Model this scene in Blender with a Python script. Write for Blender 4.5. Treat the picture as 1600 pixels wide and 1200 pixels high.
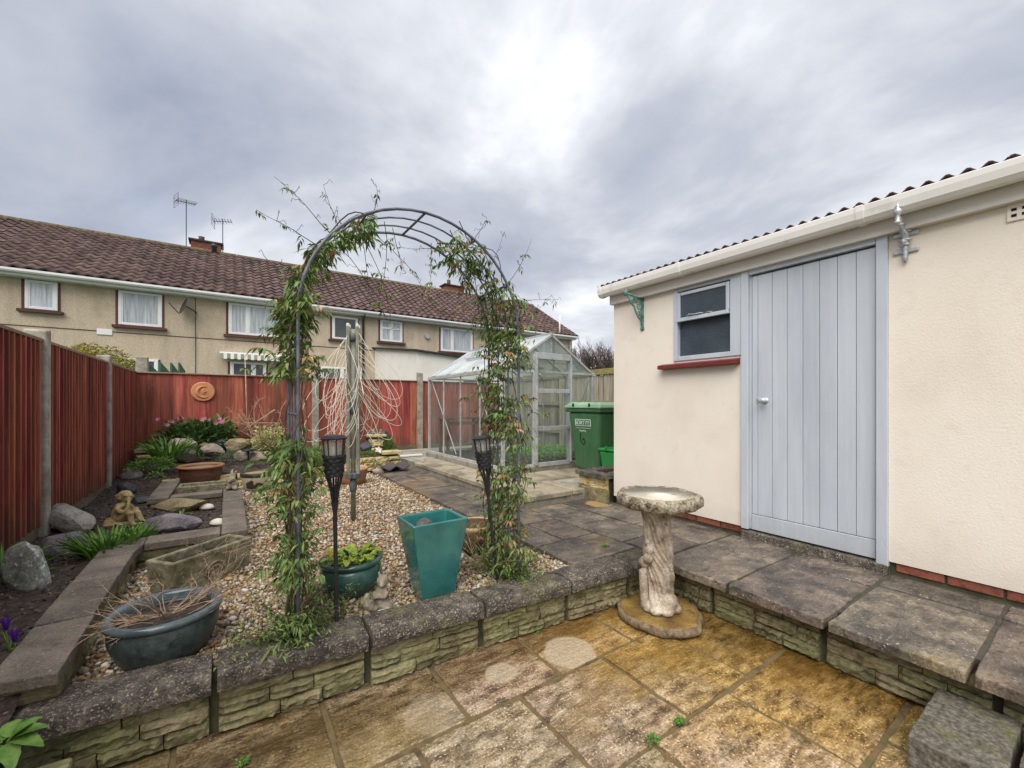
import bpy, bmesh, math, random
import numpy as np
from mathutils import Vector, Matrix, noise
for o in list(bpy.data.objects): bpy.data.objects.remove(o)
scene = bpy.context.scene
col = scene.collection
R = math.radians
random.seed(7)
# ------------------------------------------------------------------ camera
F, CX, HY, H = 650., 800., 630., 1.30          # focal length / principal point in photo pixels, eye height
YAW = math.atan2(443, 650)
cam = bpy.data.cameras.new('Camera'); camo = bpy.data.objects.new('Camera', cam); col.objects.link(camo)
camo.location = (0, 0, H); camo.rotation_euler = (R(90), 0, -YAW)
cam.sensor_fit = 'HORIZONTAL'; cam.sensor_width = 36; cam.lens = F/1600*36; cam.shift_y = (HY-600)/1600
cam.clip_start = .02; cam.clip_end = 500
scene.camera = camo
# ------------------------------------------------------------------ sky
SUN_EL, SUN_AZ = R(54), R(228)                 # azimuth clockwise from +Y
w = bpy.data.worlds.new('World'); scene.world = w; w.use_nodes = True
nt = w.node_tree; nt.nodes.clear()
def N(t, **k):
    n = nt.nodes.new(t)
    for a, b in k.items(): setattr(n, a, b)
    return n
L = nt.links.new
tc = N('ShaderNodeTexCoord'); sep = N('ShaderNodeSeparateXYZ'); L(tc.outputs['Generated'], sep.inputs[0])
mx = N('ShaderNodeMath', operation='MAXIMUM'); L(sep.outputs['Z'], mx.inputs[0]); mx.inputs[1].default_value = 0
ad = N('ShaderNodeMath', operation='ADD'); L(mx.outputs[0], ad.inputs[0]); ad.inputs[1].default_value = .22
dv = N('ShaderNodeVectorMath', operation='DIVIDE'); L(tc.outputs['Generated'], dv.inputs[0])
cmb = N('ShaderNodeCombineXYZ')
for i in range(3): L(ad.outputs[0], cmb.inputs[i])
L(cmb.outputs[0], dv.inputs[1])
vr = N('ShaderNodeVectorRotate', rotation_type='Z_AXIS'); L(dv.outputs[0], vr.inputs['Vector']); vr.inputs['Angle'].default_value = R(-15.5)
mp = N('ShaderNodeMapping'); L(vr.outputs[0], mp.inputs[0]); mp.inputs['Rotation'].default_value = (0, 0, R(25)); mp.inputs['Scale'].default_value = (1.0, .8, 1); mp.inputs['Location'].default_value = (11.2, .6, 0)
n1 = N('ShaderNodeTexNoise'); L(mp.outputs[0], n1.inputs['Vector']); n1.inputs['Scale'].default_value = 1.15; n1.inputs['Detail'].default_value = 10; n1.inputs['Roughness'].default_value = .56; n1.inputs['Distortion'].default_value = .25
cr = N('ShaderNodeValToRGB'); L(n1.outputs['Fac'], cr.inputs[0])
e = cr.color_ramp.elements
e[0].position = .24; e[0].color = (.115, .13, .17, 1)
e[1].position = .70; e[1].color = (.43, .437, .45, 1)
x = e.new(.44); x.color = (.188, .20, .228, 1)
x = e.new(.56); x.color = (.272, .281, .302, 1)
sky = N('ShaderNodeTexSky', sky_type='NISHITA'); sky.sun_disc = False; sky.sun_elevation = SUN_EL; sky.sun_rotation = SUN_AZ
n2 = N('ShaderNodeTexNoise'); L(mp.outputs[0], n2.inputs['Vector']); n2.inputs['Scale'].default_value = .8; n2.inputs['Detail'].default_value = 4
cr2 = N('ShaderNodeValToRGB'); L(n2.outputs['Fac'], cr2.inputs[0])
cr2.color_ramp.elements[0].position = .64; cr2.color_ramp.elements[0].color = (0, 0, 0, 1)
cr2.color_ramp.elements[1].position = .80; cr2.color_ramp.elements[1].color = (.5, .5, .5, 1)
b1 = N('ShaderNodeBackground'); L(cr.outputs[0], b1.inputs[0]); b1.inputs[1].default_value = .93
b2 = N('ShaderNodeBackground'); L(sky.outputs[0], b2.inputs[0]); b2.inputs[1].default_value = .07
ms = N('ShaderNodeMixShader'); L(cr2.outputs[0], ms.inputs[0]); L(b1.outputs[0], ms.inputs[1]); L(b2.outputs[0], ms.inputs[2])
wo = N('ShaderNodeOutputWorld'); L(ms.outputs[0], wo.inputs[0])
# ------------------------------------------------------------------ sun behind thin cloud
sl = bpy.data.lights.new('Sun', 'SUN'); sl.energy = 1.4; sl.angle = R(58); sl.color = (1, .955, .89)
so = bpy.data.objects.new('Sun', sl); col.objects.link(so)
sd = Vector((math.sin(SUN_AZ)*math.cos(SUN_EL), math.cos(SUN_AZ)*math.cos(SUN_EL), math.sin(SUN_EL)))
so.rotation_euler = sd.to_track_quat('Z', 'Y').to_euler(); so.location = (-3, -3, 9)
vs = scene.view_settings; vs.view_transform = 'Standard'; vs.look = 'None'; vs.gamma = 1; vs.exposure = 1.72; vs.use_curve_mapping = False

# ------------------------------------------------------------------ photo pixel -> place (on a known level or wall)
_fx, _fy, _rx, _ry = math.sin(YAW), math.cos(YAW), math.cos(YAW), -math.sin(YAW)
def ray(px):
    a = (px-CX)/F
    return _fx+_rx*a, _fy+_ry*a
def G(px, py, z):
    t = (H-z)*F/(py-HY); d = ray(px); return Vector((d[0]*t, d[1]*t, z))
def onX(px, py, X):
    d = ray(px); t = X/d[0]; return Vector((X, d[1]*t, H+(HY-py)/F*t))
def onY(px, py, Y):
    d = ray(px); t = Y/d[1]; return Vector((d[0]*t, Y, H+(HY-py)/F*t))

# ------------------------------------------------------------------ materials
MATS = {}
def C3(c): return (c[0], c[1], c[2], 1)
def mat(name, cols, scale=5, rough=.75, bump=.25, bscale=60, rnd=.12, hue=0, spec=.3, moss=None, speck=None, stretch=(1, 1, 1),
        rrange=.15, island=False, metal=0, detail=7, lo=.32, hi=.68, coat=0, transl=0, local=False, bdist=.01):
    m = bpy.data.materials.new(name); m.use_nodes = True; MATS[name] = m
    t = m.node_tree; nd = t.nodes; lk = t.links.new
    p = nd['Principled BSDF']
    geo = nd.new('ShaderNodeNewGeometry')
    mp = nd.new('ShaderNodeMapping'); mp.inputs['Scale'].default_value = stretch
    if local:
        tcn = nd.new('ShaderNodeTexCoord'); lk(tcn.outputs['Object'], mp.inputs[0])
    else: lk(geo.outputs['Position'], mp.inputs[0])
    oi = nd.new('ShaderNodeObjectInfo')
    rndout = geo.outputs['Random Per Island'] if island else oi.outputs['Random']
    n = nd.new('ShaderNodeTexNoise'); n.inputs['Scale'].default_value = scale; n.inputs['Detail'].default_value = detail; n.inputs['Roughness'].default_value = .62
    lk(mp.outputs[0], n.inputs['Vector'])
    ramp = nd.new('ShaderNodeValToRGB'); el = ramp.color_ramp.elements
    k = len(cols)
    el[0].position = lo; el[0].color = C3(cols[0])
    el[1].position = hi; el[1].color = C3(cols[-1])
    for i in range(1, k-1):
        q = el.new(lo+(hi-lo)*i/(k-1)); q.color = C3(cols[i])
    if island == 'pick':                      # each stone takes one colour of the list
        ramp.color_ramp.interpolation = 'CONSTANT'
        for i, q in enumerate(sorted(el, key=lambda q: q.position)): pass
        while len(el) > 1: el.remove(el[-1])
        el[0].position = 0; el[0].color = C3(cols[0])
        for i in range(1, k): q = el.new(i/k); q.color = C3(cols[i])
        lk(geo.outputs['Random Per Island'], ramp.inputs[0])
    else: lk(n.outputs['Fac'], ramp.inputs[0])
    out = ramp.outputs[0]
    def mixc(fac, a, c, blend='MIX'):
        x = nd.new('ShaderNodeMix'); x.data_type = 'RGBA'; x.blend_type = blend
        if isinstance(fac, float): x.inputs[0].default_value = fac
        else: lk(fac, x.inputs[0])
        lk(a, x.inputs[6])
        if isinstance(c, tuple): x.inputs[7].default_value = C3(c)
        else: lk(c, x.inputs[7])
        return x.outputs[2]
    for sp in (speck if isinstance(speck, list) else [speck] if speck else []):
        c, sc, th, amt = sp
        v = nd.new('ShaderNodeTexNoise'); v.inputs['Scale'].default_value = sc; v.inputs['Detail'].default_value = 3
        lk(mp.outputs[0] if sc < 4 else geo.outputs['Position'], v.inputs['Vector'])
        mr = nd.new('ShaderNodeMapRange'); mr.inputs[1].default_value = th; mr.inputs[2].default_value = th+.06; mr.inputs[4].default_value = amt
        lk(v.outputs['Fac'], mr.inputs[0]); out = mixc(mr.outputs[0], out, c)
    if moss:
        c, sc, th, amt = moss
        v = nd.new('ShaderNodeTexNoise'); v.inputs['Scale'].default_value = sc; v.inputs['Detail'].default_value = 8; v.inputs['Roughness'].default_value = .7
        lk(geo.outputs['Position'], v.inputs['Vector'])
        mr = nd.new('ShaderNodeMapRange'); mr.inputs[1].default_value = th; mr.inputs[2].default_value = th+.18; mr.inputs[4].default_value = amt
        lk(v.outputs['Fac'], mr.inputs[0]); out = mixc(mr.outputs[0], out, c)
    if rnd or hue:
        hs = nd.new('ShaderNodeHueSaturation')
        mr = nd.new('ShaderNodeMapRange'); mr.inputs[3].default_value = 1-rnd; mr.inputs[4].default_value = 1+rnd
        lk(rndout, mr.inputs[0]); lk(mr.outputs[0], hs.inputs['Value'])
        if hue:
            mh = nd.new('ShaderNodeMath'); mh.operation = 'MULTIPLY_ADD'; lk(rndout, mh.inputs[0]); mh.inputs[1].default_value = 7.31; mh.inputs[2].default_value = .2
            fr = nd.new('ShaderNodeMath'); fr.operation = 'FRACT'; lk(mh.outputs[0], fr.inputs[0])
            mr2 = nd.new('ShaderNodeMapRange'); mr2.inputs[3].default_value = .5-hue; mr2.inputs[4].default_value = .5+hue
            lk(fr.outputs[0], mr2.inputs[0]); lk(mr2.outputs[0], hs.inputs['Hue'])
        lk(out, hs.inputs['Color']); out = hs.outputs[0]
    lk(out, p.inputs['Base Color'])
    p.inputs['Metallic'].default_value = metal; p.inputs['Specular IOR Level'].default_value = spec
    if rrange:
        rr = nd.new('ShaderNodeMapRange'); rr.inputs[1].default_value = .3; rr.inputs[2].default_value = .7
        rr.inputs[3].default_value = max(.03, rough-rrange); rr.inputs[4].default_value = min(1, rough+rrange); lk(n.outputs['Fac'], rr.inputs[0]); lk(rr.outputs[0], p.inputs['Roughness'])
    else: p.inputs['Roughness'].default_value = rough
    if coat: p.inputs['Coat Weight'].default_value = coat; p.inputs['Coat Roughness'].default_value = .06
    if bump:
        bn = nd.new('ShaderNodeTexNoise'); bn.inputs['Scale'].default_value = bscale; bn.inputs['Detail'].default_value = 5; bn.inputs['Roughness'].default_value = .65
        lk(mp.outputs[0], bn.inputs['Vector'])
        b = nd.new('ShaderNodeBump'); b.inputs['Strength'].default_value = bump; b.inputs['Distance'].default_value = bdist
        lk(bn.outputs['Fac'], b.inputs['Height']); lk(b.outputs[0], p.inputs['Normal'])
    if transl:
        tr = nd.new('ShaderNodeBsdfTranslucent'); lk(out, tr.inputs[0])
        mxs = nd.new('ShaderNodeMixShader'); mxs.inputs[0].default_value = transl
        lk(p.outputs[0], mxs.inputs[1]); lk(tr.outputs[0], mxs.inputs[2]); lk(mxs.outputs[0], nd['Material Output'].inputs[0])
    m['_out'] = 0
    return m
def glass(name, col3, alpha=.85, rough=.05, dirt=.3):
    m = bpy.data.materials.new(name); m.use_nodes = True; MATS[name] = m; t = m.node_tree; nd = t.nodes; p = nd['Principled BSDF']
    tr = nd.new('ShaderNodeBsdfTransparent'); tr.inputs[0].default_value = (.93, .96, .95, 1)
    p.inputs['Base Color'].default_value = C3(col3); p.inputs['Roughness'].default_value = rough
    n = nd.new('ShaderNodeTexNoise'); n.inputs['Scale'].default_value = 2.2; n.inputs['Detail'].default_value = 9
    g = nd.new('ShaderNodeNewGeometry'); t.links.new(g.outputs['Position'], n.inputs[0])
    mr = nd.new('ShaderNodeMapRange'); mr.inputs[1].default_value = .35; mr.inputs[2].default_value = .75; mr.inputs[3].default_value = 1-alpha; mr.inputs[4].default_value = 1-alpha+dirt
    t.links.new(n.outputs[0], mr.inputs[0])
    x = nd.new('ShaderNodeMixShader'); t.links.new(mr.outputs[0], x.inputs[0]); t.links.new(tr.outputs[0], x.inputs[1]); t.links.new(p.outputs[0], x.inputs[2])
    t.links.new(x.outputs[0], nd['Material Output'].inputs[0]); return m

def add_grain(mname, scale, stretch=(1, 1, 1), lo=.55, hi=1.25, detail=4, bump=0):
    """fine grain: a second, finer noise multiplied into the colour"""
    m = MATS[mname]; t = m.node_tree; nd = t.nodes; lk = t.links.new; p = nd['Principled BSDF']
    src = p.inputs['Base Color'].links[0].from_socket; geo = nd.new('ShaderNodeNewGeometry')
    mp = nd.new('ShaderNodeMapping'); mp.inputs['Scale'].default_value = stretch; lk(geo.outputs['Position'], mp.inputs[0])
    nn = nd.new('ShaderNodeTexNoise'); nn.inputs['Scale'].default_value = scale; nn.inputs['Detail'].default_value = detail; nn.inputs['Roughness'].default_value = .7; lk(mp.outputs[0], nn.inputs[0])
    mr = nd.new('ShaderNodeMapRange'); mr.inputs[1].default_value = .32; mr.inputs[2].default_value = .68; mr.inputs[3].default_value = lo; mr.inputs[4].default_value = hi; lk(nn.outputs[0], mr.inputs[0])
    x_ = nd.new('ShaderNodeMix'); x_.data_type = 'RGBA'; x_.blend_type = 'MULTIPLY'; x_.inputs[0].default_value = 1; lk(src, x_.inputs[6]); lk(mr.outputs[0], x_.inputs[7]); lk(x_.outputs[2], p.inputs['Base Color'])
    if bump:
        b = nd.new('ShaderNodeBump'); b.inputs['Strength'].default_value = bump; b.inputs['Distance'].default_value = .006; lk(nn.outputs[0], b.inputs['Height'])
        if p.inputs['Normal'].links: lk(p.inputs['Normal'].links[0].from_socket, b.inputs['Normal'])
        lk(b.outputs[0], p.inputs['Normal'])

# ------------------------------------------------------------------ mesh helpers
ORG = {}
def rot2(x, y, a): c, s = math.cos(a), math.sin(a); return x*c-y*s, x*s+y*c
def mkprops(o, label=None, cat=None, group=None, kind=None):
    if label: o['label'] = label
    if cat: o['category'] = cat
    if group: o['group'] = group
    if kind: o['kind'] = kind
    return o
def thing(name, label, cat, loc, group=None):
    o = bpy.data.objects.new(name, None); col.objects.link(o); o.location = loc; o.empty_display_size = .1
    ORG[o.name] = Vector(loc); return mkprops(o, label, cat, group)
class MB:
    def __init__(s): s.v = []; s.f = []
    def add(s, vs, fs):
        b = len(s.v); s.v += [tuple(v) for v in vs]; s.f += [tuple(i+b for i in f) for f in fs]; return s
    def box(s, c, d, rz=0, m=None):
        hx, hy, hz = d[0]/2, d[1]/2, d[2]/2; vs = []
        for z in (-hz, hz):
            for (x, y) in ((-hx, -hy), (hx, -hy), (hx, hy), (-hx, hy)):
                if m is not None: q = m @ Vector((x, y, z)); vs.append((c[0]+q.x, c[1]+q.y, c[2]+q.z))
                else:
                    a, b = rot2(x, y, rz); vs.append((c[0]+a, c[1]+b, c[2]+z))
        return s.add(vs, [(3, 2, 1, 0), (4, 5, 6, 7), (0, 1, 5, 4), (1, 2, 6, 5), (2, 3, 7, 6), (3, 0, 4, 7)])
    def bx(s, x0, x1, y0, y1, z0, z1): return s.box(((x0+x1)/2, (y0+y1)/2, (z0+z1)/2), (x1-x0, y1-y0, z1-z0))
    def hexa(s, a, b):
        return s.add(list(a)+list(b), [(3, 2, 1, 0), (4, 5, 6, 7), (0, 1, 5, 4), (1, 2, 6, 5), (2, 3, 7, 6), (3, 0, 4, 7)])
    def prism(s, poly, z0, z1):
        n = len(poly); vs = [(p[0], p[1], z0) for p in poly]+[(p[0], p[1], z1) for p in poly]
        return s.add(vs, [tuple(range(n-1, -1, -1)), tuple(range(n, 2*n))]+[(i, (i+1) % n, (i+1) % n+n, i+n) for i in range(n)])
    def bar(s, a, b, w, d, up=(0, 0, 1)):
        a = Vector(a); b = Vector(b); z = (b-a).normalized(); u = Vector(up)
        if abs(z.dot(u)) > .97: u = Vector((1, 0, 0))
        x = u.cross(z).normalized(); y = z.cross(x)
        q = [x*w/2*i+y*d/2*j for i, j in ((-1, -1), (1, -1), (1, 1), (-1, 1))]
        return s.hexa([a+k for k in q], [b+k for k in q])
    def tube(s, pts, r, n=6, cap=True):
        pts = [Vector(p) for p in pts]; m = len(pts); rs = r if isinstance(r, (list, tuple)) else [r]*m
        vs = []; prev = None
        for i, p in enumerate(pts):
            d = (pts[min(i+1, m-1)]-pts[max(i-1, 0)])
            if d.length < 1e-9: d = Vector((0, 0, 1))
            d.normalize()
            if prev is None:
                u = Vector((0, 0, 1)) if abs(d.z) < .9 else Vector((1, 0, 0)); prev = u.cross(d).normalized()
            x = prev-d*prev.dot(d)
            x = x.normalized() if x.length > 1e-6 else d.orthogonal().normalized()
            prev = x; y = d.cross(x)
            for k in range(n):
                a = 2*math.pi*k/n; vs.append(p+(x*math.cos(a)+y*math.sin(a))*rs[i])
        fs = [(i*n+k, i*n+(k+1) % n, (i+1)*n+(k+1) % n, (i+1)*n+k) for i in range(m-1) for k in range(n)]
        if cap: fs += [tuple(range(n-1, -1, -1)), tuple((m-1)*n+k for k in range(n))]
        return s.add(vs, fs)
    def lathe(s, c, prof, n=28, fn=None, sx=1, sy=1, rz=0, close=True):
        vs = []; m = len(prof)
        for j, (r, z) in enumerate(prof):
            for k in range(n):
                a = 2*math.pi*k/n; rr = r*(fn(a, z, j) if fn else 1)
                x, y = rot2(rr*math.cos(a)*sx, rr*math.sin(a)*sy, rz); vs.append((c[0]+x, c[1]+y, c[2]+z))
        fs = [(j*n+k, j*n+(k+1) % n, (j+1)*n+(k+1) % n, (j+1)*n+k) for j in range(m-1) for k in range(n)]
        if close: fs += [tuple(range(n-1, -1, -1)), tuple((m-1)*n+k for k in range(n))]
        return s.add(vs, fs)
    def ell(s, c, r, n=10, m=None):
        vs = []; fs = []; h = max(4, n//2+1)
        for j in range(1, h):
            ph = math.pi*j/h
            for k in range(n):
                a = 2*math.pi*k/n; v = Vector((r[0]*math.sin(ph)*math.cos(a), r[1]*math.sin(ph)*math.sin(a), r[2]*math.cos(ph)))
                if m is not None: v = m @ v
                vs.append(Vector(c)+v)
        for k, z in ((0, 1), (1, -1)):
            v = Vector((0, 0, r[2]*z)); v = m @ v if m is not None else v; vs.append(Vector(c)+v)
        t = len(vs)-2; b = t+1
        for j in range(h-2):
            for k in range(n): fs.append((j*n+k, (j+1)*n+k, (j+1)*n+(k+1) % n, j*n+(k+1) % n))
        for k in range(n):
            fs.append((t, k, (k+1) % n)); fs.append((b, (h-2)*n+(k+1) % n, (h-2)*n+k))
        return s.add(vs, fs)
    def leaf(s, p, d, nrm, Ln, W, droop=.3, fold=.25):
        p = Vector(p); d = Vector(d).normalized(); nrm = Vector(nrm); sd = d.cross(nrm)
        if sd.length < 1e-4: sd = d.orthogonal()
        sd.normalize(); up = sd.cross(d).normalized()
        dn = Vector((0, 0, -1))
        m1 = p+d*Ln*.42+dn*droop*Ln*.15; tip = p+d*Ln*.95+dn*droop*Ln*.6
        a = m1+sd*W/2+up*W*fold; b = m1-sd*W/2+up*W*fold
        return s.add([p, a, m1, b, tip], [(0, 2, 1), (0, 3, 2), (1, 2, 4), (2, 3, 4)])
    def strap(s, p, d, Ln, W, bend=1.0, n=4, tip=.1):
        p = Vector(p); h = Vector((d[0], d[1], 0)); hl = h.length or 1e-6; h = h/hl
        el = math.atan2(d[2], hl); sd = Vector((-h.y, h.x, 0)); vs = []; q = p.copy()
        for i in range(n+1):
            t = i/n; wv = W*(1-t**2.2)*(1-(1-t)**4*.5)+W*tip*0
            if i == n: wv = W*.06
            up = Vector((0, 0, 1))*math.cos(el)-h*math.sin(el)
            vs += [q+sd*wv/2+up*W*.18, q-up*W*.0, q-sd*wv/2+up*W*.18]
            q = q+(h*math.cos(el)+Vector((0, 0, 1))*math.sin(el))*Ln/n; el -= bend/n
        fs = []
        for i in range(n):
            for k in (0, 1): fs.append((i*3+k, i*3+k+1, i*3+k+4, i*3+k+3))
        return s.add(vs, fs)
    def mesh(s, name, mats, smooth=False, org=(0, 0, 0)):
        me = bpy.data.meshes.new(name); o = Vector(org)
        me.from_pydata([(a-o.x, b-o.y, c-o.z) for a, b, c in s.v] if o.length else s.v, [], s.f); me.update()
        for mm in (mats if isinstance(mats, (list, tuple)) else [mats]): me.materials.append(MATS[mm])
        if smooth: me.polygons.foreach_set('use_smooth', [True]*len(me.polygons))
        return me
    def build(s, name, mats, parent=None, smooth=False, bevel=0, kind=None, seg=2, angle=40, label=None, cat=None, group=None, org=None, autos=None):
        if parent is not None: og = ORG[parent.name]
        elif org is not None: og = Vector(org)
        else: og = Vector((0, 0, 0))
        o = bpy.data.objects.new(name, s.mesh(name, mats, smooth, og)); col.objects.link(o)
        if parent is not None: o.parent = parent
        else: o.location = og
        ORG[o.name] = og
        if bevel:
            b = o.modifiers.new('Bevel', 'BEVEL'); b.width = bevel; b.segments = seg; b.limit_method = 'ANGLE'; b.angle_limit = R(angle)
        return mkprops(o, label, cat, group, kind)
def inst(name, me, loc, parent, rot=(0, 0, 0), scale=(1, 1, 1), bevel=0):
    o = bpy.data.objects.new(name, me); col.objects.link(o); o.parent = parent
    o.location = Vector(loc)-ORG[parent.name]; o.rotation_euler = rot; o.scale = scale; ORG[o.name] = Vector(loc)
    if bevel:
        b = o.modifiers.new('Bevel', 'BEVEL'); b.width = bevel; b.segments = 2; b.limit_method = 'ANGLE'
    return o
def U(a, b): return random.uniform(a, b)
def nz(p, s=1, k=0): return noise.noise(Vector((p[0]*s+k*17.3, p[1]*s+k*9.1, p[2]*s-k*5.7)))
def rot3(ax, ay, az): return Matrix.Rotation(az, 3, 'Z') @ Matrix.Rotation(ay, 3, 'Y') @ Matrix.Rotation(ax, 3, 'X')
def stonemesh(name, mt, seed, nx=5, nz_=3, rough=.10, lo=.955):
    """unit walling stone, face towards -Y: x -.5..+.5, z -.5..+.5, y -.5 (face) .. +.5"""
    rs = random.Random(seed); m = MB(); vs = []; strata = [rs.uniform(-.12, .16) for _ in range(nz_+1)]
    for j in range(nz_+1):
        for i in range(nx+1):
            x, z = i/nx-.5, j/nz_-.5; ed = (i in (0, nx))+(j in (0, nz_))
            if not ed: x += rs.uniform(-.03, .03); z += rs.uniform(-.05, .05)
            y = -.5+rs.uniform(-rough, rough)*(.4 if j % 2 else 1)+strata[j] if not ed else -.5+.06+.14*rs.random()+(.08 if ed > 1 else 0)
            if ed: x *= rs.uniform(.985, 1.0); z *= rs.uniform(lo, 1.0)
            vs.append((x, y, z))
    fs = [(j*(nx+1)+i, j*(nx+1)+i+1, (j+1)*(nx+1)+i+1, (j+1)*(nx+1)+i) for j in range(nz_) for i in range(nx)]
    b = len(vs); ring = [i for i in range(nx+1)]+[(j)*(nx+1)+nx for j in range(1, nz_+1)]+[nz_*(nx+1)+i for i in range(nx-1, -1, -1)]+[j*(nx+1) for j in range(nz_-1, 0, -1)]
    for i in ring: vs.append((vs[i][0], .5, vs[i][2]))
    k = len(ring)
    fs += [(ring[(i+1) % k], ring[i], b+i, b+(i+1) % k) for i in range(k)]
    m.add(vs, fs); return m.mesh(name, mt, False)
def slabmesh(m, x0, x1, y0, y1, z0, z1, seed=0, nx=4, ny=4, amp=.003, chip=.006, tl=.004):
    """riven slab: wavy top, uneven edges"""
    rs = random.Random(seed); vs = []
    tx, ty = rs.uniform(-tl, tl), rs.uniform(-tl, tl)
    for j in range(ny+1):
        for i in range(nx+1):
            x = x0+(x1-x0)*i/nx; y = y0+(y1-y0)*j/ny; ed = i in (0, nx) or j in (0, ny)
            if i == 0: x += rs.uniform(0, chip)
            if i == nx: x -= rs.uniform(0, chip)
            if j == 0: y += rs.uniform(0, chip)
            if j == ny: y -= rs.uniform(0, chip)
            z = z1+nz((x, y, seed), 7)*amp+tx*(i/nx-.5)+ty*(j/ny-.5)-(.004 if ed else 0)
            vs.append((x, y, z))
    fs = [(j*(nx+1)+i, j*(nx+1)+i+1, (j+1)*(nx+1)+i+1, (j+1)*(nx+1)+i) for j in range(ny) for i in range(nx)]
    ring = [i for i in range(nx+1)]+[j*(nx+1)+nx for j in range(1, ny+1)]+[ny*(nx+1)+i for i in range(nx-1, -1, -1)]+[j*(nx+1) for j in range(ny-1, 0, -1)]
    b = len(vs); k = len(ring)
    for i in ring: vs.append((vs[i][0], vs[i][1], z0))
    fs += [(ring[(i+1) % k], ring[i], b+i, b+(i+1) % k) for i in range(k)]
    return m.add(vs, fs)
_ico = {}
def ico(sub):
    if sub not in _ico:
        bm = bmesh.new(); bmesh.ops.create_icosphere(bm, subdivisions=sub, radius=1)
        _ico[sub] = ([v.co.copy() for v in bm.verts], [tuple(v.index for v in f.verts) for f in bm.faces]); bm.free()
    return _ico[sub]
def rockmesh(m, c, size, seed, rz=0, sub=3, cuts=7, rough=.16, tilt=(0, 0)):
    rs = random.Random(seed); V, Fc = ico(sub); pl = []
    for _ in range(cuts):
        d = Vector((rs.gauss(0, 1), rs.gauss(0, 1), rs.gauss(0, .8))).normalized(); pl.append((d, rs.uniform(.55, .85)))
    M3 = rot3(tilt[0], tilt[1], rz); vs = []
    for v in V:
        q = v*(1+rough*nz(v, 1.6, seed)+rough*.5*nz(v, 4, seed))
        for d, k in pl:
            a = q.dot(d)
            if a > k: q = q-d*(a-k)*.9
        q = q+v*rough*.22*nz(v, 9, seed)
        q = M3 @ Vector((q.x*size[0], q.y*size[1], q.z*size[2])); vs.append(Vector(c)+q)
    return m.add(vs, Fc)
def blob(name, mt, parts, vox=.008, parent=None, org=(0, 0, 0), noise_amp=0, sub=False, **k):
    """one continuous body out of overlapping ellipsoids / tubes"""
    m = MB()
    for p in parts:
        if p[0] == 'e': m.ell(p[1], p[2], 14, p[3] if len(p) > 3 else None)
        elif p[0] == 't': m.tube(p[1], p[2], 10)
        elif p[0] == 'b': m.box(p[1], p[2], p[3] if len(p) > 3 else 0)
    o = m.build(name, mt, parent, smooth=True, org=org, **k)
    r = o.modifiers.new('Remesh', 'REMESH'); r.mode = 'VOXEL'; r.voxel_size = vox; r.use_smooth_shade = True
    s = o.modifiers.new('Smooth', 'SMOOTH'); s.factor = .5; s.iterations = 3
    if noise_amp:
        tx = bpy.data.textures.new(name, 'CLOUDS'); tx.noise_scale = .02
        d = o.modifiers.new('Displace', 'DISPLACE'); d.texture = tx; d.strength = noise_amp; d.texture_coords = 'GLOBAL'
    return o
# ================================================================== materials used by the setting
mat('patio_stone', [(.085, .057, .033), (.25, .175, .10), (.41, .31, .20), (.54, .44, .32)], scale=16, rough=.45, bump=.8, bscale=34, rnd=.1, hue=.012, stretch=(.6, 1.35, 1), rrange=.2, spec=.45, bdist=.014,
    speck=[((.055, .045, .036), 75, .585, .8), ((.56, .48, .38), 110, .60, .75), ((.06, .046, .03), 2.6, .54, .4), ((.06, .048, .03), 9, .58, .45), ((.30, .20, .06), 1.3, .50, .45)], lo=.33, hi=.68)
mat('patio_joint', [(.06, .043, .022), (.15, .108, .05), (.09, .075, .03)], scale=9, rough=.8, bump=.3, bscale=50)
mat('path_stone', [(.045, .038, .033), (.09, .075, .062), (.145, .118, .092), (.215, .175, .125)], scale=5, rough=.5, bump=.75, bscale=24, bdist=.014, rnd=.2, hue=.012, rrange=.18, spec=.4,
    speck=[((.42, .38, .33), 85, .64, .8), ((.025, .022, .02), 48, .60, .6), ((.24, .165, .07), 1.5, .55, .5), ((.03, .027, .025), 6, .57, .45)])
mat('terrace_stone', [(.20, .165, .12), (.33, .28, .20), (.40, .335, .25)], scale=3, rough=.65, bump=.35, bscale=30, rnd=.1, speck=((.10, .085, .06), 4, .55, .5))
mat('coping_stone', [(.035, .029, .025), (.085, .071, .06), (.19, .162, .132)], scale=14, rough=.75, bump=1, bscale=60, bdist=.015, rnd=.15, hue=.01,
    speck=[((.40, .35, .29), 130, .585, .75), ((.36, .33, .19), 40, .62, .6), ((.02, .018, .016), 60, .60, .6)], moss=((.16, .16, .05), 6, .52, .6))
mat('edge_stone', [(.085, .07, .058), (.15, .125, .10), (.21, .175, .14)], scale=5, rough=.8, bump=.5, bscale=60, rnd=.12, speck=[((.40, .37, .32), 60, .66, .8), ((.04, .035, .03), 30, .64, .5)])
mat('wall_stone', [(.085, .075, .033), (.21, .185, .095), (.33, .295, .18)], scale=8, rough=.8, bump=.8, bscale=35, rnd=.22, hue=.02, speck=((.05, .05, .02), 18, .60, .55), moss=((.13, .15, .03), 4, .50, .65))
mat('wall_mortar', [(.035, .033, .02), (.085, .078, .045)], scale=14, rough=.9, bump=.4, bscale=60, moss=((.06, .075, .02), 6, .5, .7))
mat('gravel_bed', [(.16, .12, .07), (.36, .28, .17)], scale=70, rough=.9, bump=.6, bscale=90)
mat('gravel_stone', [(.47, .385, .26), (.38, .27, .145), (.55, .49, .39), (.28, .17, .075), (.41, .32, .21), (.16, .135, .115), (.60, .55, .47), (.34, .21, .09), (.45, .36, .24), (.24, .20, .165), (.20, .10, .05)], scale=30, rough=.55, bump=.2, bscale=120, rnd=.16, island='pick', spec=.4)
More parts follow.
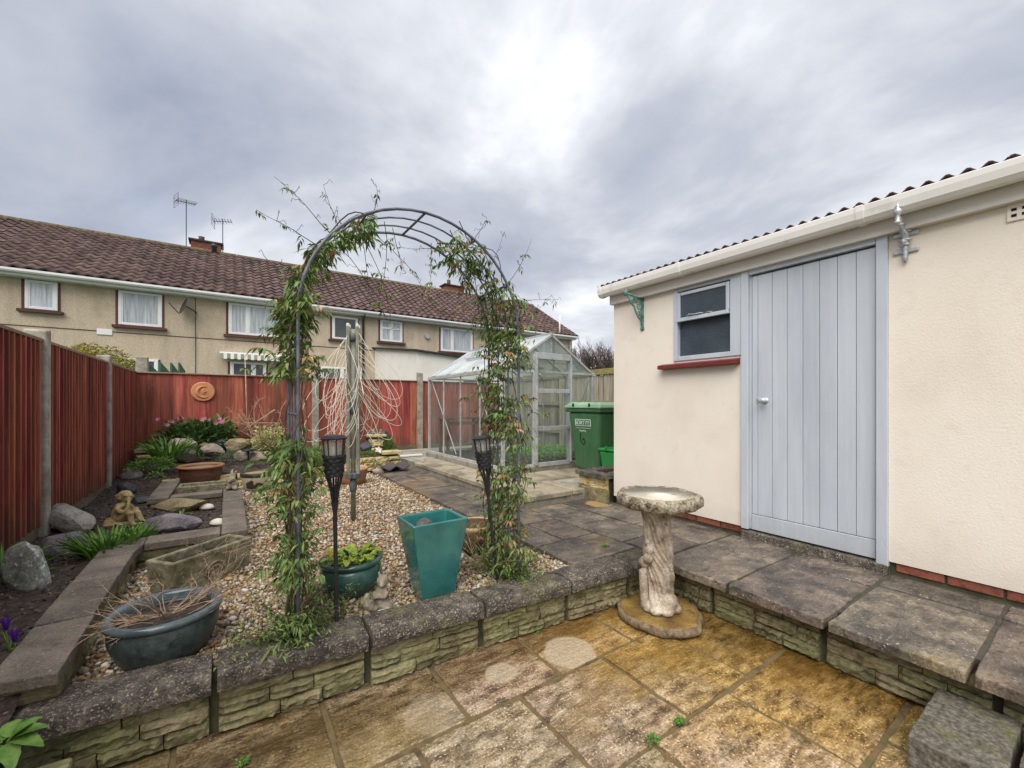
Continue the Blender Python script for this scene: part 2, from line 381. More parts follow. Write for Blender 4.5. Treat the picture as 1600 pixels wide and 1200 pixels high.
mat('soil', [(.02, .015, .012), (.055, .04, .032), (.10, .075, .06)], scale=16, rough=.9, bump=1, bscale=45)
mat('soil_crumb', [(.025, .018, .014), (.06, .045, .035), (.09, .068, .052), (.035, .027, .021), (.17, .125, .08), (.045, .034, .03), (.075, .066, .062), (.12, .08, .06)], rough=.9, bump=.3, rnd=.3, island='pick')
mat('fence_red', [(.15, .036, .026), (.33, .083, .056), (.45, .14, .095)], scale=4, rough=.7, bump=.5, bscale=30, rnd=.28, hue=.012, stretch=(4, 4, .28), speck=((.12, .045, .034), 2.0, .56, .6), hi=.72, moss=((.38, .17, .11), 9, .58, .4))
mat('fence_grey', [(.17, .145, .105), (.30, .265, .205), (.40, .36, .29)], scale=5, rough=.85, bump=.5, bscale=30, rnd=.2, stretch=(5, 5, .25), speck=((.10, .09, .05), 3.5, .56, .6))
mat('fence_rail', [(.17, .15, .05), (.30, .26, .09)], scale=6, rough=.85, bump=.4, stretch=(1, 1, 5))
mat('fence_cap', [(.20, .12, .08), (.34, .25, .17)], scale=6, rough=.85, bump=.4)
mat('fence_green', [(.03, .10, .055), (.05, .16, .085)], scale=5, rough=.7, stretch=(4, 4, .4))
mat('concrete', [(.21, .19, .155), (.34, .31, .26), (.42, .39, .33)], scale=10, rough=.9, bump=.5, bscale=80, moss=((.11, .10, .055), 3.0, .50, .6))
mat('dark_board', [(.10, .085, .055), (.19, .16, .105)], scale=6, rough=.85, bump=.4, stretch=(1, 1, 4), moss=((.09, .10, .035), 4, .5, .6))
mat('grass', [(.03, .05, .012), (.07, .11, .03)], scale=9, rough=.9, bump=.5)
mat('block_stone', [(.05, .045, .034), (.135, .122, .095), (.25, .228, .185)], scale=60, rough=.9, bump=1, bscale=110, rnd=.08, moss=((.13, .135, .035), 7, .53, .75))

add_grain('patio_stone', 26, (.3, 1.9, 1), .82, 1.18, 5, .5); add_grain('patio_stone', 110, (1, 1, 1), .72, 1.22, 2)
add_grain('path_stone', 24, (.5, 1.5, 1), .68, 1.28, 5, .5); add_grain('path_stone', 130, (1, 1, 1), .68, 1.28, 2)
for q in ('coping_stone', 'edge_stone', 'terrace_stone'): add_grain(q, 110, (1, 1, 1), .62, 1.3, 3)
add_grain('wall_stone', 45, (1, 1, 2.2), .62, 1.25, 5, .5)
add_grain('fence_red', 20, (2.5, 2.5, .12), .72, 1.22, 5); add_grain('soil', 60, (1, 1, 1), .5, 1.5, 4)
# ================================================================== ground
g = MB(); g.add([(-90, -60, -.06), (120, -60, -.06), (120, 150, -.06), (-90, 150, -.06)], [(0, 1, 2, 3)])
g.build('ground', 'grass', kind='structure')

# ------------------------------------------------------------------ patio: mortar sheet with slabs laid in it
pj = MB().bx(-2.4, 2.62, -1.6, 2.2, -.05, -.0095).build('patio', 'patio_joint', kind='structure')
rows = [(1.512, 2.03, [-1.2, -.68, -.17, .335, .823, 1.32, 1.84, 2.50]), (1.01, 1.512, [-1.4, -.9, -.42, .085, .587, 1.07, 1.583, 2.055, 2.50]),
        (.52, 1.01, [-1.2, -.66, -.14, .36, .86, 1.34, 1.86, 2.50]), (.03, .52, [-1.4, -.9, -.4, .1, .6, 1.1, 1.6, 2.1, 2.50]), (-.5, .03, [-1.2, -.7, -.2, .3, .8, 1.3, 1.8, 2.50]), (-1.05, -.5, [-1.4, -.9, -.4, .1, .6, 1.1, 1.6, 2.1, 2.5])]
k = 0
for y0, y1, xs in rows:
    for a, b in zip(xs, xs[1:]):
        k += 1; slabmesh(MB(), a+.007, b-.007, y0+.007, y1-.007, -.05, .002+U(-.003, .003), k, 6, 6, .003, .008, .0015).build('slab', 'patio_stone', pj, smooth=False, bevel=.004)
# pale rings left by pots, in the slab material (stains with their own outline)
def add_rings(mname, rings, c, edge=.03, amt=.85):
    m = MATS[mname]; t = m.node_tree; nd = t.nodes; lk = t.links.new; p = nd['Principled BSDF']
    src = p.inputs['Base Color'].links[0].from_socket; geo = nd.new('ShaderNodeNewGeometry')
    nn = nd.new('ShaderNodeTexNoise'); nn.inputs['Scale'].default_value = 14; nn.inputs['Detail'].default_value = 6; lk(geo.outputs['Position'], nn.inputs[0])
    fine = nd.new('ShaderNodeTexNoise'); fine.inputs['Scale'].default_value = 90; lk(geo.outputs['Position'], fine.inputs[0])
    rp = nd.new('ShaderNodeValToRGB'); rp.color_ramp.elements[0].position = .3; rp.color_ramp.elements[0].color = C3([q*.8 for q in c]); rp.color_ramp.elements[1].position = .55; rp.color_ramp.elements[1].color = C3(c); lk(fine.outputs[0], rp.inputs[0])
    for (x, y, r, s, a2) in rings:
        ds = nd.new('ShaderNodeVectorMath'); ds.operation = 'SUBTRACT'; lk(geo.outputs['Position'], ds.inputs[0]); ds.inputs[1].default_value = (x, y, 0)
        ml = nd.new('ShaderNodeVectorMath'); ml.operation = 'MULTIPLY'; lk(ds.outputs[0], ml.inputs[0]); ml.inputs[1].default_value = (1, s, 0)
        ln = nd.new('ShaderNodeVectorMath'); ln.operation = 'LENGTH'; lk(ml.outputs[0], ln.inputs[0])
        ad = nd.new('ShaderNodeMath'); ad.operation = 'MULTIPLY_ADD'; lk(nn.outputs[0], ad.inputs[0]); ad.inputs[1].default_value = edge*2; lk(ln.outputs['Value'], ad.inputs[2])
        mr = nd.new('ShaderNodeMapRange'); mr.inputs[1].default_value = r+edge*1.5; mr.inputs[2].default_value = r+edge*.5; mr.inputs[4].default_value = a2; lk(ad.outputs[0], mr.inputs[0])
        x_ = nd.new('ShaderNodeMix'); x_.data_type = 'RGBA'; lk(mr.outputs[0], x_.inputs[0]); lk(src, x_.inputs[6]); lk(rp.outputs[0], x_.inputs[7]); src = x_.outputs[2]
    lk(src, p.inputs['Base Color'])

def add_stain(mname, spots, c, blend='MULTIPLY', sc=4):
    m = MATS[mname]; t = m.node_tree; nd = t.nodes; lk = t.links.new; p = nd['Principled BSDF']
    src = p.inputs['Base Color'].links[0].from_socket; geo = nd.new('ShaderNodeNewGeometry')
    nn = nd.new('ShaderNodeTexNoise'); nn.inputs['Scale'].default_value = sc; nn.inputs['Detail'].default_value = 9; nn.inputs['Roughness'].default_value = .7; lk(geo.outputs['Position'], nn.inputs[0])
    for (x, y, rx_, ry2, amt) in spots:
        ds = nd.new('ShaderNodeVectorMath'); ds.operation = 'SUBTRACT'; lk(geo.outputs['Position'], ds.inputs[0]); ds.inputs[1].default_value = (x, y, 0)
        ml = nd.new('ShaderNodeVectorMath'); ml.operation = 'MULTIPLY'; lk(ds.outputs[0], ml.inputs[0]); ml.inputs[1].default_value = (1/rx_, 1/ry2, 0)
        ln = nd.new('ShaderNodeVectorMath'); ln.operation = 'LENGTH'; lk(ml.outputs[0], ln.inputs[0])
        ad = nd.new('ShaderNodeMath'); ad.operation = 'MULTIPLY_ADD'; lk(nn.outputs[0], ad.inputs[0]); ad.inputs[1].default_value = 1.6; lk(ln.outputs['Value'], ad.inputs[2])
        mr = nd.new('ShaderNodeMapRange'); mr.inputs[1].default_value = 2.0; mr.inputs[2].default_value = 1.3; mr.inputs[4].default_value = amt; lk(ad.outputs[0], mr.inputs[0])
        x_ = nd.new('ShaderNodeMix'); x_.data_type = 'RGBA'; x_.blend_type = blend; lk(mr.outputs[0], x_.inputs[0]); lk(src, x_.inputs[6]); x_.inputs[7].default_value = C3(c); src = x_.outputs[2]
    lk(src, p.inputs['Base Color'])
# ochre algae film towards the wet corner, dark grime along the walls
add_stain('patio_stone', [(2.45, 1.0, 1.0, .95, .9), (1.9, 1.6, .7, .35, .5)], (1.0, .86, .36))
add_stain('patio_stone', [(1.0, 1.80, 1.3, .13, .75), (2.36, 1.0, .14, 1.0, .7), (.1, 1.85, .5, .25, .7)], (.40, .33, .17), sc=9)
q1, q2, q3 = G(890, 1018, 0), G(783, 1052, 0), G(672, 1105, 0)
add_rings('patio_stone', [(q1.x, q1.y, .135, 1, .82), (q2.x, q2.y, .078, 1.05, .82), (q3.x+.01, q3.y-.03, .13, 1.1, .32)], (.46, .37, .255), edge=.014)
add_grain('patio_stone', 75, (1, 1, 1), .78, 1.15, 3)
def add_zdirt(mname, z0, z1, c, amt, sc=6):
    m = MATS[mname]; t = m.node_tree; nd = t.nodes; lk = t.links.new; p = nd['Principled BSDF']
    src = p.inputs['Base Color'].links[0].from_socket; geo = nd.new('ShaderNodeNewGeometry'); sp2 = nd.new('ShaderNodeSeparateXYZ'); lk(geo.outputs['Position'], sp2.inputs[0])
    nn = nd.new('ShaderNodeTexNoise'); nn.inputs['Scale'].default_value = sc; nn.inputs['Detail'].default_value = 9; nn.inputs['Roughness'].default_value = .7; lk(geo.outputs['Position'], nn.inputs[0])
    ad = nd.new('ShaderNodeMath'); ad.operation = 'MULTIPLY_ADD'; lk(nn.outputs[0], ad.inputs[0]); ad.inputs[1].default_value = (z1-z0)*1.6; lk(sp2.outputs['Z'], ad.inputs[2])
    mr = nd.new('ShaderNodeMapRange'); mr.inputs[1].default_value = z1+(z1-z0)*.6; mr.inputs[2].default_value = z0+(z1-z0)*.6; mr.inputs[4].default_value = amt; lk(ad.outputs[0], mr.inputs[0])
    x_ = nd.new('ShaderNodeMix'); x_.data_type = 'RGBA'; lk(mr.outputs[0], x_.inputs[0]); lk(src, x_.inputs[6]); x_.inputs[7].default_value = C3(c); lk(x_.outputs[2], p.inputs['Base Color'])
add_zdirt('fence_red', .38, .75, (.075, .062, .035), .75)
add_zdirt('concrete', .2, .6, (.10, .10, .06), .6)
# ------------------------------------------------------------------ path slabs
def slabfield(nm, mt, jm, rects, z, bed, th=.05, chip=.007, amp=.003):
    b = MB()
    for r in bed: b.bx(*r)
    base = b.build(nm, jm, kind='structure')
    for i, (x0, x1, y0, y1) in enumerate(rects):
        slabmesh(MB(), x0+.006, x1-.006, y0+.006, y1-.006, z-th, z+U(-.004, .004), 300+i, 5, 5, amp, chip).build('slab', mt, base, bevel=.005)
    return base
PZ = .27
rects = []
ys = [-1.06, -.6, -.13, .33, .795, 1.27, 1.74]
for i, (a, b) in enumerate(zip(ys, ys[1:])):
    s = [3.06, 2.98, 3.06, 3.06, 3.0, 2.9][i]
    rects += [(2.335, s, a, b), (s, 3.30, a, b)]
rects += [(2.44, 2.86, 1.74, 2.10), (2.86, 3.30, 1.74, 2.35), (2.42, 2.86, 2.10, 2.60), (2.86, 3.30, 2.35, 2.95), (2.42, 2.86, 2.60, 3.28), (2.86, 3.22, 2.95, 3.28)]
for i, a in enumerate([1.96, 2.38, 2.86, 3.35, 3.80, 4.25, 4.75, 5.25, 5.75]):
    b = [1.96, 2.38, 2.86, 3.35, 3.80, 4.25, 4.75, 5.25, 5.75, 6.30][i+1]
    if i % 3 == 1: rects += [(1.82, 2.10, a, b), (2.10, 2.42, a, b)]
    else: rects += [(1.82, 2.42, a, b)]
mat('path_joint', [(.028, .026, .022), (.075, .065, .05), (.05, .052, .03)], scale=14, rough=.9, bump=.5)
path = slabfield('path', 'path_stone', 'path_joint', rects, PZ, [(2.52, 3.34, -1.06, 1.90, .0, PZ-.012), (1.84, 3.34, 1.905, 3.3, .0, PZ-.012), (1.84, 2.43, 3.305, 6.3, .0, PZ-.012)])
o1 = G(935, 787, PZ); add_rings('path_stone', [(o1.x, o1.y, .13, 1.0, .8)], (.40, .26, .10), edge=.03)
# ------------------------------------------------------------------ terrace with the greenhouse
TZ = .37
rects = []
for i, y0 in enumerate([3.31, 3.9, 4.5, 5.1, 5.7]):
    xs = [2.42, 2.92] if y0 > 4.4 else [2.42, 3.05, 3.7, 4.35, 5.2]
    for a, b in zip(xs, xs[1:]):
        if y0 == 3.31 and a > 3.0: continue
        rects.append((a, b, y0, y0+.6))
rects += [(3.05, 3.22, 3.31, 3.9)]+[(3.9, 5.2, 3.31, 3.9)]
slabfield('terrace', 'terrace_stone', 'concrete', rects, TZ, [(2.45, 5.3, 3.34, 8.2, .0, TZ-.012)])

# ================================================================== low retaining walls
WS = [stonemesh('stone_a', 'wall_stone', s, 10, 4, .13, .86) for s in (1, 2, 3, 4, 5, 6, 7)]
def front_y(x): return 1.985-.085*(x-.1)
fw = thing('retaining_wall', 'low mossy stone retaining wall with dark coping between patio and gravel', 'wall', (.8, 1.95, 0))
A = math.atan(-.085)
core = MB(); core.hexa([(-.62, front_y(-.62)+.03, -.04), (2.43, front_y(2.43)+.03, -.04), (2.43, front_y(2.43)+.13, -.04), (-.62, front_y(-.62)+.13, -.04)],
                       [(-.62, front_y(-.62)+.03, .2), (2.43, front_y(2.43)+.03, .2), (2.43, front_y(2.43)+.13, .2), (-.62, front_y(-.62)+.13, .2)])
core.build('mortar_core', 'wall_mortar', fw)
xs = [-.62, -.045, .53, 1.10, 1.655, 2.15, 2.42]
random.seed(11)
for a, b in zip(xs, xs[1:]):
    c = MB(); ya, yb = front_y(a)-.045, front_y(b)-.045; g_ = .009
    n = 8; vs = []
    # coping: rounded nose, rough top
    prof = [(0, .192), (-.003, .212), (-.002, .240), (.002, .258), (.012, .267), (.03, .270), (.10, .271), (.185, .268), (.197, .257), (.197, .192)]
    for i in range(n+1):
        t = i/n; x = a+g_+(b-a-2*g_)*t; y = ya+(yb-ya)*t
        for (dy, z) in prof:
            e_ = 1-.0
            vs.append((x, y+dy+nz((x, dy, z), 14)*.004, z+nz((x, y+dy, z), 11)*.005-(.006 if i in (0, n) else 0)))
    m_ = len(prof)
    fs = [(i*m_+j, i*m_+(j+1) % m_, (i+1)*m_+(j+1) % m_, (i+1)*m_+j) for i in range(n) for j in range(m_)]
    fs += [tuple(range(m_-1, -1, -1)), tuple(n*m_+j for j in range(m_))]
    c.add(vs, fs).build('coping', 'coping_stone', fw, bevel=.003, angle=50)
    for r, (z0, z1) in enumerate(((.006, .067), (.068, .128), (.129, .190))):
        cut = [a+.014]; w_ = b-a-.028; ks = ([.0, .42, .74, 1], [.0, .30, .63, 1], [0, .52, 1])[r]
        ks = [q+(U(-.06, .06) if 0 < q < 1 else 0) for q in ks]
        if w_ < .4: ks = [0, .5+U(-.1, .1), 1]
        for p0, p1 in zip(ks, ks[1:]):
            x0, x1 = a+.014+w_*p0, a+.014+w_*p1; xm = (x0+x1)/2
            dz = U(-.004, .004)
            inst('stone', random.choice(WS), (xm, front_y(xm)+.03, (z0+z1)/2+dz), fw, (0, 0, A), (x1-x0-.002, .075+U(0, .02), z1-z0))
# mossy end stone by the left edge
MB().hexa([(-.66, 1.86, -.03), (-.40, 1.84, -.03), (-.40, 1.90, -.03), (-.66, 1.95, -.03)], [(-.66, 1.87, .15), (-.41, 1.85, .17), (-.41, 1.90, .17), (-.66, 1.95, .15)]).build('end_stone', 'wall_stone', fw, bevel=.012)

rw = thing('retaining_wall', 'low stone wall carrying the path slabs beside the shed', 'wall', (2.45, .9, 0))
MB().bx(2.475, 2.56, -1.06, 1.75, -.04, .215).build('mortar_core', 'wall_mortar', rw)
ysr = [1.735, 1.415, .84, .27, -.3, -.87]
for a, b in zip(ysr, ysr[1:]):
    for r, (z0, z1) in enumerate(((.006, .073), (.074, .143), (.144, .214))):
        ks = [[0, .36, .7, 1], [0, .5, .8, 1], [0, .28, .66, 1]][r]; ks = [q+(U(-.07, .07) if 0 < q < 1 else 0) for q in ks]
        for p0, p1 in zip(ks, ks[1:]):
            y0, y1 = a+(b-a)*p0, a+(b-a)*p1
            if abs(p0) < 1e-6: y0 -= .013
            if abs(p1-1) < 1e-6: y1 += .013
            inst('stone', random.choice(WS), (2.475, (y0+y1)/2, (z0+z1)/2), rw, (0, 0, -math.pi/2), (abs(y1-y0)-.002, .07+U(0, .015), z1-z0))

# ------------------------------------------------------------------ rough block steps at the patio edge
def block(nm, x0, x1, y0, y1, z1, lab, seed):
    m = MB(); slabmesh(m, x0, x1, y0, y1, .004, z1, seed, 10, 8, .006, .004)
    return m.build(nm, 'block_stone', None, bevel=.004, label=lab, cat='block', org=((x0+x1)/2, (y0+y1)/2, 0))
block('step_block', 1.985, 2.42, .205, .432, .13, 'rough grey concrete block with moss lying against the path wall', 5)
block('step_block', 1.985, 2.42, -.06, .19, .13, 'rough grey concrete block behind the other block, nearer the shed end', 6)

# ================================================================== raised bed edging (zigzag of dark slabs on low walling)
ed = thing('bed_edging', 'zigzag edging of dark flat slabs around the soil bed', 'edging', (-.3, 3.6, .2))
EZ = .385
def edge_slab(poly, i, walls=True):
    m = MB(); n = len(poly)
    m.prism([(p[0]+U(-.004, .004), p[1]+U(-.004, .004)) for p in poly], EZ-.048, EZ+U(-.003, .003)); m.build('edge_slab', 'edge_stone', ed, bevel=.006)
ys = [2.09, 2.52, 3.02, 3.41]
for i, (a, b) in enumerate(zip(ys, ys[1:])):
    edge_slab([(-.665, a+.004), (-.482, a+.004-(0.05 if i == 0 else 0)), (-.482, b-.004), (-.665, b-.004)], i)
edge_slab([(-.665, 3.415), (-.482, 3.415), (-.46, 3.58), (-.46, 3.765), (-.665, 3.76)], 3)
edge_slab([(-.455, 3.578), (-.05, 3.578), (-.05, 3.77), (-.455, 3.77)], 4)
edge_slab([(-.045, 3.575), (.118, 3.575), (.118, 4.08), (-.045, 4.08)], 5)
edge_slab([(-.045, 4.09), (.118, 4.09), (.118, 4.70), (-.045, 4.70)], 6)
edge_slab([(-.045, 4.71), (.118, 4.71), (.118, 5.38), (-.045, 5.38)], 7)
edge_slab([(-.47, 5.205), (-.052, 5.205), (-.052, 5.37), (-.47, 5.37)], 8)
edge_slab([(-.645, 5.20), (-.478, 5.20), (-.478, 5.80), (-.645, 5.80)], 9)
edge_slab([(-.645, 5.81), (-.478, 5.81), (-.478, 6.35), (-.645, 6.35)], 10)
for (x0, x1, y0, y1) in [(-.64, -.50, 2.10, 3.75), (-.495, .09, 3.60, 3.75), (-.03, .10, 3.755, 5.36), (-.62, -.035, 5.22, 5.355), (-.625, -.495, 5.36, 6.33)]:
    w_ = MB(); L_ = max(x1-x0, y1-y0); n = max(2, int(L_/.3))
    for r, (z0, z1) in enumerate(((.17, .262), (.268, .336))):
        for i in range(n):
            a, b = i/n, (i+1)/n; q = U(0, .014)
            if x1-x0 > y1-y0: m = MB().bx(x0+(x1-x0)*a+.004, x0+(x1-x0)*b-.004, y0-q, y1+q, z0, z1)
            else: m = MB().bx(x0-q, x1+q, y0+(y1-y0)*a+.004, y0+(y1-y0)*b-.004, z0, z1)
            m.build('edge_brick', 'wall_stone', ed, bevel=.012)

# ================================================================== soil of the bed and rockery
def inpoly(x, y, P):
    r = False; n = len(P)
    for i in range(n):
        (x1, y1), (x2, y2) = P[i], P[(i+1) % n]
        if (y1 > y) != (y2 > y) and x < (x2-x1)*(y-y1)/(y2-y1)+x1: r = not r
    return r
BED = [(-1.3, 1.5), (-.60, 1.5), (-.60, 3.66), (.0, 3.66), (.0, 5.30), (-.58, 5.30), (-.58, 6.55), (.1, 6.62), (.8, 6.72), (1.75, 6.75), (2.3, 6.9), (2.3, 8.3), (-1.3, 8.3)]
def soil_z(x, y):
    z = .315
    if y > 6.3: z = .315+min(1, (y-6.3)/1.7)*.22*(1 if x < 1.2 else max(.2, 1-(x-1.2)))
    if y < 2.1: z = .30-(2.1-y)*.2
    return z+nz((x, y, 0), 3.1)*.02+nz((x, y, 3), 9)*.012
m = MB(); st = .06; idx = {}
def sv(i, j):
    if (i, j) not in idx:
        x, y = -1.3+i*st, 1.5+j*st; idx[(i, j)] = len(m.v); m.v.append((x, y, soil_z(x, y)+nz((x, y, 7), 25)*.012))
    return idx[(i, j)]
for i in range(62):
    for j in range(114):
        if inpoly(-1.3+(i+.5)*st, 1.5+(j+.5)*st, BED): m.f.append((sv(i, j), sv(i+1, j), sv(i+1, j+1), sv(i, j+1)))
m.build('soil', 'soil', kind='structure', smooth=True)
# many small stones at once
def pebbles(nm, mt, pts, sizes, flat=.65, seed=1, kind='stuff', lab=None, cat=None, sub=1):
    rg = np.random.default_rng(seed); V, Fc = ico(sub); V = np.array([tuple(v) for v in V]); Fc = np.array(Fc)
    n = len(pts); P = np.array(pts); S = np.array(sizes)
    q = rg.normal(size=(n, 4)); q /= np.linalg.norm(q, axis=1)[:, None]
    a, b, c, d = q.T
    Rm = np.stack([1-2*(c*c+d*d), 2*(b*c-a*d), 2*(b*d+a*c), 2*(b*c+a*d), 1-2*(b*b+d*d), 2*(c*d-a*b), 2*(b*d-a*c), 2*(c*d+a*b), 1-2*(b*b+c*c)], 1).reshape(n, 3, 3)
    sc = np.stack([rg.uniform(.8, 1.35, n), rg.uniform(.6, 1.05, n), rg.uniform(.4, .8, n)], 1)
    jit = rg.uniform(.78, 1.15, (n, len(V), 1))
    W = (V[None]*jit)*sc[:, None, :]*S[:, None, None]
    W = np.einsum('nij,nkj->nki', Rm, W); W[:, :, 2] *= flat+.35*rg.random((n, 1)); W += P[:, None, :]
    me = bpy.data.meshes.new(nm); nv = n*len(V); nf = n*len(Fc)
    me.vertices.add(nv); me.vertices.foreach_set('co', W.reshape(-1))
    fi = (Fc[None]+(np.arange(n)*len(V))[:, None, None]).reshape(-1)
    me.loops.add(nf*3); me.loops.foreach_set('vertex_index', fi.astype(np.int32))
    me.polygons.add(nf); me.polygons.foreach_set('loop_start', np.arange(0, nf*3, 3, dtype=np.int32))
    me.polygons.foreach_set('use_smooth', np.ones(nf, dtype=bool))
    me.update(calc_edges=True); me.materials.append(MATS[mt])
    o = bpy.data.objects.new(nm, me); col.objects.link(o); ORG[o.name] = Vector((0, 0, 0)); return mkprops(o, lab, cat, None, kind)
GZ = .225
GRAVEL = [(-.50, 2.16), (.3, 2.09), (1.1, 2.02), (1.83, 1.96), (1.83, 6.35), (1.6, 6.6), (.8, 6.72), (.1, 6.65), (-.5, 6.5), (-.49, 5.37), (.115, 5.37), (.115, 3.58), (-.50, 3.58)]
MB().prism(GRAVEL, .05, GZ-.012).build('gravel_bed', 'gravel_bed', kind='structure')
random.seed(3)
pts = []; sz = []
while len(pts) < 36000:
    y = 2.0+4.7*random.random()**1.7; x = U(-.5, 1.84)
    if not inpoly(x, y, GRAVEL): continue
    r = U(.007, .0138)*(1+.12*(y-2)) if random.random() < .9 else U(.015, .022)
    pts.append((x, y, GZ+U(-.012, .006)+nz((x, y, 0), 2.3)*.012+ (.012 if random.random() < .25 else 0))); sz.append(r)
pebbles('gravel', 'gravel_stone', pts, sz, lab='loose mixed tan and white pebble gravel', cat='gravel')
pts = []; sz = []
while len(pts) < 9000:
    x, y = U(-1.25, 2.2), 1.55+6.7*random.random()**1.5
    if not inpoly(x, y, BED): continue
    pts.append((x, y, soil_z(x, y)+U(-.006, .006))); sz.append(U(.004, .013) if random.random() < .95 else U(.012, .024))
pebbles('soil_crumbs', 'soil_crumb', pts, sz, seed=4, lab='dark crumbs of soil and bark on the bed', cat='soil')

# ================================================================== fences
def post(par, x, y, z0, z1, w=.1, d=.1):
    m = MB(); m.hexa([(x-w/2, y-d/2, z0), (x+w/2, y-d/2, z0), (x+w/2, y+d/2, z0), (x-w/2, y+d/2, z0)], [(x-w/2, y-d/2, z1-.02), (x+w/2, y-d/2, z1-.02), (x+w/2, y+d/2, z1-.005), (x-w/2, y+d/2, z1-.005)])
    return m.build('post', 'concrete', par, bevel=.012)
FX = -1.17
lf = thing('garden_fence', 'red closeboard side fence of narrow vertical boards with concrete posts', 'fence', (FX, 5.2, 0))
random.seed(21)
py = [.45, 2.5, 4.53, 6.53, 8.22]
for y in py[:-1]: post(lf, FX, y, -.05, 1.86, .12, .1)
for a, b in zip(py, py[1:]):
    a += .052; b -= .052 if b < 8 else -.0
    MB().bx(FX-.02, FX+.02, a, b, .15, .42).build('gravel_board', 'dark_board', lf, bevel=.004)
    for z in (.62, 1.1, 1.6): MB().bx(FX-.075, FX-.035, a, b, z-.04, z+.04).build('rail', 'fence_red', lf)
    MB().bx(FX-.035, FX+.045, a, b, 1.752, 1.775).build('cap_rail', 'fence_cap', lf, bevel=.003)
    n = int(round((b-a)/.083)); s = (b-a)/n
    for i in range(n):
        y0 = a+i*s; y1 = y0+s*1.18; q = U(-.003, .003); zb = .40+U(-.012, .01)
        m = MB(); m.prism([(FX-.012, y0, zb), (FX+.045+q, y0, zb), (FX+.045+q, y0+.020, zb), (FX+.004+q, y0+.030, zb), (FX+.000+q, y1-.004, zb), (FX-.03, y1-.004, zb)], zb, 1.75)
        m.build('board', 'fence_red', lf, bevel=.002, seg=1)
BY = 8.27
bf = thing('garden_fence', 'red board fence across the end of the garden with concrete posts', 'fence', (2, BY, 0))
px = [-1.21, 1.30, 3.29, 5.32]
for x in px[1:3]: post(bf, x, BY-.03, -.05, 1.95 if x > 3 else 1.86, .11, .11)
for a, b in zip(px, px[1:]):
    a += .055; b -= .055
    MB().bx(a, b, BY-.02, BY+.02, .15, .43).build('gravel_board', 'dark_board', bf, bevel=.004)
    MB().bx(a, b, BY-.045, BY+.03, 1.752, 1.772).build('cap_rail', 'fence_cap', bf, bevel=.003)
    for z in (.62, 1.5): MB().bx(a, b, BY+.03, BY+.07, z-.04, z+.04).build('rail', 'fence_red', bf)
    n = int(round((b-a)/.148)); s = (b-a)/n
    for i in range(n):
        x0 = a+i*s; x1 = x0+s*1.06; q = U(-.004, .004)
        m = MB(); zb = .41
        m.hexa([(x0, BY-.020+q, zb), (x1, BY-.008+q, zb), (x1, BY+.012, zb), (x0, BY+.008, zb)], [(x0, BY-.020+q, 1.75), (x1, BY-.008+q, 1.75), (x1, BY+.012, 1.75), (x0, BY+.008, 1.75)])
        m.build('board', 'fence_red', bf, bevel=.002, seg=1)
RX = 5.40
rf = thing('garden_fence', 'weathered grey wooden fence with mossy top rail behind the greenhouse', 'fence', (RX, 6, 0))
y = .9+2.4; i = 0
while y < 8.2:
    wd = U(.12, .15); q = U(-.006, .006)
    MB().bx(RX+q, RX+.018+q, y, y+wd-.006, .35, 1.79+U(-.01, .01)).build('board', 'fence_grey', rf, bevel=.002, seg=1); y += wd
MB().bx(RX-.03, RX+.05, 3.3, 8.22, 1.80, 1.90).build('cap_rail', 'fence_rail', rf, bevel=.004)
for z in (.75, 1.3): MB().bx(RX-.045, RX-.008, 3.3, 8.2, z-.04, z+.04).build('rail', 'fence_grey', rf, bevel=.003)
for yy in (4.1, 6.1): MB().bx(RX-.10, RX-.047, yy-.05, yy+.05, .3, 1.795).build('post', 'fence_grey', rf, bevel=.004)
# neighbour's green fence on the far side, panel tops stepping
gf = thing('garden_fence', 'green painted fence panels stepping away behind the red end fence', 'fence', (-1.1, 11, 0))
for i in range(4):
    ya = 8.62+i*1.9; z1 = (1.99, 2.10, 2.24, 2.40)[i]
    for kx in range(12):
        y0 = ya+kx*.148; MB().hexa([(-1.12, y0, 0), (-1.085, y0, 0), (-1.085, y0+.14, 0), (-1.12, y0+.14, 0)], [(-1.12, y0, z1-.010*kx), (-1.085, y0, z1-.010*kx), (-1.085, y0+.14, z1-.010*kx-.010), (-1.12, y0+.14, z1-.010*kx-.010)]).build('board', 'fence_green', gf, bevel=.002, seg=1)
post(gf, -1.10, 8.52, 0, 2.03, .14, .14)
# ================================================================== shed
mat('render_cream', [(.715, .64, .55), (.76, .69, .60), (.78, .72, .64)], scale=1.6, rough=.85, bump=.35, bscale=75, rnd=0, bdist=.006, speck=((.68, .605, .52), 9, .60, .3))
mat('paint_grey', [(.43, .468, .525), (.48, .52, .575), (.51, .55, .60)], scale=2.5, rough=.5, bump=.2, bscale=60, rnd=.03, stretch=(2, 2, .4))
mat('paint_red', [(.11, .015, .016), (.17, .03, .028)], scale=8, rough=.4, bump=.2)
mat('brick_red', [(.10, .035, .025), (.20, .065, .04), (.25, .085, .055)], scale=22, rough=.85, bump=.5, rnd=.2)
mat('pvc_cream', [(.76, .74, .70), (.80, .78, .75)], scale=3, rough=.35, bump=.04, rnd=.02, speck=((.45, .41, .34), 5, .62, .3))
mat('fascia', [(.58, .545, .50), (.66, .625, .58)], scale=3, rough=.6, bump=.1, rnd=.02, stretch=(1, 1, 4))
mat('roof_sheet', [(.045, .022, .022), (.085, .04, .036)], scale=8, rough=.7, bump=.3, bscale=50)
mat('obscure_glass', [(.035, .047, .06), (.055, .072, .088), (.08, .097, .115)], scale=2.2, rough=.38, bump=.6, bscale=90, rnd=.05, spec=.25, rrange=.08)
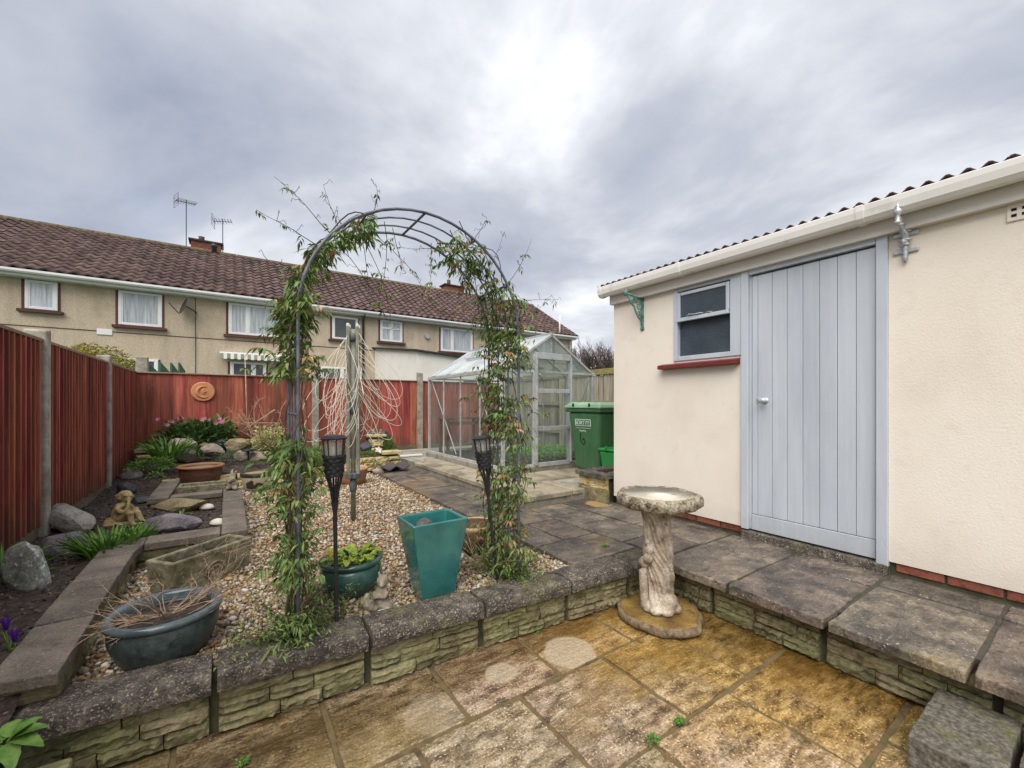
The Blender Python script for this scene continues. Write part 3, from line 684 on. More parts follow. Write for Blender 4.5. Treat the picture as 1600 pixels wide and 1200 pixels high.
mat('metal_silver', [(.38, .40, .43), (.52, .54, .57)], scale=20, rough=.4, metal=.4, bump=.2)
mat('metal_verdigris', [(.03, .09, .08), (.10, .24, .20), (.20, .38, .33)], scale=28, rough=.6, bump=.4)
mat('dark_void', [(.01, .01, .01), (.015, .015, .015)], rough=.9, bump=0, rnd=0)
SX = 3.32
add_grain('render_cream', 3, (1.2, 1.2, .6), .975, 1.015, 6); add_grain('paint_grey', 9, (4, 4, .1), .94, 1.04, 6)
add_zdirt('render_cream', .33, .56, (.48, .42, .34), .4, 5)
add_zdirt('paint_grey', .32, .55, (.27, .26, .23), .4, 9)
sh = thing('garden_shed', 'cream rendered shed with pale grey plank door and small window', 'shed', (SX, .8, PZ))
wl = MB(); T = .12; z0, z1 = .338, 2.40
dy0, dy1, wy0, wy1, wz0, wz1 = .80, 1.675, 1.745, 2.275, 1.675, 2.315
wl.bx(SX, SX+T, -1.6, dy0, z0, z1); wl.bx(SX, SX+T, dy0, wy0, 2.325, z1); wl.bx(SX, SX+T, dy1, wy0, z0, 2.325)
wl.bx(SX, SX+T, wy0, wy1, z0, wz0); wl.bx(SX, SX+T, wy0, wy1, wz1, z1); wl.bx(SX, SX+T, wy1, 2.985, z0, z1)
wl.hexa([(SX+T, 2.865, z0), (6.2, 2.865, z0), (6.2, 2.985, z0), (SX+T, 2.985, z0)], [(SX+T, 2.865, z1), (6.2, 2.865, 2.75), (6.2, 2.985, 2.75), (SX+T, 2.985, z1)])
wl.bx(6.2, 6.32, -1.6, 2.985, z0, 2.75)
wl.build('wall', 'render_cream', sh)
MB().bx(3.45, 3.5, -1.5, 2.8, .3, 2.38).build('dark_interior', 'dark_void', sh)
y = -1.6; bm_ = MB().box((0, 0, 0), (.05, .205, .062)).mesh('brick', 'brick_red')
MB().bx(SX+.02, SX+.11, -1.6, 2.97, .1, z0).build('plinth', 'wall_mortar', sh)
while y < 2.9:
    if not (dy0-.12 < y < dy1-.1): inst('brick', bm_, (SX+.035, y+.107, .315), sh, (0, 0, 0), (1, 1, 1), bevel=.004)
    y += .216
# stone threshold
MB().bx(SX-.03, SX+.08, dy0+.0, dy1, PZ-.02, .318).build('threshold', 'coping_stone', sh, bevel=.01)
# door frame and door
fr = MB(); fr.bx(SX-.022, SX+.08, dy0-.0, .857, .30, 2.322); fr.bx(SX-.022, SX+.08, 1.622, dy1+.0, .33, 2.322); fr.bx(SX-.018, SX+.08, .859, 1.62, 2.285, 2.322)
fr.bx(SX+.012, SX+.03, 1.608, 1.624, .33, 2.3)
fr.build('door_frame', 'paint_grey', sh, bevel=.004)
dr = MB().bx(SX+.03, SX+.055, .862, 1.605, .335, 2.275).build('door', 'paint_grey', sh)
bw = [.13, .10, .10, .098, .098, .10, .098]; y = 1.604
bw = bw+[1.604-.863-sum(bw)]
bw = bw[::-1] if False else [.042]+[.1]*6+[1.604-.863-.642]
for b in bw:
    MB().bx(SX+.008+U(-.0012, .0012), SX+.029, y-b+.0013, y-.0013, .452, 2.272).build('plank', 'paint_grey', dr, bevel=.0025); y -= b
MB().bx(SX+.003, SX+.029, .864, 1.604, .332, .448).build('bottom_rail', 'paint_grey', dr, bevel=.003)
kb = onX(1195, 626, SX)
m = MB(); m.ell((SX-.045, kb.y, kb.z), (.017, .030, .021), 16); m.tube([(SX+.008, kb.y, kb.z), (SX-.03, kb.y, kb.z)], .010, 12); m.tube([(SX+.009, kb.y, kb.z), (SX+.003, kb.y, kb.z)], .024, 16)
m.build('knob', 'metal_silver', dr, smooth=True)
m = MB(); m.box((SX+.006, kb.y+.052, kb.z+.003), (.006, .022, .042)); m.build('keyhole_plate', 'metal_silver', dr, bevel=.006)
MB().box((SX+.0025, kb.y+.052, kb.z+.001), (.002, .005, .016)).build('keyhole', 'dark_void', dr)
# window
wn = MB(); wn.bx(SX-.012, SX+.06, 2.235, wy1, wz0, wz1); wn.bx(SX-.012, SX+.06, 1.678, 1.765, wz0, wz1); wn.bx(SX-.012, SX+.06, 1.766, 2.234, wz0, 1.715); wn.bx(SX-.008, SX+.06, 1.766, 2.234, 2.29, wz1)
wo_ = wn.build('window', 'paint_grey', sh, bevel=.004)
MB().bx(SX+.03, SX+.036, 1.766, 2.234, 1.716, 2.03).build('pane', 'obscure_glass', wo_)
ms_ = MB(); ms_.bx(SX-.032, SX-.0, 1.768, 2.232, 2.018, 2.05); ms_.bx(SX-.022, SX-.0, 1.768, 1.795, 2.052, 2.275); ms_.bx(SX-.022, SX-.0, 2.203, 2.232, 2.052, 2.275); ms_.bx(SX-.020, SX-.0, 1.797, 2.201, 2.248, 2.275)
ms_.build('top_sash', 'paint_grey', wo_, bevel=.004)
MB().bx(SX-.010, SX-.005, 1.797, 2.201, 2.052, 2.247).build('pane', 'obscure_glass', wo_)
m = MB(); m.tube([(SX-.03, 1.98, 2.058), (SX-.042, 2.0, 2.062), (SX-.04, 2.06, 2.06), (SX-.05, 2.10, 2.066), (SX-.045, 2.12, 2.05)], .004, 6); m.tube([(SX-.028, 1.90, 2.055), (SX-.036, 1.93, 2.06), (SX-.03, 1.96, 2.056)], .004, 6); m.build('window_stay', 'metal_silver', wo_, smooth=True)
s0 = MB(); s0.hexa([(SX-.075, 1.69, 1.607), (SX+.01, 1.69, 1.607), (SX+.01, 2.40, 1.607), (SX-.075, 2.40, 1.607)], [(SX-.075, 1.69, 1.642), (SX+.01, 1.69, 1.660), (SX+.01, 2.40, 1.660), (SX-.075, 2.40, 1.642)])
s0.build('sill', 'paint_red', sh, bevel=.005)
# fascia and gutter
MB().hexa([(SX-.05, -1.7, 2.318), (SX-.001, -1.7, 2.318), (SX-.001, 3.0, 2.318), (SX-.05, 3.0, 2.318)], [(SX-.05, -1.7, 2.425), (SX-.001, -1.7, 2.425), (SX-.001, 3.0, 2.425), (SX-.05, 3.0, 2.425)]).build('fascia', 'fascia', sh, bevel=.004)
gx, gz = SX-.103, 2.462
prof = [(-.05, .035), (-.056, .03), (-.054, .0), (-.045, -.04), (-.025, -.062), (.02, -.064), (.045, -.045), (.05, .0), (.05, .03), (.045, .03), (.043, -.0), (.018, -.055), (-.022, -.055), (-.046, .0), (-.047, .033)]
def extr(m, prof, y0, y1, ox, oz):
    n = len(prof); vs = [(ox+a, y0, oz+b) for a, b in prof]+[(ox+a, y1, oz+b) for a, b in prof]
    return m.add(vs, [tuple(range(n)), tuple(range(2*n-1, n-1, -1))]+[(i, n+i, n+(i+1) % n, (i+1) % n) for i in range(n)])
gt = extr(MB(), prof, -1.8, 3.06, gx, gz).build('gutter', 'pvc_cream', sh)
pr2 = [(a*1.09+.0, b*1.09) for a, b in prof]
for yy in (3.045, 2.14, .90, -.35):
    w2 = .018 if yy < 3 else .022
    extr(MB(), pr2, yy-w2, yy+w2, gx, gz).build('gutter_joint', 'pvc_cream', gt)
MB().add([(gx+a, 3.069, gz+b) for a, b in prof[:9]], [tuple(range(9))]).build('end_cap', 'pvc_cream', gt)
# corrugated roof sheets
rt = thing  # (alias keeps the line below short)
roofo = MB().bx(SX-.02, SX+.10, -1.65, 2.98, 2.425, 2.455).build('roof', 'fascia', sh)
for i in range(7):
    y0 = -1.75+i*.69; y1 = y0+.72; n = 56; vs = []
    for xx, zz in ((SX-.115, 2.512), (6.4, 2.90)):
        for th in (0, .009):
            for j in range(n+1):
                yy = y0+(y1-y0)*j/n; vs.append((xx, yy, zz+.013*math.cos(yy/.0762*2*math.pi)+th+.003*(i % 2)))
    fs = []; q = n+1
    for j in range(n): fs += [(j, j+1, 2*q+j+1, 2*q+j), (q+j, 3*q+j, 3*q+j+1, q+j+1), (j, q+j, q+j+1, j+1), (2*q+j, 2*q+j+1, 3*q+j+1, 3*q+j)]
    MB().add(vs, fs).build('corrugated_sheet', 'roof_sheet', roofo, smooth=False)
# air brick
av = onX(1592, 332, SX)
ab = MB().box((SX-.002, av.y-.04, av.z+.005), (.016, .16, .09)).build('air_brick', 'render_cream', sh, bevel=.004)
for i in range(4):
    for j in range(2): MB().box((SX-.0105, av.y+.015-.035*i, av.z-.012+.03*j), (.003, .018, .014)).build('vent_hole', 'dark_void', ab)
# hanging brackets on the shed
def scroll(c, r0, r1, a0, turns, pl, n=26):
    return [Vector(c)+Vector((0, 0, 0))+pl(math.cos(a0+turns*2*math.pi*i/n)*(r0+(r1-r0)*i/n), math.sin(a0+turns*2*math.pi*i/n)*(r0+(r1-r0)*i/n)) for i in range(n+1)]
bk = thing('hanging_bracket', 'green verdigris scrolled iron bracket on shed wall under the gutter end', 'bracket', (SX, 2.63, 2.02))
by = 2.62; m = MB(); pl = lambda a, b: Vector((-a, 0, b))
m.bx(SX-.016, SX, by-.016, by+.016, 2.03, 2.325); m.box((SX-.008, by, 2.02), (.014, .04, .03)); m.box((SX-.008, by, 2.33), (.014, .04, .03)); m.build('back_plate', 'metal_verdigris', bk, bevel=.005)
m = MB(); m.tube([(SX-.01, by, 2.305), (SX-.12, by, 2.318), (SX-.235, by, 2.332)], .010, 8); m.build('arm', 'metal_verdigris', bk, smooth=True)
m = MB(); m.tube([(SX-.012, by, 2.06), (SX-.03, by, 2.10), (SX-.07, by, 2.13), (SX-.10, by, 2.17), (SX-.125, by, 2.22), (SX-.17, by, 2.25), (SX-.215, by, 2.315)], .008, 8); m.build('brace', 'metal_verdigris', bk, smooth=True)
m = MB(); m.tube(scroll((SX-.06, by, 2.235), .045, .008, .5, 1.6, pl), .006, 6); m.build('scroll', 'metal_verdigris', bk, smooth=True)
m = MB(); m.tube(scroll((SX-.055, by, 2.165), .03, .006, 2.5, 1.5, pl), .006, 6); m.build('scroll', 'metal_verdigris', bk, smooth=True)
m = MB(); m.tube(scroll((SX-.135, by, 2.28), .032, .006, 1.5, 1.5, pl), .006, 6); m.build('scroll', 'metal_verdigris', bk, smooth=True)
m = MB(); m.ell((SX-.245, by, 2.332), (.016, .018, .022), 10); m.tube([(SX-.245, by, 2.31), (SX-.24, by, 2.36)], [.020, .012], 10); m.build('finial', 'metal_verdigris', bk, smooth=True)
bk = thing('hanging_bracket', 'silver painted ornate iron bracket beside the shed door frame', 'bracket', (SX, .73, 2.15))
by = .722; m = MB()
m.lathe((SX-.018, by, 0), [(.002, 2.125), (.010, 2.14), (.014, 2.165), (.011, 2.175), (.016, 2.19), (.011, 2.20), (.016, 2.21), (.011, 2.225), (.017, 2.26), (.012, 2.27), (.019, 2.28), (.017, 2.33), (.012, 2.335), (.012, 2.36), (.003, 2.375)], 10); m.build('stem', 'metal_silver', bk, smooth=True)
for zz in (2.20, 2.30):
    m = MB(); m.box((SX-.007, by, zz), (.014, .115, .026)); m.build('wall_plate', 'metal_silver', bk, bevel=.006)
m = MB(); m.tube([(SX-.02, by, 2.34), (SX-.09, by, 2.35), (SX-.155, by, 2.365)], .009, 8); m.tube([(SX-.02, by, 2.24), (SX-.06, by, 2.27), (SX-.085, by, 2.31), (SX-.10, by, 2.352)], .007, 8); m.build('arm', 'metal_silver', bk, smooth=True)
for (c_, r0_, a0_) in (((SX-.055, by, 2.305), .034, 0), ((SX-.10, by, 2.335), .022, 2), ((SX-.045, by, 2.25), .024, 1.2)):
    m = MB(); m.tube(scroll(c_, r0_, .005, a0_, 1.5, pl), .0075, 6); m.ell(c_, (.010, .014, .010), 8); m.build('scroll', 'metal_silver', bk, smooth=True)
for zz, s2 in ((2.235, .018), (2.262, .022), (2.315, .022)):
    m = MB(); m.ell((SX-.022, by, zz), (.018, s2*1.5, .012), 10); m.build('leaf_boss', 'metal_silver', bk, smooth=True)
m = MB(); m.lathe((SX-.165, by, 0), [(.003, 2.315), (.015, 2.325), (.015, 2.34), (.008, 2.345), (.013, 2.355), (.008, 2.365), (.014, 2.375), (.020, 2.39), (.017, 2.405), (.008, 2.41), (.012, 2.42), (.002, 2.445)], 10); m.build('finial', 'metal_silver', bk, smooth=True)

# ================================================================== planter box of walling stone at the shed corner
pb = thing('raised_planter', 'small square stone planter with grey coping built at the shed corner', 'planter', (3.5, 3.2, PZ))
X0, X1, Y0, Y1 = 3.245, 3.98, 3.03, 3.44
m = MB(); m.bx(X0+.02, X1, Y0+.02, Y0+.1, .2, .50); m.bx(X0+.02, X1, Y1-.1, Y1-.02, .2, .50); m.bx(X0+.02, X0+.1, Y0+.1, Y1-.1, .2, .50); m.bx(X1-.08, X1, Y0+.1, Y1-.1, .2, .50); m.build('wall', 'wall_mortar', pb)
random.seed(5)
mat('planter_stone', [(.30, .22, .085), (.46, .37, .18), (.52, .44, .26)], scale=9, rough=.8, bump=.7, bscale=40, rnd=.2, speck=((.10, .08, .03), 16, .62, .6))
WP = [stonemesh('stone_p', 'planter_stone', s, 6, 3, .14) for s in (21, 22, 23)]
for r in range(3):
    za = .395+r*.037
    for (a, b) in (((Y0, Y0+.17), (Y0+.17, Y1)) if r % 2 else ((Y0, Y0+.27), (Y0+.27, Y1))):
        inst('stone', random.choice(WP), (X0+.025, (a+b)/2, za+.018), pb, (0, 0, -math.pi/2), (b-a-.005, .045, .036))
    for (a, b) in ((X0+.03, X0+.3), (X0+.3, X1)):
        inst('stone', random.choice(WP), ((a+b)/2, Y1-.02, za+.018), pb, (0, 0, math.pi), (b-a-.005, .045, .036))
MB().bx(X0, X0+.06, Y0, Y1, .22, .392).build('base_course', 'wall_stone', pb, bevel=.008)
for (a, b, c, d) in ((X0-.03, X0+.13, Y0-.02, Y1+.03), (X0+.135, X1, Y1-.13, Y1+.03), (X0+.135, X1, Y0-.02, Y0+.11)):
    slabmesh(MB(), a, b, c, d, .507, .557, int(a*100), 6, 6, .006, .006).build('coping', 'coping_stone', pb, bevel=.008)
MB().bx(X0+.1, X1-.08, Y0+.1, Y1-.1, .3, .50).build('soil_fill', 'soil', pb)

# ================================================================== wheelie bin and little green caddy behind the shed corner
mat('bin_green', [(.042, .12, .052), (.06, .155, .068)], scale=3, rough=.45, bump=.08, bscale=120, rnd=0)
mat('bin_lid', [(.20, .34, .21), (.28, .42, .28)], scale=3, rough=.4, bump=.05, rnd=0)
mat('caddy_green', [(.02, .20, .045), (.03, .26, .06)], scale=4, rough=.4, bump=.05, rnd=0)
mat('print_white', [(.62, .68, .64), (.7, .75, .7)], rough=.5, bump=0, rnd=0)
mat('print_black', [(.01, .012, .01), (.02, .02, .02)], rough=.5, bump=0, rnd=0)
add_zdirt('bin_green', .37, .62, (.09, .085, .06), .5, 9); add_grain('bin_green', 12, (2, 2, .3), .82, 1.12, 5)
bx_, by_ = 4.14, 4.02
bn = thing('wheelie_bin', 'green wheeled rubbish bin with pale green lid and white sticker', 'bin', (bx_, by_, TZ))
BZ = 1.285
m = MB(); a, b = .215, .27
def rect(x, y, hx, hy, z): return [(x-hx, y-hy, z), (x+hx, y-hy, z), (x+hx, y+hy, z), (x-hx, y+hy, z)]
m.hexa(rect(bx_, by_, .20, .22, TZ+.03), rect(bx_, by_, .265, .30, BZ-.10)); m.build('body', 'bin_green', bn, bevel=.045, seg=4)
m = MB(); m.hexa(rect(bx_, by_, .285, .325, BZ-.105), rect(bx_, by_, .285, .325, BZ-.055)); m.build('rim', 'bin_green', bn, bevel=.015)
m = MB(); m.hexa(rect(bx_, by_, .30, .34, BZ-.052), rect(bx_, by_, .295, .335, BZ-.015)); m.hexa(rect(bx_, by_, .285, .325, BZ-.014), rect(bx_, by_, .23, .27, BZ+.03)); m.build('lid', 'bin_lid', bn, bevel=.012)
for s in (-1, 1):
    m = MB(); m.tube([(bx_+.24, by_+s*.25, TZ+.09), (bx_+.24, by_+s*.21, TZ+.09)], .09, 18); m.build('wheel', 'print_black', bn, smooth=False)
    m = MB(); m.bx(bx_-.308, bx_-.296, by_-.012+s*.15, by_+.012+s*.15, BZ-.03, BZ+.012); m.build('lid_clip', 'print_black', bn)
def textmesh(s, size, name, mt, M4, parent, ext=.001):
    cu = bpy.data.curves.new(name, 'FONT'); cu.body = s; cu.size = size; cu.extrude = ext; cu.align_x = 'CENTER'
    to = bpy.data.objects.new(name+'_tmp', cu); col.objects.link(to)
    dg = bpy.context.evaluated_depsgraph_get(); me = bpy.data.meshes.new_from_object(to.evaluated_get(dg))
    bpy.data.objects.remove(to); me.materials.clear(); me.materials.append(MATS[mt])
    o = bpy.data.objects.new(name, me); col.objects.link(o); o.parent = parent; o.matrix_local = Matrix.Translation(-ORG[parent.name]) @ M4; return o
# the near (-Y) face leans: build its frame
zt, zb = BZ-.10, TZ+.03; ysl = (-.265+.20)/(zt-zb)
def facept(x, z): return Vector((bx_-.20+ysl*(z-zb)-.002, by_-(x-bx_), z))   # x runs left to right on the -X face
FM = lambda x, z: Matrix.Translation(facept(x, z)) @ Matrix.Rotation(-math.pi/2, 4, 'Z') @ Matrix.Rotation(math.pi/2+math.atan(-ysl), 4, 'X')
lz = 1.06
def facequad(x0, x1, z0, z1, nm, mt, off=.003):
    q = [facept(x0, z0), facept(x1, z0), facept(x1, z1), facept(x0, z1)]
    q = [p+Vector((-off, 0, 0)) for p in q]; r_ = [p+Vector((.002, 0, 0)) for p in q]
    return MB().hexa([q[0], q[1], r_[1], r_[0]], [q[3], q[2], r_[2], r_[3]]).build(nm, mt, bn)
facequad(bx_-.155, bx_+.135, .998, 1.088, 'sticker', 'print_white')
facequad(bx_-.145, bx_+.125, 1.006, 1.080, 'sticker_panel', 'bin_green', .0045)
t1 = textmesh('SORT', .072, 'sticker_text', 'print_white', FM(bx_-.06, 1.018) @ Matrix.Translation((0, 0, .005)), bn)
t1 = textmesh('iT!', .072, 'sticker_text', 'print_white', FM(bx_+.075, 1.018) @ Matrix.Translation((0, 0, .005)), bn)
facequad(bx_-.15, bx_+.13, .968, .972, 'sticker_line', 'print_white')
textmesh('Recycling', .032, 'small_text', 'print_white', FM(bx_-.02, .925) @ Matrix.Translation((0, 0, .002)), bn)
m = MB(); pts6 = [(-.045, .10), (-.055, .05), (-.05, 0), (-.03, -.035), (0, -.045), (.025, -.03), (.03, 0), (.015, .03), (-.0, .035), (-.012, .01)]
m.tube([facept(bx_-.02+a, .80+b)+Vector((-.001, 0, 0)) for a, b in pts6], .006, 5); m.build('painted_number', 'print_black', bn)
cd = thing('food_caddy', 'small bright green caddy beside the wheelie bin at the shed corner', 'caddy', (4.02, 3.62, TZ))
m = MB(); m.hexa(rect(4.05, 3.62, .12, .10, TZ+.004), rect(4.05, 3.62, .155, .135, .70)); m.build('body', 'caddy_green', cd, bevel=.03)
m = MB(); m.hexa(rect(4.05, 3.62, .168, .148, .702), rect(4.05, 3.62, .16, .14, .735)); m.build('lid', 'caddy_green', cd, bevel=.012)
m = MB(); m.tube([(3.89, 3.62, .69), (3.875, 3.62, .72), (3.875, 3.62, .755), (3.90, 3.62, .765)], .008, 6); m.build('handle', 'caddy_green', cd, smooth=True)

# ================================================================== greenhouse 
mat('aluminium', [(.32, .33, .33), (.45, .46, .46), (.50, .51, .52)], scale=9, rough=.45, metal=.35, bump=.15, rnd=.06)
glass('green_glass', (.62, .66, .66), alpha=.992, dirt=.08)
glass('roof_glass', (.80, .83, .85), alpha=.74, rough=.25)
gh = thing('greenhouse', 'aluminium framed greenhouse with glass gable roof on the raised terrace', 'greenhouse', (3.75, 5.7, TZ))
gx0, gx1, gy0, gy1, gb, ge, gr = 2.965, 4.60, 4.56, 6.97, .44, 1.735, 2.265
gm = (gx0+gx1)/2
m = MB()
m.bx(gx0-.05, gx0+.06, gy0-.05, gy1+.05, .3, gb-.002); m.bx(gx1-.06, gx1+.05, gy0-.05, gy1+.05, .3, gb-.002); m.bx(gx0+.061, gx1-.061, gy1-.06, gy1+.05, .3, gb-.002); m.bx(gx0+.061, gx1-.061, gy0-.05, gy0+.06, .3, gb-.002)
m.build('plinth', 'concrete', gh, bevel=.01)
def gbar(a, b, w=.022, d=.026, nm='glazing_bar'): MB().bar(a, b, w, d).build(nm, 'aluminium', gh, bevel=.003, seg=1)
for x in (gx0, gx1):
    gbar((x, gy0, gb), (x, gy1, gb), .04, .04, 'sill_bar'); gbar((x, gy0-.03, ge), (x, gy1+.03, ge), .045, .05, 'eave_bar')
    for i in range(5):
        y = gy0+(gy1-gy0)*i/4; w_ = .042 if i in (0, 4) else .022
        gbar((x, y, gb+.02), (x, y, ge-.02), w_, w_, 'corner_post' if i in (0, 4) else 'glazing_bar')
for y in (gy0, gy1):
    gbar((gx0, y, gb), (gx1, y, gb), .04, .04, 'sill_bar')
    gbar((gx0, y, ge), (gm, y, gr), .035, .035, 'gable_bar'); gbar((gx1, y, ge), (gm, y, gr), .035, .035, 'gable_bar')
    gbar((gx0+.02, y+.0, ge), (gx1-.02, y, ge), .03, .03, 'tie_bar')
gbar((gm, gy0-.02, gr+.012), (gm, gy1+.02, gr+.012), .05, .045, 'ridge_bar')
for i in range(1, 4):
    y = gy0+(gy1-gy0)*i/4
    for x in (gx0, gx1): gbar((x, y, ge), (gm, y, gr), .026, .03, 'roof_bar')
# bracing struts inside the long side
gbar((gx0+.03, gy0+.08, gb+.05), (gx0+.03, gy0+.75, ge-.08), .016, .006, 'brace'); gbar((gx0+.03, gy1-.05, ge-.05), (gx0+.03, gy1-1.0, gb+.05), .016, .006, 'brace')
gbar((gx1-.03, gy0+.6, gb+.05), (gx1-.03, gy0+.05, ge-.08), .016, .006, 'brace'); gbar((gx1-.03, gy1-.05, ge-.05), (gx1-.03, gy1-.7, gb+.05), .016, .006, 'brace')
# door opening in the gable end
dxa, dxb = 3.475, 4.11
for x in (dxa, dxb): gbar((x, gy0, gb+.02), (x, gy0, ge+.24), .05, .05, 'door_post')
gbar((dxa, gy0-.03, 1.975), (dxb, gy0-.03, 1.975), .06, .05, 'door_track')
gd = MB(); xa, xb = dxa+.005, dxb-.005; yd = gy0-.05
for (p, q, w_) in (((xa, yd, .45), (xa, yd, 1.95), .045), ((xb, yd, .45), (xb, yd, 1.95), .045)): gd.bar(p, q, w_, .025)
for z, w_ in ((.455, .06), (.95, .06), (1.47, .06), (1.935, .05)): gd.bar((xa+.024, yd, z), (xb-.024, yd, z), .022, w_)
gdo = gd.build('door', 'aluminium', gh, bevel=.003, seg=1)
for z0_, z1_ in ((.49, .915), (.985, 1.435), (1.505, 1.905)):
    MB().bx(xa+.025, xb-.025, yd-.002, yd+.002, z0_, z1_).build('pane', 'green_glass', gdo)
for x in (gx0, gx1):
    for i in range(4):
        y0, y1 = gy0+(gy1-gy0)*i/4+.018, gy0+(gy1-gy0)*(i+1)/4-.018
        for z0_, z1_ in ((gb+.025, 1.08), (1.084, ge-.03)):
            MB().bx(x-.002, x+.002, y0, y1, z0_, z1_).build('pane', 'green_glass', gh)
        s_ = 1 if x == gx0 else -1; x_ = x
        def rp(t): return (x_+(gm-x_)*t, ge+(gr-ge)*t+.018)
        tt = [.03, .5, .97]
        for t0, t1 in zip(tt, tt[1:]):
            (xa_, za_), (xb_, zb_) = rp(t0), rp(t1); dz = .008 if t0 < .1 else .0
            MB().hexa([(xa_, y0, za_+dz), (xb_, y0, zb_), (xb_, y1, zb_), (xa_, y1, za_+dz)], [(xa_, y0, za_+dz+.004), (xb_, y0, zb_+.004), (xb_, y1, zb_+.004), (xa_, y1, za_+dz+.004)]).build('pane', 'roof_glass', gh)
# opening roof vents on the near slope
for i in (1, 2):
    y0, y1 = gy0+(gy1-gy0)*i/4+.04, gy0+(gy1-gy0)*(i+1)/4-.04; p0 = (gm-.01, gr+.035); p1 = (gm-.42, gr-.215)
    vm = MB(); vm.bar((p0[0], y0, p0[1]), (p1[0], y0, p1[1]), .025, .02); vm.bar((p0[0], y1, p0[1]), (p1[0], y1, p1[1]), .025, .02); vm.bar((p1[0], y0, p1[1]), (p1[0], y1, p1[1]), .03, .02)
    vo = vm.build('roof_vent', 'aluminium', gh)
for y in (gy0, gy1):
    segs = [(gx0+.03, dxa-.03), (dxb+.03, gx1-.03)] if y == gy0 else [(gx0+.03, gm-.01), (gm+.01, gx1-.03)]
    for a, b in segs: MB().bx(a, b, y-.002, y+.002, gb+.025, ge-.02).build('pane', 'green_glass', gh)
    zz0 = ge+.02
    for sx in (0, 1):
        xo = gx0 if sx == 0 else gx1; q = .1
        P0 = [(xo+(gm-xo)*.05, y-.002, zz0), (gm, y-.002, zz0), (gm, y-.002, gr-.03)]
        if sx: P0 = P0[::-1]
        MB().add(P0+[(p[0], y+.002, p[2]) for p in P0], [(0, 1, 2), (5, 4, 3), (0, 3, 4, 1), (1, 4, 5, 2), (2, 5, 3, 0)]).build('gable_pane', 'green_glass', gh)
# wooden staging along the back inside
mat('old_wood', [(.09, .055, .035), (.17, .11, .07)], scale=8, rough=.85, bump=.4)
bo = thing('staging_bench', 'weathered wooden slatted staging inside the greenhouse', 'bench', (4.0, 6.8, TZ))
for i in range(3): MB().bx(gx0+.12, gx1-.1, 6.5+i*.13, 6.6+i*.13, 1.02, 1.045).build('slat', 'old_wood', bo)
for x in (gx0+.15, gm, gx1-.15):
    for y in (6.53, 6.83): MB().bx(x-.022, x+.022, y-.022, y+.022, TZ+.004, 1.018).build('leg', 'old_wood', bo)
MB().bx(gx0+.13, gx1-.12, 6.52, 6.545, .92, .975).build('apron', 'old_wood', bo)
mat('weed_green', [(.10, .27, .03), (.18, .42, .05), (.26, .52, .08)], scale=20, rough=.7, bump=0, rnd=.3, island=True, transl=.25)
MB().bx(gx0+.06, gx1-.06, gy0+.06, gy1-.06, .30, .425).build('greenhouse_bed', 'soil', kind='structure')
m = MB(); random.seed(9)
for i in range(2600):
    x = gx1-.1-abs(random.gauss(0, .45)); y = gy0+.12+abs(random.gauss(0, .75))
    if not (gx0+.1 < x < gx1-.08 and y < gy1-.3): continue
    hgt = max(.02, .30-.28*((gx1-.5-x)**2+(y-gy0-.5)**2)*1.6)*U(.3, 1)
    p = Vector((x, y, .42+hgt*.8)); m.leaf(p, (U(-1, 1), U(-1, 1), U(-.1, .8)), (0, 0, 1), U(.03, .07), U(.015, .03), .4)
m.build('weeds', 'weed_green', kind='stuff', label='bright green weeds growing inside the greenhouse', cat='weeds')
# ================================================================== terrace of houses behind
mat('pebbledash', [(.38, .305, .22), (.50, .41, .305), (.58, .49, .38)], scale=34, rough=.9, bump=.8, bscale=30, rnd=0, bdist=.02, speck=[((.32, .25, .17), 1.1, .56, .3)])
mat('roof_tile', [(.05, .031, .028), (.098, .062, .055), (.15, .098, .085)], scale=5, rough=.8, bump=.3, bscale=30, rnd=.30, hue=.01, moss=((.16, .15, .05), 2.2, .63, .6))
mat('roof_tile_many', [(.05, .031, .028), (.098, .062, .055), (.15, .098, .085)], scale=5, rough=.8, bump=.3, bscale=30, rnd=.30, hue=.01, island=True, moss=((.16, .15, .05), 2.2, .63, .6))
mat('ridge_tile', [(.075, .05, .035), (.15, .11, .07)], scale=4, rough=.85, bump=.3, moss=((.20, .17, .045), 3.5, .46, .85))
mat('pvc_white', [(.66, .66, .66), (.74, .74, .74)], scale=3, rough=.35, bump=0, rnd=.02)
mat('sill_brown', [(.07, .026, .022), (.12, .05, .042)], scale=8, rough=.7, bump=.2)
mat('curtain_pane', [(.22, .25, .28), (.40, .43, .46), (.55, .57, .58)], scale=3.2, rough=.1, bump=0, rnd=.12, stretch=(6, 1, .35), spec=.6, rrange=.04)
mat('dark_pane', [(.03, .035, .04), (.07, .08, .085)], scale=2, rough=.08, bump=0, spec=.7, rrange=.03)
mat('chimney_brick', [(.16, .06, .04), (.27, .11, .07)], scale=12, rough=.9, bump=.4, rnd=.2)
mat('metal_dark', [(.045, .05, .055), (.09, .095, .10)], scale=20, rough=.5, bump=.1, metal=.3)
mat('awning_cloth', [(.10, .12, .10), (.62, .58, .45)], scale=14, rough=.8, bump=0, stretch=(1, .01, .01), detail=0, lo=.49, hi=.51, rnd=0)
mat('white_render', [(.68, .645, .60), (.74, .71, .66)], scale=1.5, rough=.85, bump=.2, rnd=0, speck=((.58, .54, .49), 2.5, .58, .35))
mat('felt_dark', [(.03, .028, .028), (.06, .055, .05)], scale=8, rough=.9)
HYY = 17.8
add_grain('pebbledash', 1.1, (2, 2, .35), .84, 1.1, 6)
for q in ('roof_tile', 'roof_tile_many'): add_grain(q, .9, (1, 1, 1), .74, 1.22, 5)
hs = thing('terraced_house', 'long pebbledashed terrace of two storey houses with brown tiled roof', 'house', (5, HYY, 0))
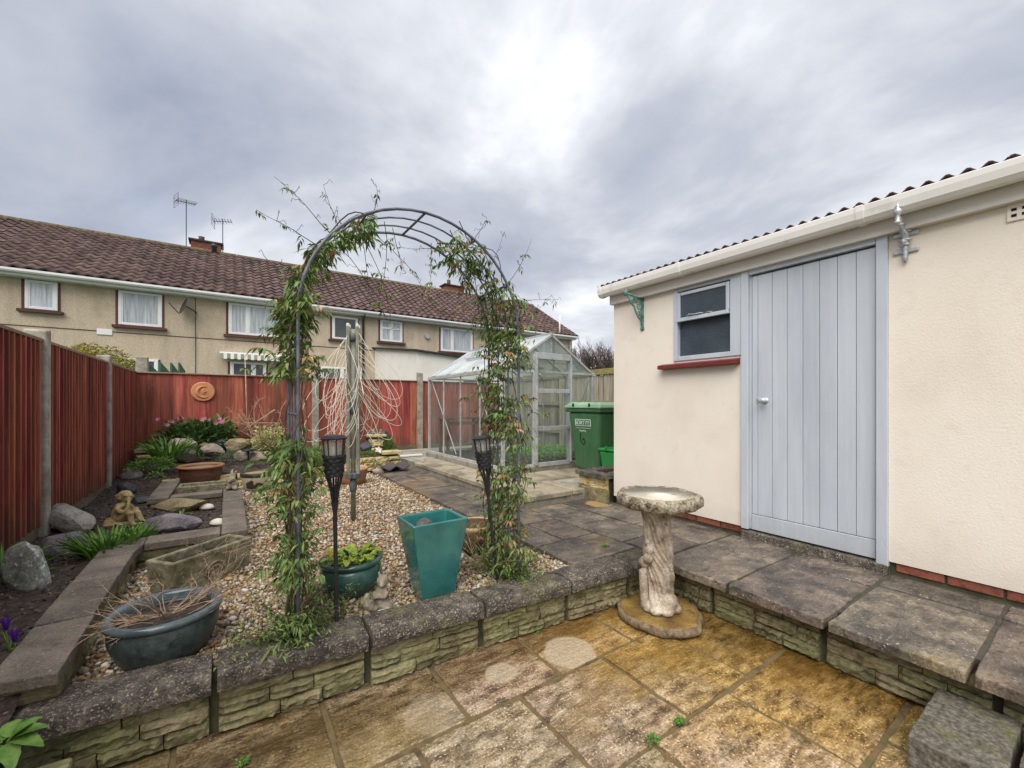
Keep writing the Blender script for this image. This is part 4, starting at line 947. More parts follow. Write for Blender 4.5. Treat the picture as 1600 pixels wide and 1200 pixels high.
hx0, hx1, eave = -9.5, 16.3, 5.0
MB().bx(hx0, hx1, HYY, HYY+8, -.05, eave+.05).build('wall', 'pebbledash', hs)
MB().bx(hx0, hx1, HYY-.012, HYY-.001, 3.52, 3.545).build('string_course', 'sill_brown', hs)
# roof
rise, run = 2.62, 4.0; rz0 = 5.10
pitch = math.atan2(rise, run+.35)
rl = math.hypot(rise, run+.35)
ro = MB(); ro.add([(hx0-.1, HYY-.33, rz0-.03), (hx1+.12, HYY-.33, rz0-.03), (hx1+.12, HYY+run, rz0+rise-.03), (hx0-.1, HYY+run, rz0+rise-.03), (hx1+.12, HYY+8.35, rz0-.03), (hx0-.1, HYY+8.35, rz0-.03)], [(0, 1, 2, 3), (3, 2, 4, 5), (0, 3, 5), (1, 4, 2)])
roof = ro.build('roof', 'felt_dark', hs)
tw, tg = .30, rl/14
def tile_pts():
    n = 7; P = []
    for j, (s, h) in enumerate(((-.03, .045), (tg+.03, .002))):
        for i in range(n+1):
            u = i/n; z = .062*(.5-.5*math.cos(u*2*math.pi*1.0+.5))**1.2; P.append((u*tw*1.02, s, z+h))
    for i in range(n+1): P.append((P[i][0], -.02, P[i][2]-.055))
    fs = [(i, i+1, n+1+i+1, n+1+i) for i in range(n)]+[(2*(n+1)+i, 2*(n+1)+i+1, i+1, i) for i in range(n)]
    return P, fs
TP, TF = tile_pts()
me_t = MB().add(TP, TF).mesh('tile', 'roof_tile', True)
many = MB(); cnt = 0; random.seed(2)
ncol = int((hx1+.1-hx0)/tw)
cp, sp_ = math.cos(pitch), math.sin(pitch)
for c in range(ncol+1):
    x = hx0-.1+c*tw
    for r in range(14):
        s = r*tg; org = Vector((x, HYY-.33+s*cp, rz0+s*sp_+.005))
        dzz = U(-.004, .004); rr = U(-.012, .012)
        if -5.75 < x < .75 and cnt < 300:
            cnt += 1; inst('tile', me_t, org+Vector((0, 0, dzz)), roof, (pitch+U(-.01, .01), 0, rr))
        else:
            many.add([(org.x+a, org.y+b*cp-z*sp_, org.z+b*sp_+z*cp+dzz) for a, b, z in TP], TF)
many.build('tile_field', 'roof_tile_many', roof, kind='stuff')
x = hx0-.1
while x < hx1+.1:
    m = MB(); n = 6; rr = .125; zc = rz0+rise-.035; prof = [(HYY+run+rr*math.cos(math.pi*i/n), zc+rr*math.sin(math.pi*i/n)*.95) for i in range(n+1)]
    vs = [(x+.006, a, b) for a, b in prof]+[(x+.444, a, b) for a, b in prof]
    m.add(vs, [(i, i+1, n+2+i, n+1+i) for i in range(n)]+[tuple(range(n, -1, -1)), tuple(range(n+1, 2*n+2))]).build('ridge_tile', 'ridge_tile', roof); x += .45
# verge strip, fascia, gutter
MB().bar((hx1+.13, HYY-.34, rz0-.04), (hx1+.13, HYY+run, rz0+rise-.04), .06, .13).build('verge', 'pvc_white', roof)
MB().bx(hx0, hx1+.05, HYY-.31, HYY-.285, rz0-.20, rz0-.06).build('fascia', 'pvc_white', hs)
MB().bx(hx0, hx1, HYY-.284, HYY-.002, rz0-.21, rz0-.18).build('soffit', 'pvc_white', hs)
extr2 = MB(); gp = [(-.06, .05), (-.06, -.01), (-.03, -.05), (.03, -.05), (.05, -.01), (.05, .05)]
vs = [(hx0, HYY-.38+a, rz0-.08+b) for a, b in gp]+[(hx1+.1, HYY-.38+a, rz0-.08+b) for a, b in gp]; n = len(gp)
extr2.add(vs, [(i, i+1, n+i+1, n+i) for i in range(n-1)]+[tuple(range(n)), tuple(range(2*n-1, n-1, -1))]).build('gutter', 'pvc_white', hs)
def window(x0, x1, z0, z1, mull=(), pane='curtain_pane', sill=True, trans=None, hx=None):
    par = hs; y = HYY
    f = MB(); t = .075; d0, d1 = y-.05, y-.003
    f.bx(x0, x0+t, d0, d1, z0, z1); f.bx(x1-t, x1, d0, d1, z0, z1); f.bx(x0+t, x1-t, d0, d1, z0, z0+t); f.bx(x0+t, x1-t, d0, d1, z1-t, z1)
    for q in mull: f.bx(q-.045, q+.045, d0, d1, z0+t, z1-t)
    wo2 = f.build('window', 'pvc_white', par, bevel=.01, seg=1)
    xs = [x0+t]+list(mull)+[x1-t]
    for a, b in zip(xs, xs[1:]):
        a2 = a+(.045 if a in mull else 0); b2 = b-(.045 if b in mull else 0)
        inn = MB(); u = .03
        inn.bx(a2, a2+u, y-.04, y-.012, z0+t, z1-t); inn.bx(b2-u, b2, y-.04, y-.012, z0+t, z1-t)
        if trans: inn.bx(a2+u, b2-u, y-.045, y-.012, trans-.04, trans+.04)
        inn.build('sash', 'pvc_white', wo2)
        MB().bx(a2+.001, b2-.001, y-.022, y-.008, z0+t+.001, z1-t-.001).build('pane', pane, wo2)
    MB().bx(x0-.07, x0-.002, y-.02, y-.001, z0-.02, z1).build('surround', 'sill_brown', wo2); MB().bx(x1+.002, x1+.05, y-.02, y-.001, z0-.02, z1).build('surround', 'sill_brown', wo2)
    if sill: MB().bx(x0-.14, x1+.12, y-.13, y-.001, z0-.10, z0-.022).build('sill', 'sill_brown', wo2)
    return wo2
window(-4.84, -4.18, 4.03, 4.87)
window(-2.86, -1.80, 3.78, 4.86)
window(.0, 1.63, 3.75, 4.86, mull=(.58,))
window(3.42, 4.42, 3.88, 4.80, pane='dark_pane')
window(5.33, 6.30, 3.95, 4.85, mull=(5.81,), trans=4.52)
window(8.12, 9.80, 3.72, 4.82, mull=(8.70,))
window(11.4, 12.4, 3.85, 4.80)
window(13.6, 14.8, 3.85, 4.80, mull=(14.2,))
window(-7.6, -6.4, 3.78, 4.86)
# ground floor openings seen over the fence
window(.05, 1.15, .9, 2.78, mull=(.75,), pane='dark_pane', sill=False)
window(-2.8, -1.9, .9, 2.72, pane='dark_pane', sill=False)
window(3.0, 4.6, 1.2, 2.75, mull=(3.8,), pane='dark_pane', sill=False)
mat('awning_green', [(.24, .27, .19), (.32, .34, .25)], scale=9, rough=.8, bump=0)
# awning folded over the patio door
aw = MB(); aw.hexa([(-.25, HYY-.30, 2.98), (2.05, HYY-.30, 2.98), (2.05, HYY-.002, 3.02), (-.25, HYY-.002, 3.02)], [(-.25, HYY-.30, 3.06), (2.05, HYY-.30, 3.06), (2.05, HYY-.002, 3.12), (-.25, HYY-.002, 3.12)])
awo = aw.build('awning', 'pvc_white', hs, bevel=.01)
for i in range(23):
    x = -.24+i*.1; MB().bx(x, x+.098, HYY-.315, HYY-.302, 2.86-.02*(i % 2), 3.03).build('valance', 'pvc_cream' if i % 2 else 'awning_green', awo)
# satellite dish
dc = Vector((-1.18, HYY-.32, 4.52)); Md = rot3(R(70), 0, R(-72))
m = MB(); n = 18; vs = []
for j in range(5):
    for k in range(n):
        a = 2*math.pi*k/n; r = .27*j/4; vs.append(dc+Md @ Vector((r*math.cos(a), r*1.1*math.sin(a), .5*r*r)))
m.add(vs, [(j*n+k, j*n+(k+1) % n, (j+1)*n+(k+1) % n, (j+1)*n+k) for j in range(4) for k in range(n)])
do = m.build('satellite_dish', 'metal_dark', hs, smooth=True); sm = do.modifiers.new('Solid', 'SOLIDIFY'); sm.thickness = .012
m = MB(); m.tube([dc+Md @ Vector((0, -.33, .05)), dc+Md @ Vector((0, -.12, .42))], .015, 6); m.tube([dc, (-.9, HYY-.12, 4.38), (-.9, HYY, 4.38)], .02, 6); m.build('dish_arm', 'metal_dark', do)
m = MB(); m.tube([(-.93, HYY-.03, 0), (-.93, HYY-.03, 4.9)], .012, 6); m.build('cable', 'metal_dark', hs)
for x in (4.62, 14.9): MB().tube([(x, HYY-.06, 0), (x, HYY-.06, 4.75), (x, HYY-.3, 4.95)], .05, 8).build('downpipe', 'metal_dark', hs, smooth=True)
MB().tube([(16.1, HYY-.08, 0), (16.1, HYY-.08, 4.75), (16.1, HYY-.34, 4.95)], .05, 8).build('downpipe', 'pvc_white', hs, smooth=True)
MB().tube([(15.2, HYY-.2, 4.9), (15.2, HYY-.2, 6.2)], .045, 8).build('soil_pipe', 'pvc_white', hs, smooth=True)
m = MB(); q = onY(532, 500, HYY); m.bx(-3.35, -3.0, HYY-.03, HYY-.001, 3.42, 3.60); m.build('vent_cover', 'pvc_white', hs, bevel=.01)
q = onY(667, 526, HYY); MB().tube([(q.x, HYY-.1, q.z), (q.x, HYY, q.z)], [.11, .12], 12).build('flue', 'metal_silver', hs)
# chimneys on the ridge
ry_ = HYY+run
def chimney(pxa, pxb, ztop, pots):
    a, b = onY(pxa, 390, ry_+.5).x, onY(pxb, 390, ry_+.5).x
    ch = MB().bx(a, b, ry_+.16, ry_+.75, 6.8, ztop).build('chimney', 'chimney_brick', roof)
    return ch, a, b
rzt = rz0+rise
c1, a, b = chimney(299, 346, 8.14, 2)
for r in range(9):
    zb_ = 7.41+r*.08; nb = 6; off = .5*(r % 2)
    for i in range(nb+1):
        x0_ = a+(b-a)*(i-off)/nb; x1_ = a+(b-a)*(i+1-off)/nb; x0_, x1_ = max(a, x0_), min(b, x1_)
        if x1_-x0_ > .04: MB().bx(x0_+.006, x1_-.006, ry_+.145, ry_+.162, zb_+.005, zb_+.073).build('chimney_brick', 'chimney_brick', roof)
MB().bx(a-.08, b+.08, ry_+.08, ry_+.83, 8.142, 8.21).build('chimney_cap', 'felt_dark', roof)
for x in (a+.35,): MB().lathe((x, ry_+.45, 8.21), [(.12, 0), (.1, .2), (.12, .22), (.09, .22)], 12).build('chimney_pot', 'fence_cap', roof, smooth=True)
c2, a2, b2 = chimney(692, 720, 8.12, 1)
MB().bx(a2-.08, b2+.08, ry_+.08, ry_+.83, 8.122, 8.19).build('chimney_cap', 'felt_dark', roof)
MB().lathe((a2+.35, ry_+.45, 8.19), [(.12, 0), (.1, .30), (.12, .33), (.09, .33)], 12).build('chimney_pot', 'fence_cap', roof, smooth=True)
q = onY(335, 396, ry_-.25); MB().lathe((q.x, ry_-.25, rzt-.4), [(.09, 0), (.085, .55), (.12, .56), (.12, .66), (.05, .68)], 12).build('vent_pipe', 'metal_dark', roof, smooth=True)
def aerial(px, ytop, nel, ang):
    p = onY(px, ytop, ry_+.12); m = MB(); zt = p.z
    m.tube([(p.x, p.y, rzt-.2), (p.x, p.y, zt)], .018, 6)
    d = Vector((math.cos(ang), math.sin(ang), .12))*.62; s = Vector((-math.sin(ang), math.cos(ang), 0))
    a = Vector((p.x, p.y, zt-.12)); m.tube([a-d*.55, a+d*.55], .014, 5)
    for i in range(nel):
        c = a+d*(-.5+1.0*i/(nel-1)); e_ = .34-.10*i/nel
        m.tube([c-s*e_, c+s*e_], .008, 4); m.tube([c-s*e_*.7+Vector((0, 0, .06)), c+s*e_*.7+Vector((0, 0, .06))], .006, 4)
    g0 = a-d*.55
    for k in range(5): m.tube([g0+Vector((0, 0, -.24+.12*k))-s*.28, g0+Vector((0, 0, -.24+.12*k))+s*.28], .007, 4)
    m.tube([g0-s*.26+Vector((0, 0, -.25)), g0-s*.26+Vector((0, 0, .25))], .007, 4); m.tube([g0+s*.26+Vector((0, 0, -.25)), g0+s*.26+Vector((0, 0, .25))], .007, 4)
    m.build('aerial', 'metal_dark', hs)
aerial(291, 312, 8, R(20)); aerial(348, 342, 7, R(-10))

# ------------------------------------------------------------------ white flat-roofed extension in front of the terrace
ex = thing('extension', 'white rendered lean-to extension with dark felt roof edge behind the red fence', 'building', (5, 13, 0))
ca = onY(652, 549, 13.0); ce = onY(845, 577, 13.0)
z_a, z_b = ca.z, ce.z; xl = ca.x; xr = ce.x
z_f = onX(508, 558, xl).z
yb_ = HYY-.02
m = MB(); m.hexa([(xl, 13.0, 0), (xr, 13.0, 0), (xr, yb_, 0), (xl, yb_, 0)], [(xl, 13.0, z_a), (xr, 13.0, z_b), (xr, yb_, z_b), (xl, yb_, min(z_f, 3.6))]); m.build('wall', 'white_render', ex)
zf = min(z_f, 3.6)
m = MB(); m.hexa([(xl-.12, 12.88, z_a+.005), (xr+.1, 12.88, z_b+.005), (xr+.1, yb_, z_b+.005), (xl-.12, yb_, zf+.005)], [(xl-.12, 12.88, z_a+.06), (xr+.1, 12.88, z_b+.06), (xr+.1, yb_, z_b+.06), (xl-.12, yb_, zf+.06)]); m.build('roof_edge', 'felt_dark', ex)
MB().bx(xl+1.7, xl+2.7, 12.985, 12.998, 1.2, 2.1).build('window', 'dark_pane', ex)
q = onY(480, 520, 9.6)
pl_ = MB().tube([(q.x, 9.6, 0), (q.x, 9.6, onY(480, 518, 9.6).z)], .03, 8).build('fence_pole', 'sill_brown', None, smooth=True, label='thin dark red pole standing behind the red end fence', cat='pole', org=(q.x, 9.6, 0))

# ------------------------------------------------------------------ bare tree behind the grey fence
mat('bark', [(.05, .04, .035), (.12, .095, .08)], scale=12, rough=.9, bump=.5)
mat('twig', [(.065, .048, .044), (.13, .10, .09)], scale=9, rough=.9, bump=0, rnd=.2)
tp = onY(955, 560, 16.0)
tr = thing('bare_tree', 'leafless winter tree with dense fine twigs behind the grey fence', 'tree', (tp.x, 16, 0))
trk = MB(); tw_ = MB(); random.seed(31)
def branch(p, d, ln, r, lv):
    q = p.copy(); pts = [q.copy()]; n = 4
    for i in range(n):
        d = (d+Vector((U(-.22, .22), U(-.22, .22), U(-.02, .16)))).normalized(); q = q+d*ln/n; pts.append(q.copy())
    (trk if lv < 2 else tw_).tube(pts, [r*(1-.45*i/n) for i in range(n+1)], 6 if lv < 2 else 3, cap=False)
    if lv >= 5: return
    for k in range([5, 5, 4, 4, 3][lv]):
        t = U(.4, 1); b = pts[min(n, int(t*n))]; a = U(0, 6.28); sp2 = U(.35, .8)
        nd2 = (d+Vector((math.cos(a)*sp2, math.sin(a)*sp2, U(-.1, .25)))).normalized(); branch(b, nd2, ln*U(.58, .76), max(.0085, r*.55), lv+1)
branch(Vector((tp.x-1.0, 16, 0)), Vector((0, 0, 1)), 2.75, .18, 0)
trk.build('trunk', 'bark', tr, smooth=True); tw_.build('crown', 'twig', tr, kind='stuff')
# ------------------------------------------------------------------ evergreen shrub behind the side fence
mat('shrub_leaf', [(.16, .20, .025), (.30, .33, .04), (.42, .42, .07)], scale=8, rough=.5, bump=0, rnd=.35, island=True, transl=.2)
mat('shrub_red', [(.18, .06, .035), (.30, .13, .07)], scale=8, rough=.5, bump=0, rnd=.3, island=True, transl=.2)
s0 = onX(150, 560, -2.35)
shb = thing('hedge_shrub', 'yellow green shrub with reddish tips showing over the side fence', 'shrub', (-2.35, s0.y, 0))
m = MB(); m2 = MB(); st_ = MB(); random.seed(12)
for i in range(3800):
    a = U(0, 6.28); r = math.sqrt(random.random()); y = s0.y+1.5*r*math.cos(a); x = -2.35+.75*r*math.sin(a)
    top = s0.z+.25+.20*nz((x, y, 1), 1.6)-.5*r*r+.25*(-(y-s0.y))*.25
    z = top-abs(random.gauss(0, .16)); rd = random.random()
    tgt = m2 if (z > top-.10 and rd < .45) else m
    tgt.leaf((x, y, z), (U(-1, 1), U(-1, 1), U(-.2, .9)), (U(-.3, .3), U(-.3, .3), 1), U(.05, .10), U(.025, .045), .3)
for i in range(14): a = U(0, 6.28); st_.tube([(-2.35, s0.y, 0), (-2.35+.2*math.cos(a), s0.y+.5*math.sin(a), .9), (-2.35+.4*math.cos(a), s0.y+1.1*math.sin(a), s0.z-.1)], [.025, .015, .006], 5)
m.build('foliage', 'shrub_leaf', shb, kind='stuff'); m2.build('young_foliage', 'shrub_red', shb, kind='stuff'); st_.build('stem', 'bark', shb)
# ================================================================== bird bath on its log-slice slab
mat('bath_stone', [(.15, .11, .075), (.32, .255, .19), (.46, .39, .31), (.58, .51, .42)], scale=9, rough=.85, bump=.7, bscale=60, rnd=0, speck=[((.10, .08, .05), 22, .62, .6)], moss=((.27, .24, .085), 10, .58, .5))
mat('bath_rim', [(.10, .08, .05), (.26, .21, .145), (.42, .36, .27), (.54, .48, .39)], scale=26, rough=.9, bump=1, bscale=45, bdist=.015, rnd=0, speck=[((.05, .04, .025), 34, .58, .8)], moss=((.20, .19, .05), 14, .54, .6))
mat('bath_bowl', [(.50, .45, .33), (.68, .63, .52), (.76, .72, .62)], scale=8, rough=.9, spec=.1, bump=.4, bscale=70, rnd=0, speck=((.28, .24, .12), 12, .62, .6))
mat('log_slab', [(.06, .038, .014), (.20, .12, .035), (.30, .20, .06)], scale=7, rough=.5, bump=.5, bscale=50, rnd=0, speck=((.06, .045, .02), 9, .60, .6))
mat('log_bark', [(.06, .042, .03), (.18, .13, .08), (.27, .21, .13)], scale=18, rough=.85, bump=.7, bscale=60, moss=((.13, .13, .035), 9, .54, .6))
for q in ('bath_stone', 'bath_rim', 'log_bark', 'log_slab'): add_grain(q, 90, (1, 1, 1), .68, 1.22, 3, .4)
bc = G(1031, 951, .055)
ls = thing('log_slice_slab', 'round mossy brown slab moulded like a log slice under the bird bath', 'slab', (bc.x, bc.y, 0))
wob = lambda a, z, j: 1+.035*math.sin(3*a+1)+.02*math.sin(7*a)-.018*abs(math.sin(13*a+2*math.sin(5*a)))+.05*nz((math.cos(a)*2, math.sin(a)*2, z*9), 2.2)
MB().lathe((bc.x, bc.y, 0), [(.228, .003), (.245, .012), (.25, .03), (.243, .048), (.232, .055), (.2, .0545)], 48, wob).build('bark_edge', 'log_bark', ls, smooth=True)
MB().lathe((bc.x, bc.y, 0), [(.231, .054), (.22, .058), (.205, .056), (.16, .059), (.12, .057), (.07, .06), (.01, .06)], 48, wob).build('cut_face', 'log_slab', ls, smooth=True)
bb = thing('bird_bath', 'weathered stone bird bath shaped like a twisted tree trunk', 'bird bath', (bc.x, bc.y, .06))
px_, py_ = bc.x-.005, bc.y+.01
def ped(a, z, j):
    tw2 = a+z*5.5; g_ = .16*(.6-abs(math.sin(2.5*tw2+.6*math.sin(z*9))))+.10*(.6-abs(math.sin(5.5*tw2+1.3)))+.06*math.sin(17*tw2+2*math.sin(z*20))
    k = min(1, max(0, (z-.03)/.1))
    return 1+g_*(.35+.75*k)+.12*nz((math.cos(a), math.sin(a), z*7), 1.7)
prof = []
for i in range(80):
    t = i/79; z = .61*t
    r = .070+.040*(1-min(1, t/.24))**1.3+.012*math.sin(min(1, max(0, (t-.25)/.55))*math.pi)+.026*max(0, (t-.80)/.20)**1.6
    prof.append((r, z))
P_ = MB(); P_.lathe((px_, py_, .06), [(.10, 0)]+prof[1:]+[(.06, .615)], 110, ped)
# trunk sways a little
P_.v = [(x+.012*math.sin((z-.06)*9), y, z) for x, y, z in P_.v]
P_.build('pedestal', 'bath_stone', bb, smooth=True)
# root toes, knuckles and the little stump on the pedestal
rr_ = Vector((_rx, _ry, 0)); ff_ = Vector((-_fx, -_fy, 0)); pc = Vector((px_, py_, 0))
blob('roots', 'bath_stone', [('e', pc+rr_*.075+ff_*.055+Vector((0, 0, .085)), (.045, .045, .032)), ('e', pc+rr_*.02+ff_*.095+Vector((0, 0, .083)), (.042, .04, .03)), ('e', pc-rr_*.04+ff_*.085+Vector((0, 0, .083)), (.04, .035, .028)), ('e', pc+rr_*.04+ff_*.06+Vector((0, 0, .12)), (.06, .055, .06))], .007, bb, noise_amp=.006)
blob('stump', 'bath_stone', [('t', [pc-rr_*.085+ff_*.02+Vector((0, 0, .075)), pc-rr_*.10+ff_*.025+Vector((0, 0, .30))], [.028, .024]), ('e', pc-rr_*.075+ff_*.05+Vector((0, 0, .375)), (.028, .03, .035)), ('e', pc-rr_*.07+ff_*.06+Vector((0, 0, .43)), (.024, .025, .026)), ('e', pc-rr_*.075+ff_*.045+Vector((0, 0, .475)), (.02, .022, .024)), ('e', pc-rr_*.085+ff_*.01+Vector((0, 0, .34)), (.03, .035, .035))], .006, bb, noise_amp=.004)
wob2 = lambda a, z, j: 1+.018*math.sin(5*a+.4)+.014*math.sin(11*a)+(.06*nz((math.cos(a)*3, math.sin(a)*3, z*20), 2.6)-.03*abs(math.sin(15*a+3*math.sin(4*a))) if j in (2, 3, 4, 5, 6) else 0)
bz = .665
MB().lathe((px_, py_, bz), [(.06, 0), (.17, .004), (.222, .016), (.243, .034), (.247, .062), (.243, .080), (.234, .090), (.212, .092), (.198, .087)], 140, wob2).build('basin', 'bath_rim', bb, smooth=True)
MB().lathe((px_, py_, bz), [(.20, .088), (.19, .083), (.14, .079), (.08, .077), (.004, .076)], 60, lambda a, z, j: 1+.018*math.sin(5*a+.4)*(j < 2)).build('bowl', 'bath_bowl', bb, smooth=True)

# ================================================================== pots
mat('glaze_teal', [(.012, .085, .085), (.022, .145, .14), (.045, .22, .195)], scale=3.2, rough=.16, bump=.12, bscale=30, rnd=0, spec=.6, coat=.4, moss=((.15, .22, .13), 4, .57, .5), rrange=.06, speck=((.01, .03, .03), 70, .66, .6))
mat('glaze_green', [(.014, .05, .042), (.03, .085, .07), (.05, .12, .10)], scale=7, rough=.22, bump=.12, bscale=40, rnd=0, spec=.5, coat=.3, rrange=.08)
mat('glaze_blue', [(.02, .032, .032), (.045, .062, .06), (.07, .095, .088)], scale=22, rough=.38, bump=.25, bscale=90, rnd=0, spec=.45, rrange=.12, speck=((.07, .11, .095), 60, .58, .6))
mat('glaze_blue_rim', [(.05, .072, .08), (.12, .155, .165)], scale=9, rough=.2, bump=.1, rnd=0, coat=.4)
mat('glaze_brown', [(.06, .026, .016), (.13, .06, .038)], scale=10, rough=.4, bump=.2, rnd=0, stretch=(1, 1, 3))
mat('terracotta', [(.22, .10, .05), (.34, .17, .09)], scale=9, rough=.6, bump=.3, rnd=0, moss=((.10, .08, .04), 7, .56, .5))
mat('glaze_cream', [(.38, .33, .235), (.48, .43, .32)], scale=6, rough=.4, bump=.1, rnd=0, speck=((.05, .04, .03), 5.5, .60, .0))
mat('ink_brown', [(.035, .026, .02), (.07, .05, .04)], scale=9, rough=.45, bump=0, rnd=0)
mat('glaze_tan', [(.38, .25, .12), (.5, .34, .18)], scale=8, rough=.35, bump=.1, rnd=0)
mat('pot_white', [(.55, .53, .49), (.63, .61, .57)], scale=8, rough=.5, bump=.1, rnd=0)
mat('basket_brown', [(.07, .04, .025), (.16, .095, .055)], scale=20, rough=.8, bump=.6, stretch=(1, 1, 6))
for q in ('glaze_teal', 'glaze_green', 'glaze_blue'): add_zdirt(q, .20, .31, (.13, .105, .065), .55, 12)
def pot(nm, lab, c, prof, mt, rim=None, rimmat=None, n=40, soil_z=None, soil_r=None, cat='pot', smt='soil'):
    t = thing(nm, lab, cat, c)
    MB().lathe(c, prof, n).build('body', mt, t, smooth=True)
    if rim: MB().lathe(c, rim, n, close=False).build('rim', rimmat or mt, t, smooth=True)
    if soil_z: MB().lathe(c, [(.005, soil_z-.03), (soil_r, soil_z-.03), (soil_r, soil_z-.005), (soil_r*.6, soil_z), (.005, soil_z+.004)], n, lambda a, z, j: 1 if j < 3 else 1+.1*math.sin(7*a)).build('compost', smt, t, smooth=True)
    return t
# the dark blue-green bowl with dry twigs
oc = G(247, 985, .30); oc = Vector((-.222, 2.312, .222))
pot('glazed_bowl', 'wide dark green glazed bowl of dry twigs beside the soil bed edging', oc,
    [(.11, 0), (.135, .004), (.165, .05), (.186, .11), (.188, .16), (.180, .178), (.165, .178), (.17, .12), (.02, .10)], 'glaze_blue',
    [(.178, .172), (.193, .177), (.203, .188), (.203, .199), (.192, .208), (.176, .206), (.166, .195), (.165, .17)], 'glaze_blue_rim', 56, .165, .172)
mat('twig_pale', [(.22, .14, .085), (.38, .26, .17), (.48, .36, .25)], scale=12, rough=.8, bump=0, rnd=.25, island=True)
mat('leaf_fresh', [(.05, .13, .02), (.10, .22, .03), (.17, .30, .05)], scale=14, rough=.5, bump=0, rnd=.3, hue=.01, island=True, transl=.2)
mat('leaf_dark', [(.018, .05, .012), (.035, .085, .02), (.06, .12, .03)], scale=14, rough=.5, bump=0, rnd=.35, hue=.012, island=True, transl=.15)
def twigs(nm, lab, c, n, spread, hgt, r=.0022, lean=(0, 0), seed=1, cat='plant', mt='twig_pale', sub=3, base_r=.06):
    random.seed(seed); t = thing(nm, lab, cat, c); m = MB()
    def br(p, d, ln, rr, lv):
        pts = [p]; q = p
        for i in range(4):
            d = (d+Vector((U(-.35, .35), U(-.35, .35), U(-.22, .2)))).normalized(); q = q+d*ln/4; pts.append(q)
        m.tube(pts, [rr*(1-.14*i) for i in range(5)], 4, cap=False)
        if lv < 2:
            for k in range(sub): b = pts[random.choice((2, 3, 4))]; br(b, (d+Vector((U(-.9, .9), U(-.9, .9), U(-.5, .6)))).normalized(), ln*U(.3, .6), rr*.65, lv+1)
    for i in range(n):
        a = U(0, 6.28); rad = base_r*random.random()
        p = Vector(c)+Vector((rad*math.cos(a), rad*math.sin(a), 0)); e_ = U(.15, 1)
        br(p, Vector((math.cos(a)*spread+lean[0], math.sin(a)*spread+lean[1], hgt*e_)).normalized(), U(.10, .26), r, 0)
    m.build('stems', mt, t, kind='stuff'); return t
tt = twigs('dry_plant', 'dead pale brown twiggy plant sprawling from the dark green bowl', (oc.x-.01, oc.y+.01, oc.z+.168), 34, 1.0, .7, .002, (-.25, .2), 4, base_r=.13)
# round teal pot with primrose leaves
rc = Vector((.578, 2.47, .222))
pot('round_pot', 'squat round teal glazed pot planted with lettuce green leaves', rc,
    [(.09, 0), (.115, .003), (.150, .045), (.168, .10), (.163, .15), (.148, .178), (.135, .178), (.13, .12), (.02, .11)], 'glaze_green',
    [(.146, .170), (.163, .178), (.172, .190), (.168, .203), (.150, .207), (.138, .198), (.137, .17)], 'glaze_green', 48, .17, .14)
def rosette(nm, lab, c, n, rad, Lr, Wr, mt, seed, hgt=.06, flower=None, cat='plant', seg=3):
    random.seed(seed); t = thing(nm, lab, cat, c); me = []
    for i in range(n):
        a = U(0, 6.28); r = rad*math.sqrt(random.random()); m = MB()
        p = Vector(c)+Vector((r*math.cos(a), r*math.sin(a), U(0, hgt)))
        Ln, W = U(*Lr), U(*Wr); d = Vector((math.cos(a+U(-.6, .6)), math.sin(a+U(-.6, .6)), U(.1, 1.1))).normalized()
        sd = d.cross(Vector((0, 0, 1))).normalized(); up = sd.cross(d); vs = []; fs = []
        nr = 5
        for j in range(nr+1):
            t_ = j/nr; wv = W*math.sin(math.pi*min(1, (.10+.86*t_)))**.7*.5; cc = p+d*Ln*t_+Vector((0, 0, -1))*Ln*.38*t_*t_
            wav = .006*math.sin(j*2.4+i)
            vs += [cc-sd*wv+up*(wv*.35+wav), cc, cc+sd*wv+up*(wv*.35-wav)]
        for j in range(nr):
            for k in (0, 1): fs.append((j*3+k, j*3+k+1, j*3+k+4, j*3+k+3))
        m.add(vs, fs).build('leaf', mt, t, smooth=True)
    return t
mat('leaf_lime', [(.22, .32, .03), (.38, .48, .06), (.52, .58, .12)], scale=24, rough=.5, bump=.2, bscale=60, rnd=.25, hue=.01, transl=.2, speck=((.10, .22, .02), 30, .56, .6))
mat('petal_orange', [(.60, .22, .01), (.75, .34, .02)], scale=30, rough=.5, bump=0, rnd=.1, transl=.2)
mat('petal_purple', [(.07, .012, .22), (.16, .03, .40)], scale=30, rough=.5, bump=0, rnd=.1, transl=.2)
mat('petal_pink', [(.30, .07, .14), (.48, .18, .25)], scale=30, rough=.5, bump=0, rnd=.2, transl=.2)
pr = rosette('primrose', 'lime green crinkled leaves with an orange bloom in the round teal pot', (rc.x, rc.y, rc.z+.178), 62, .115, (.05, .09), (.028, .048), 'leaf_lime', 8, .055)
def flower(par, c, r, mt, n=5, up=(0, 0, 1)):
    m = MB(); upv = Vector(up).normalized(); s = upv.orthogonal().normalized(); q = upv.cross(s)
    for i in range(n):
        a = 2*math.pi*i/n; d = (s*math.cos(a)+q*math.sin(a)+upv*.25).normalized(); m.leaf(Vector(c), d, upv, r, r*.95, .0, .1)
    m.ell(c, (r*.18, r*.18, r*.12), 6); m.build('flower', mt, par)
L_ = rr_*-1
flower(pr, Vector((rc.x, rc.y, 0))-rr_*.105-ff_*-.03+Vector((0, 0, rc.z+.225)), .026, 'petal_orange', 5, (-.5, -.6, .6))
flower(pr, Vector((rc.x, rc.y, 0))-rr_*.085+ff_*.01+Vector((0, 0, rc.z+.222)), .024, 'petal_orange', 5, (-.2, -.7, .6))
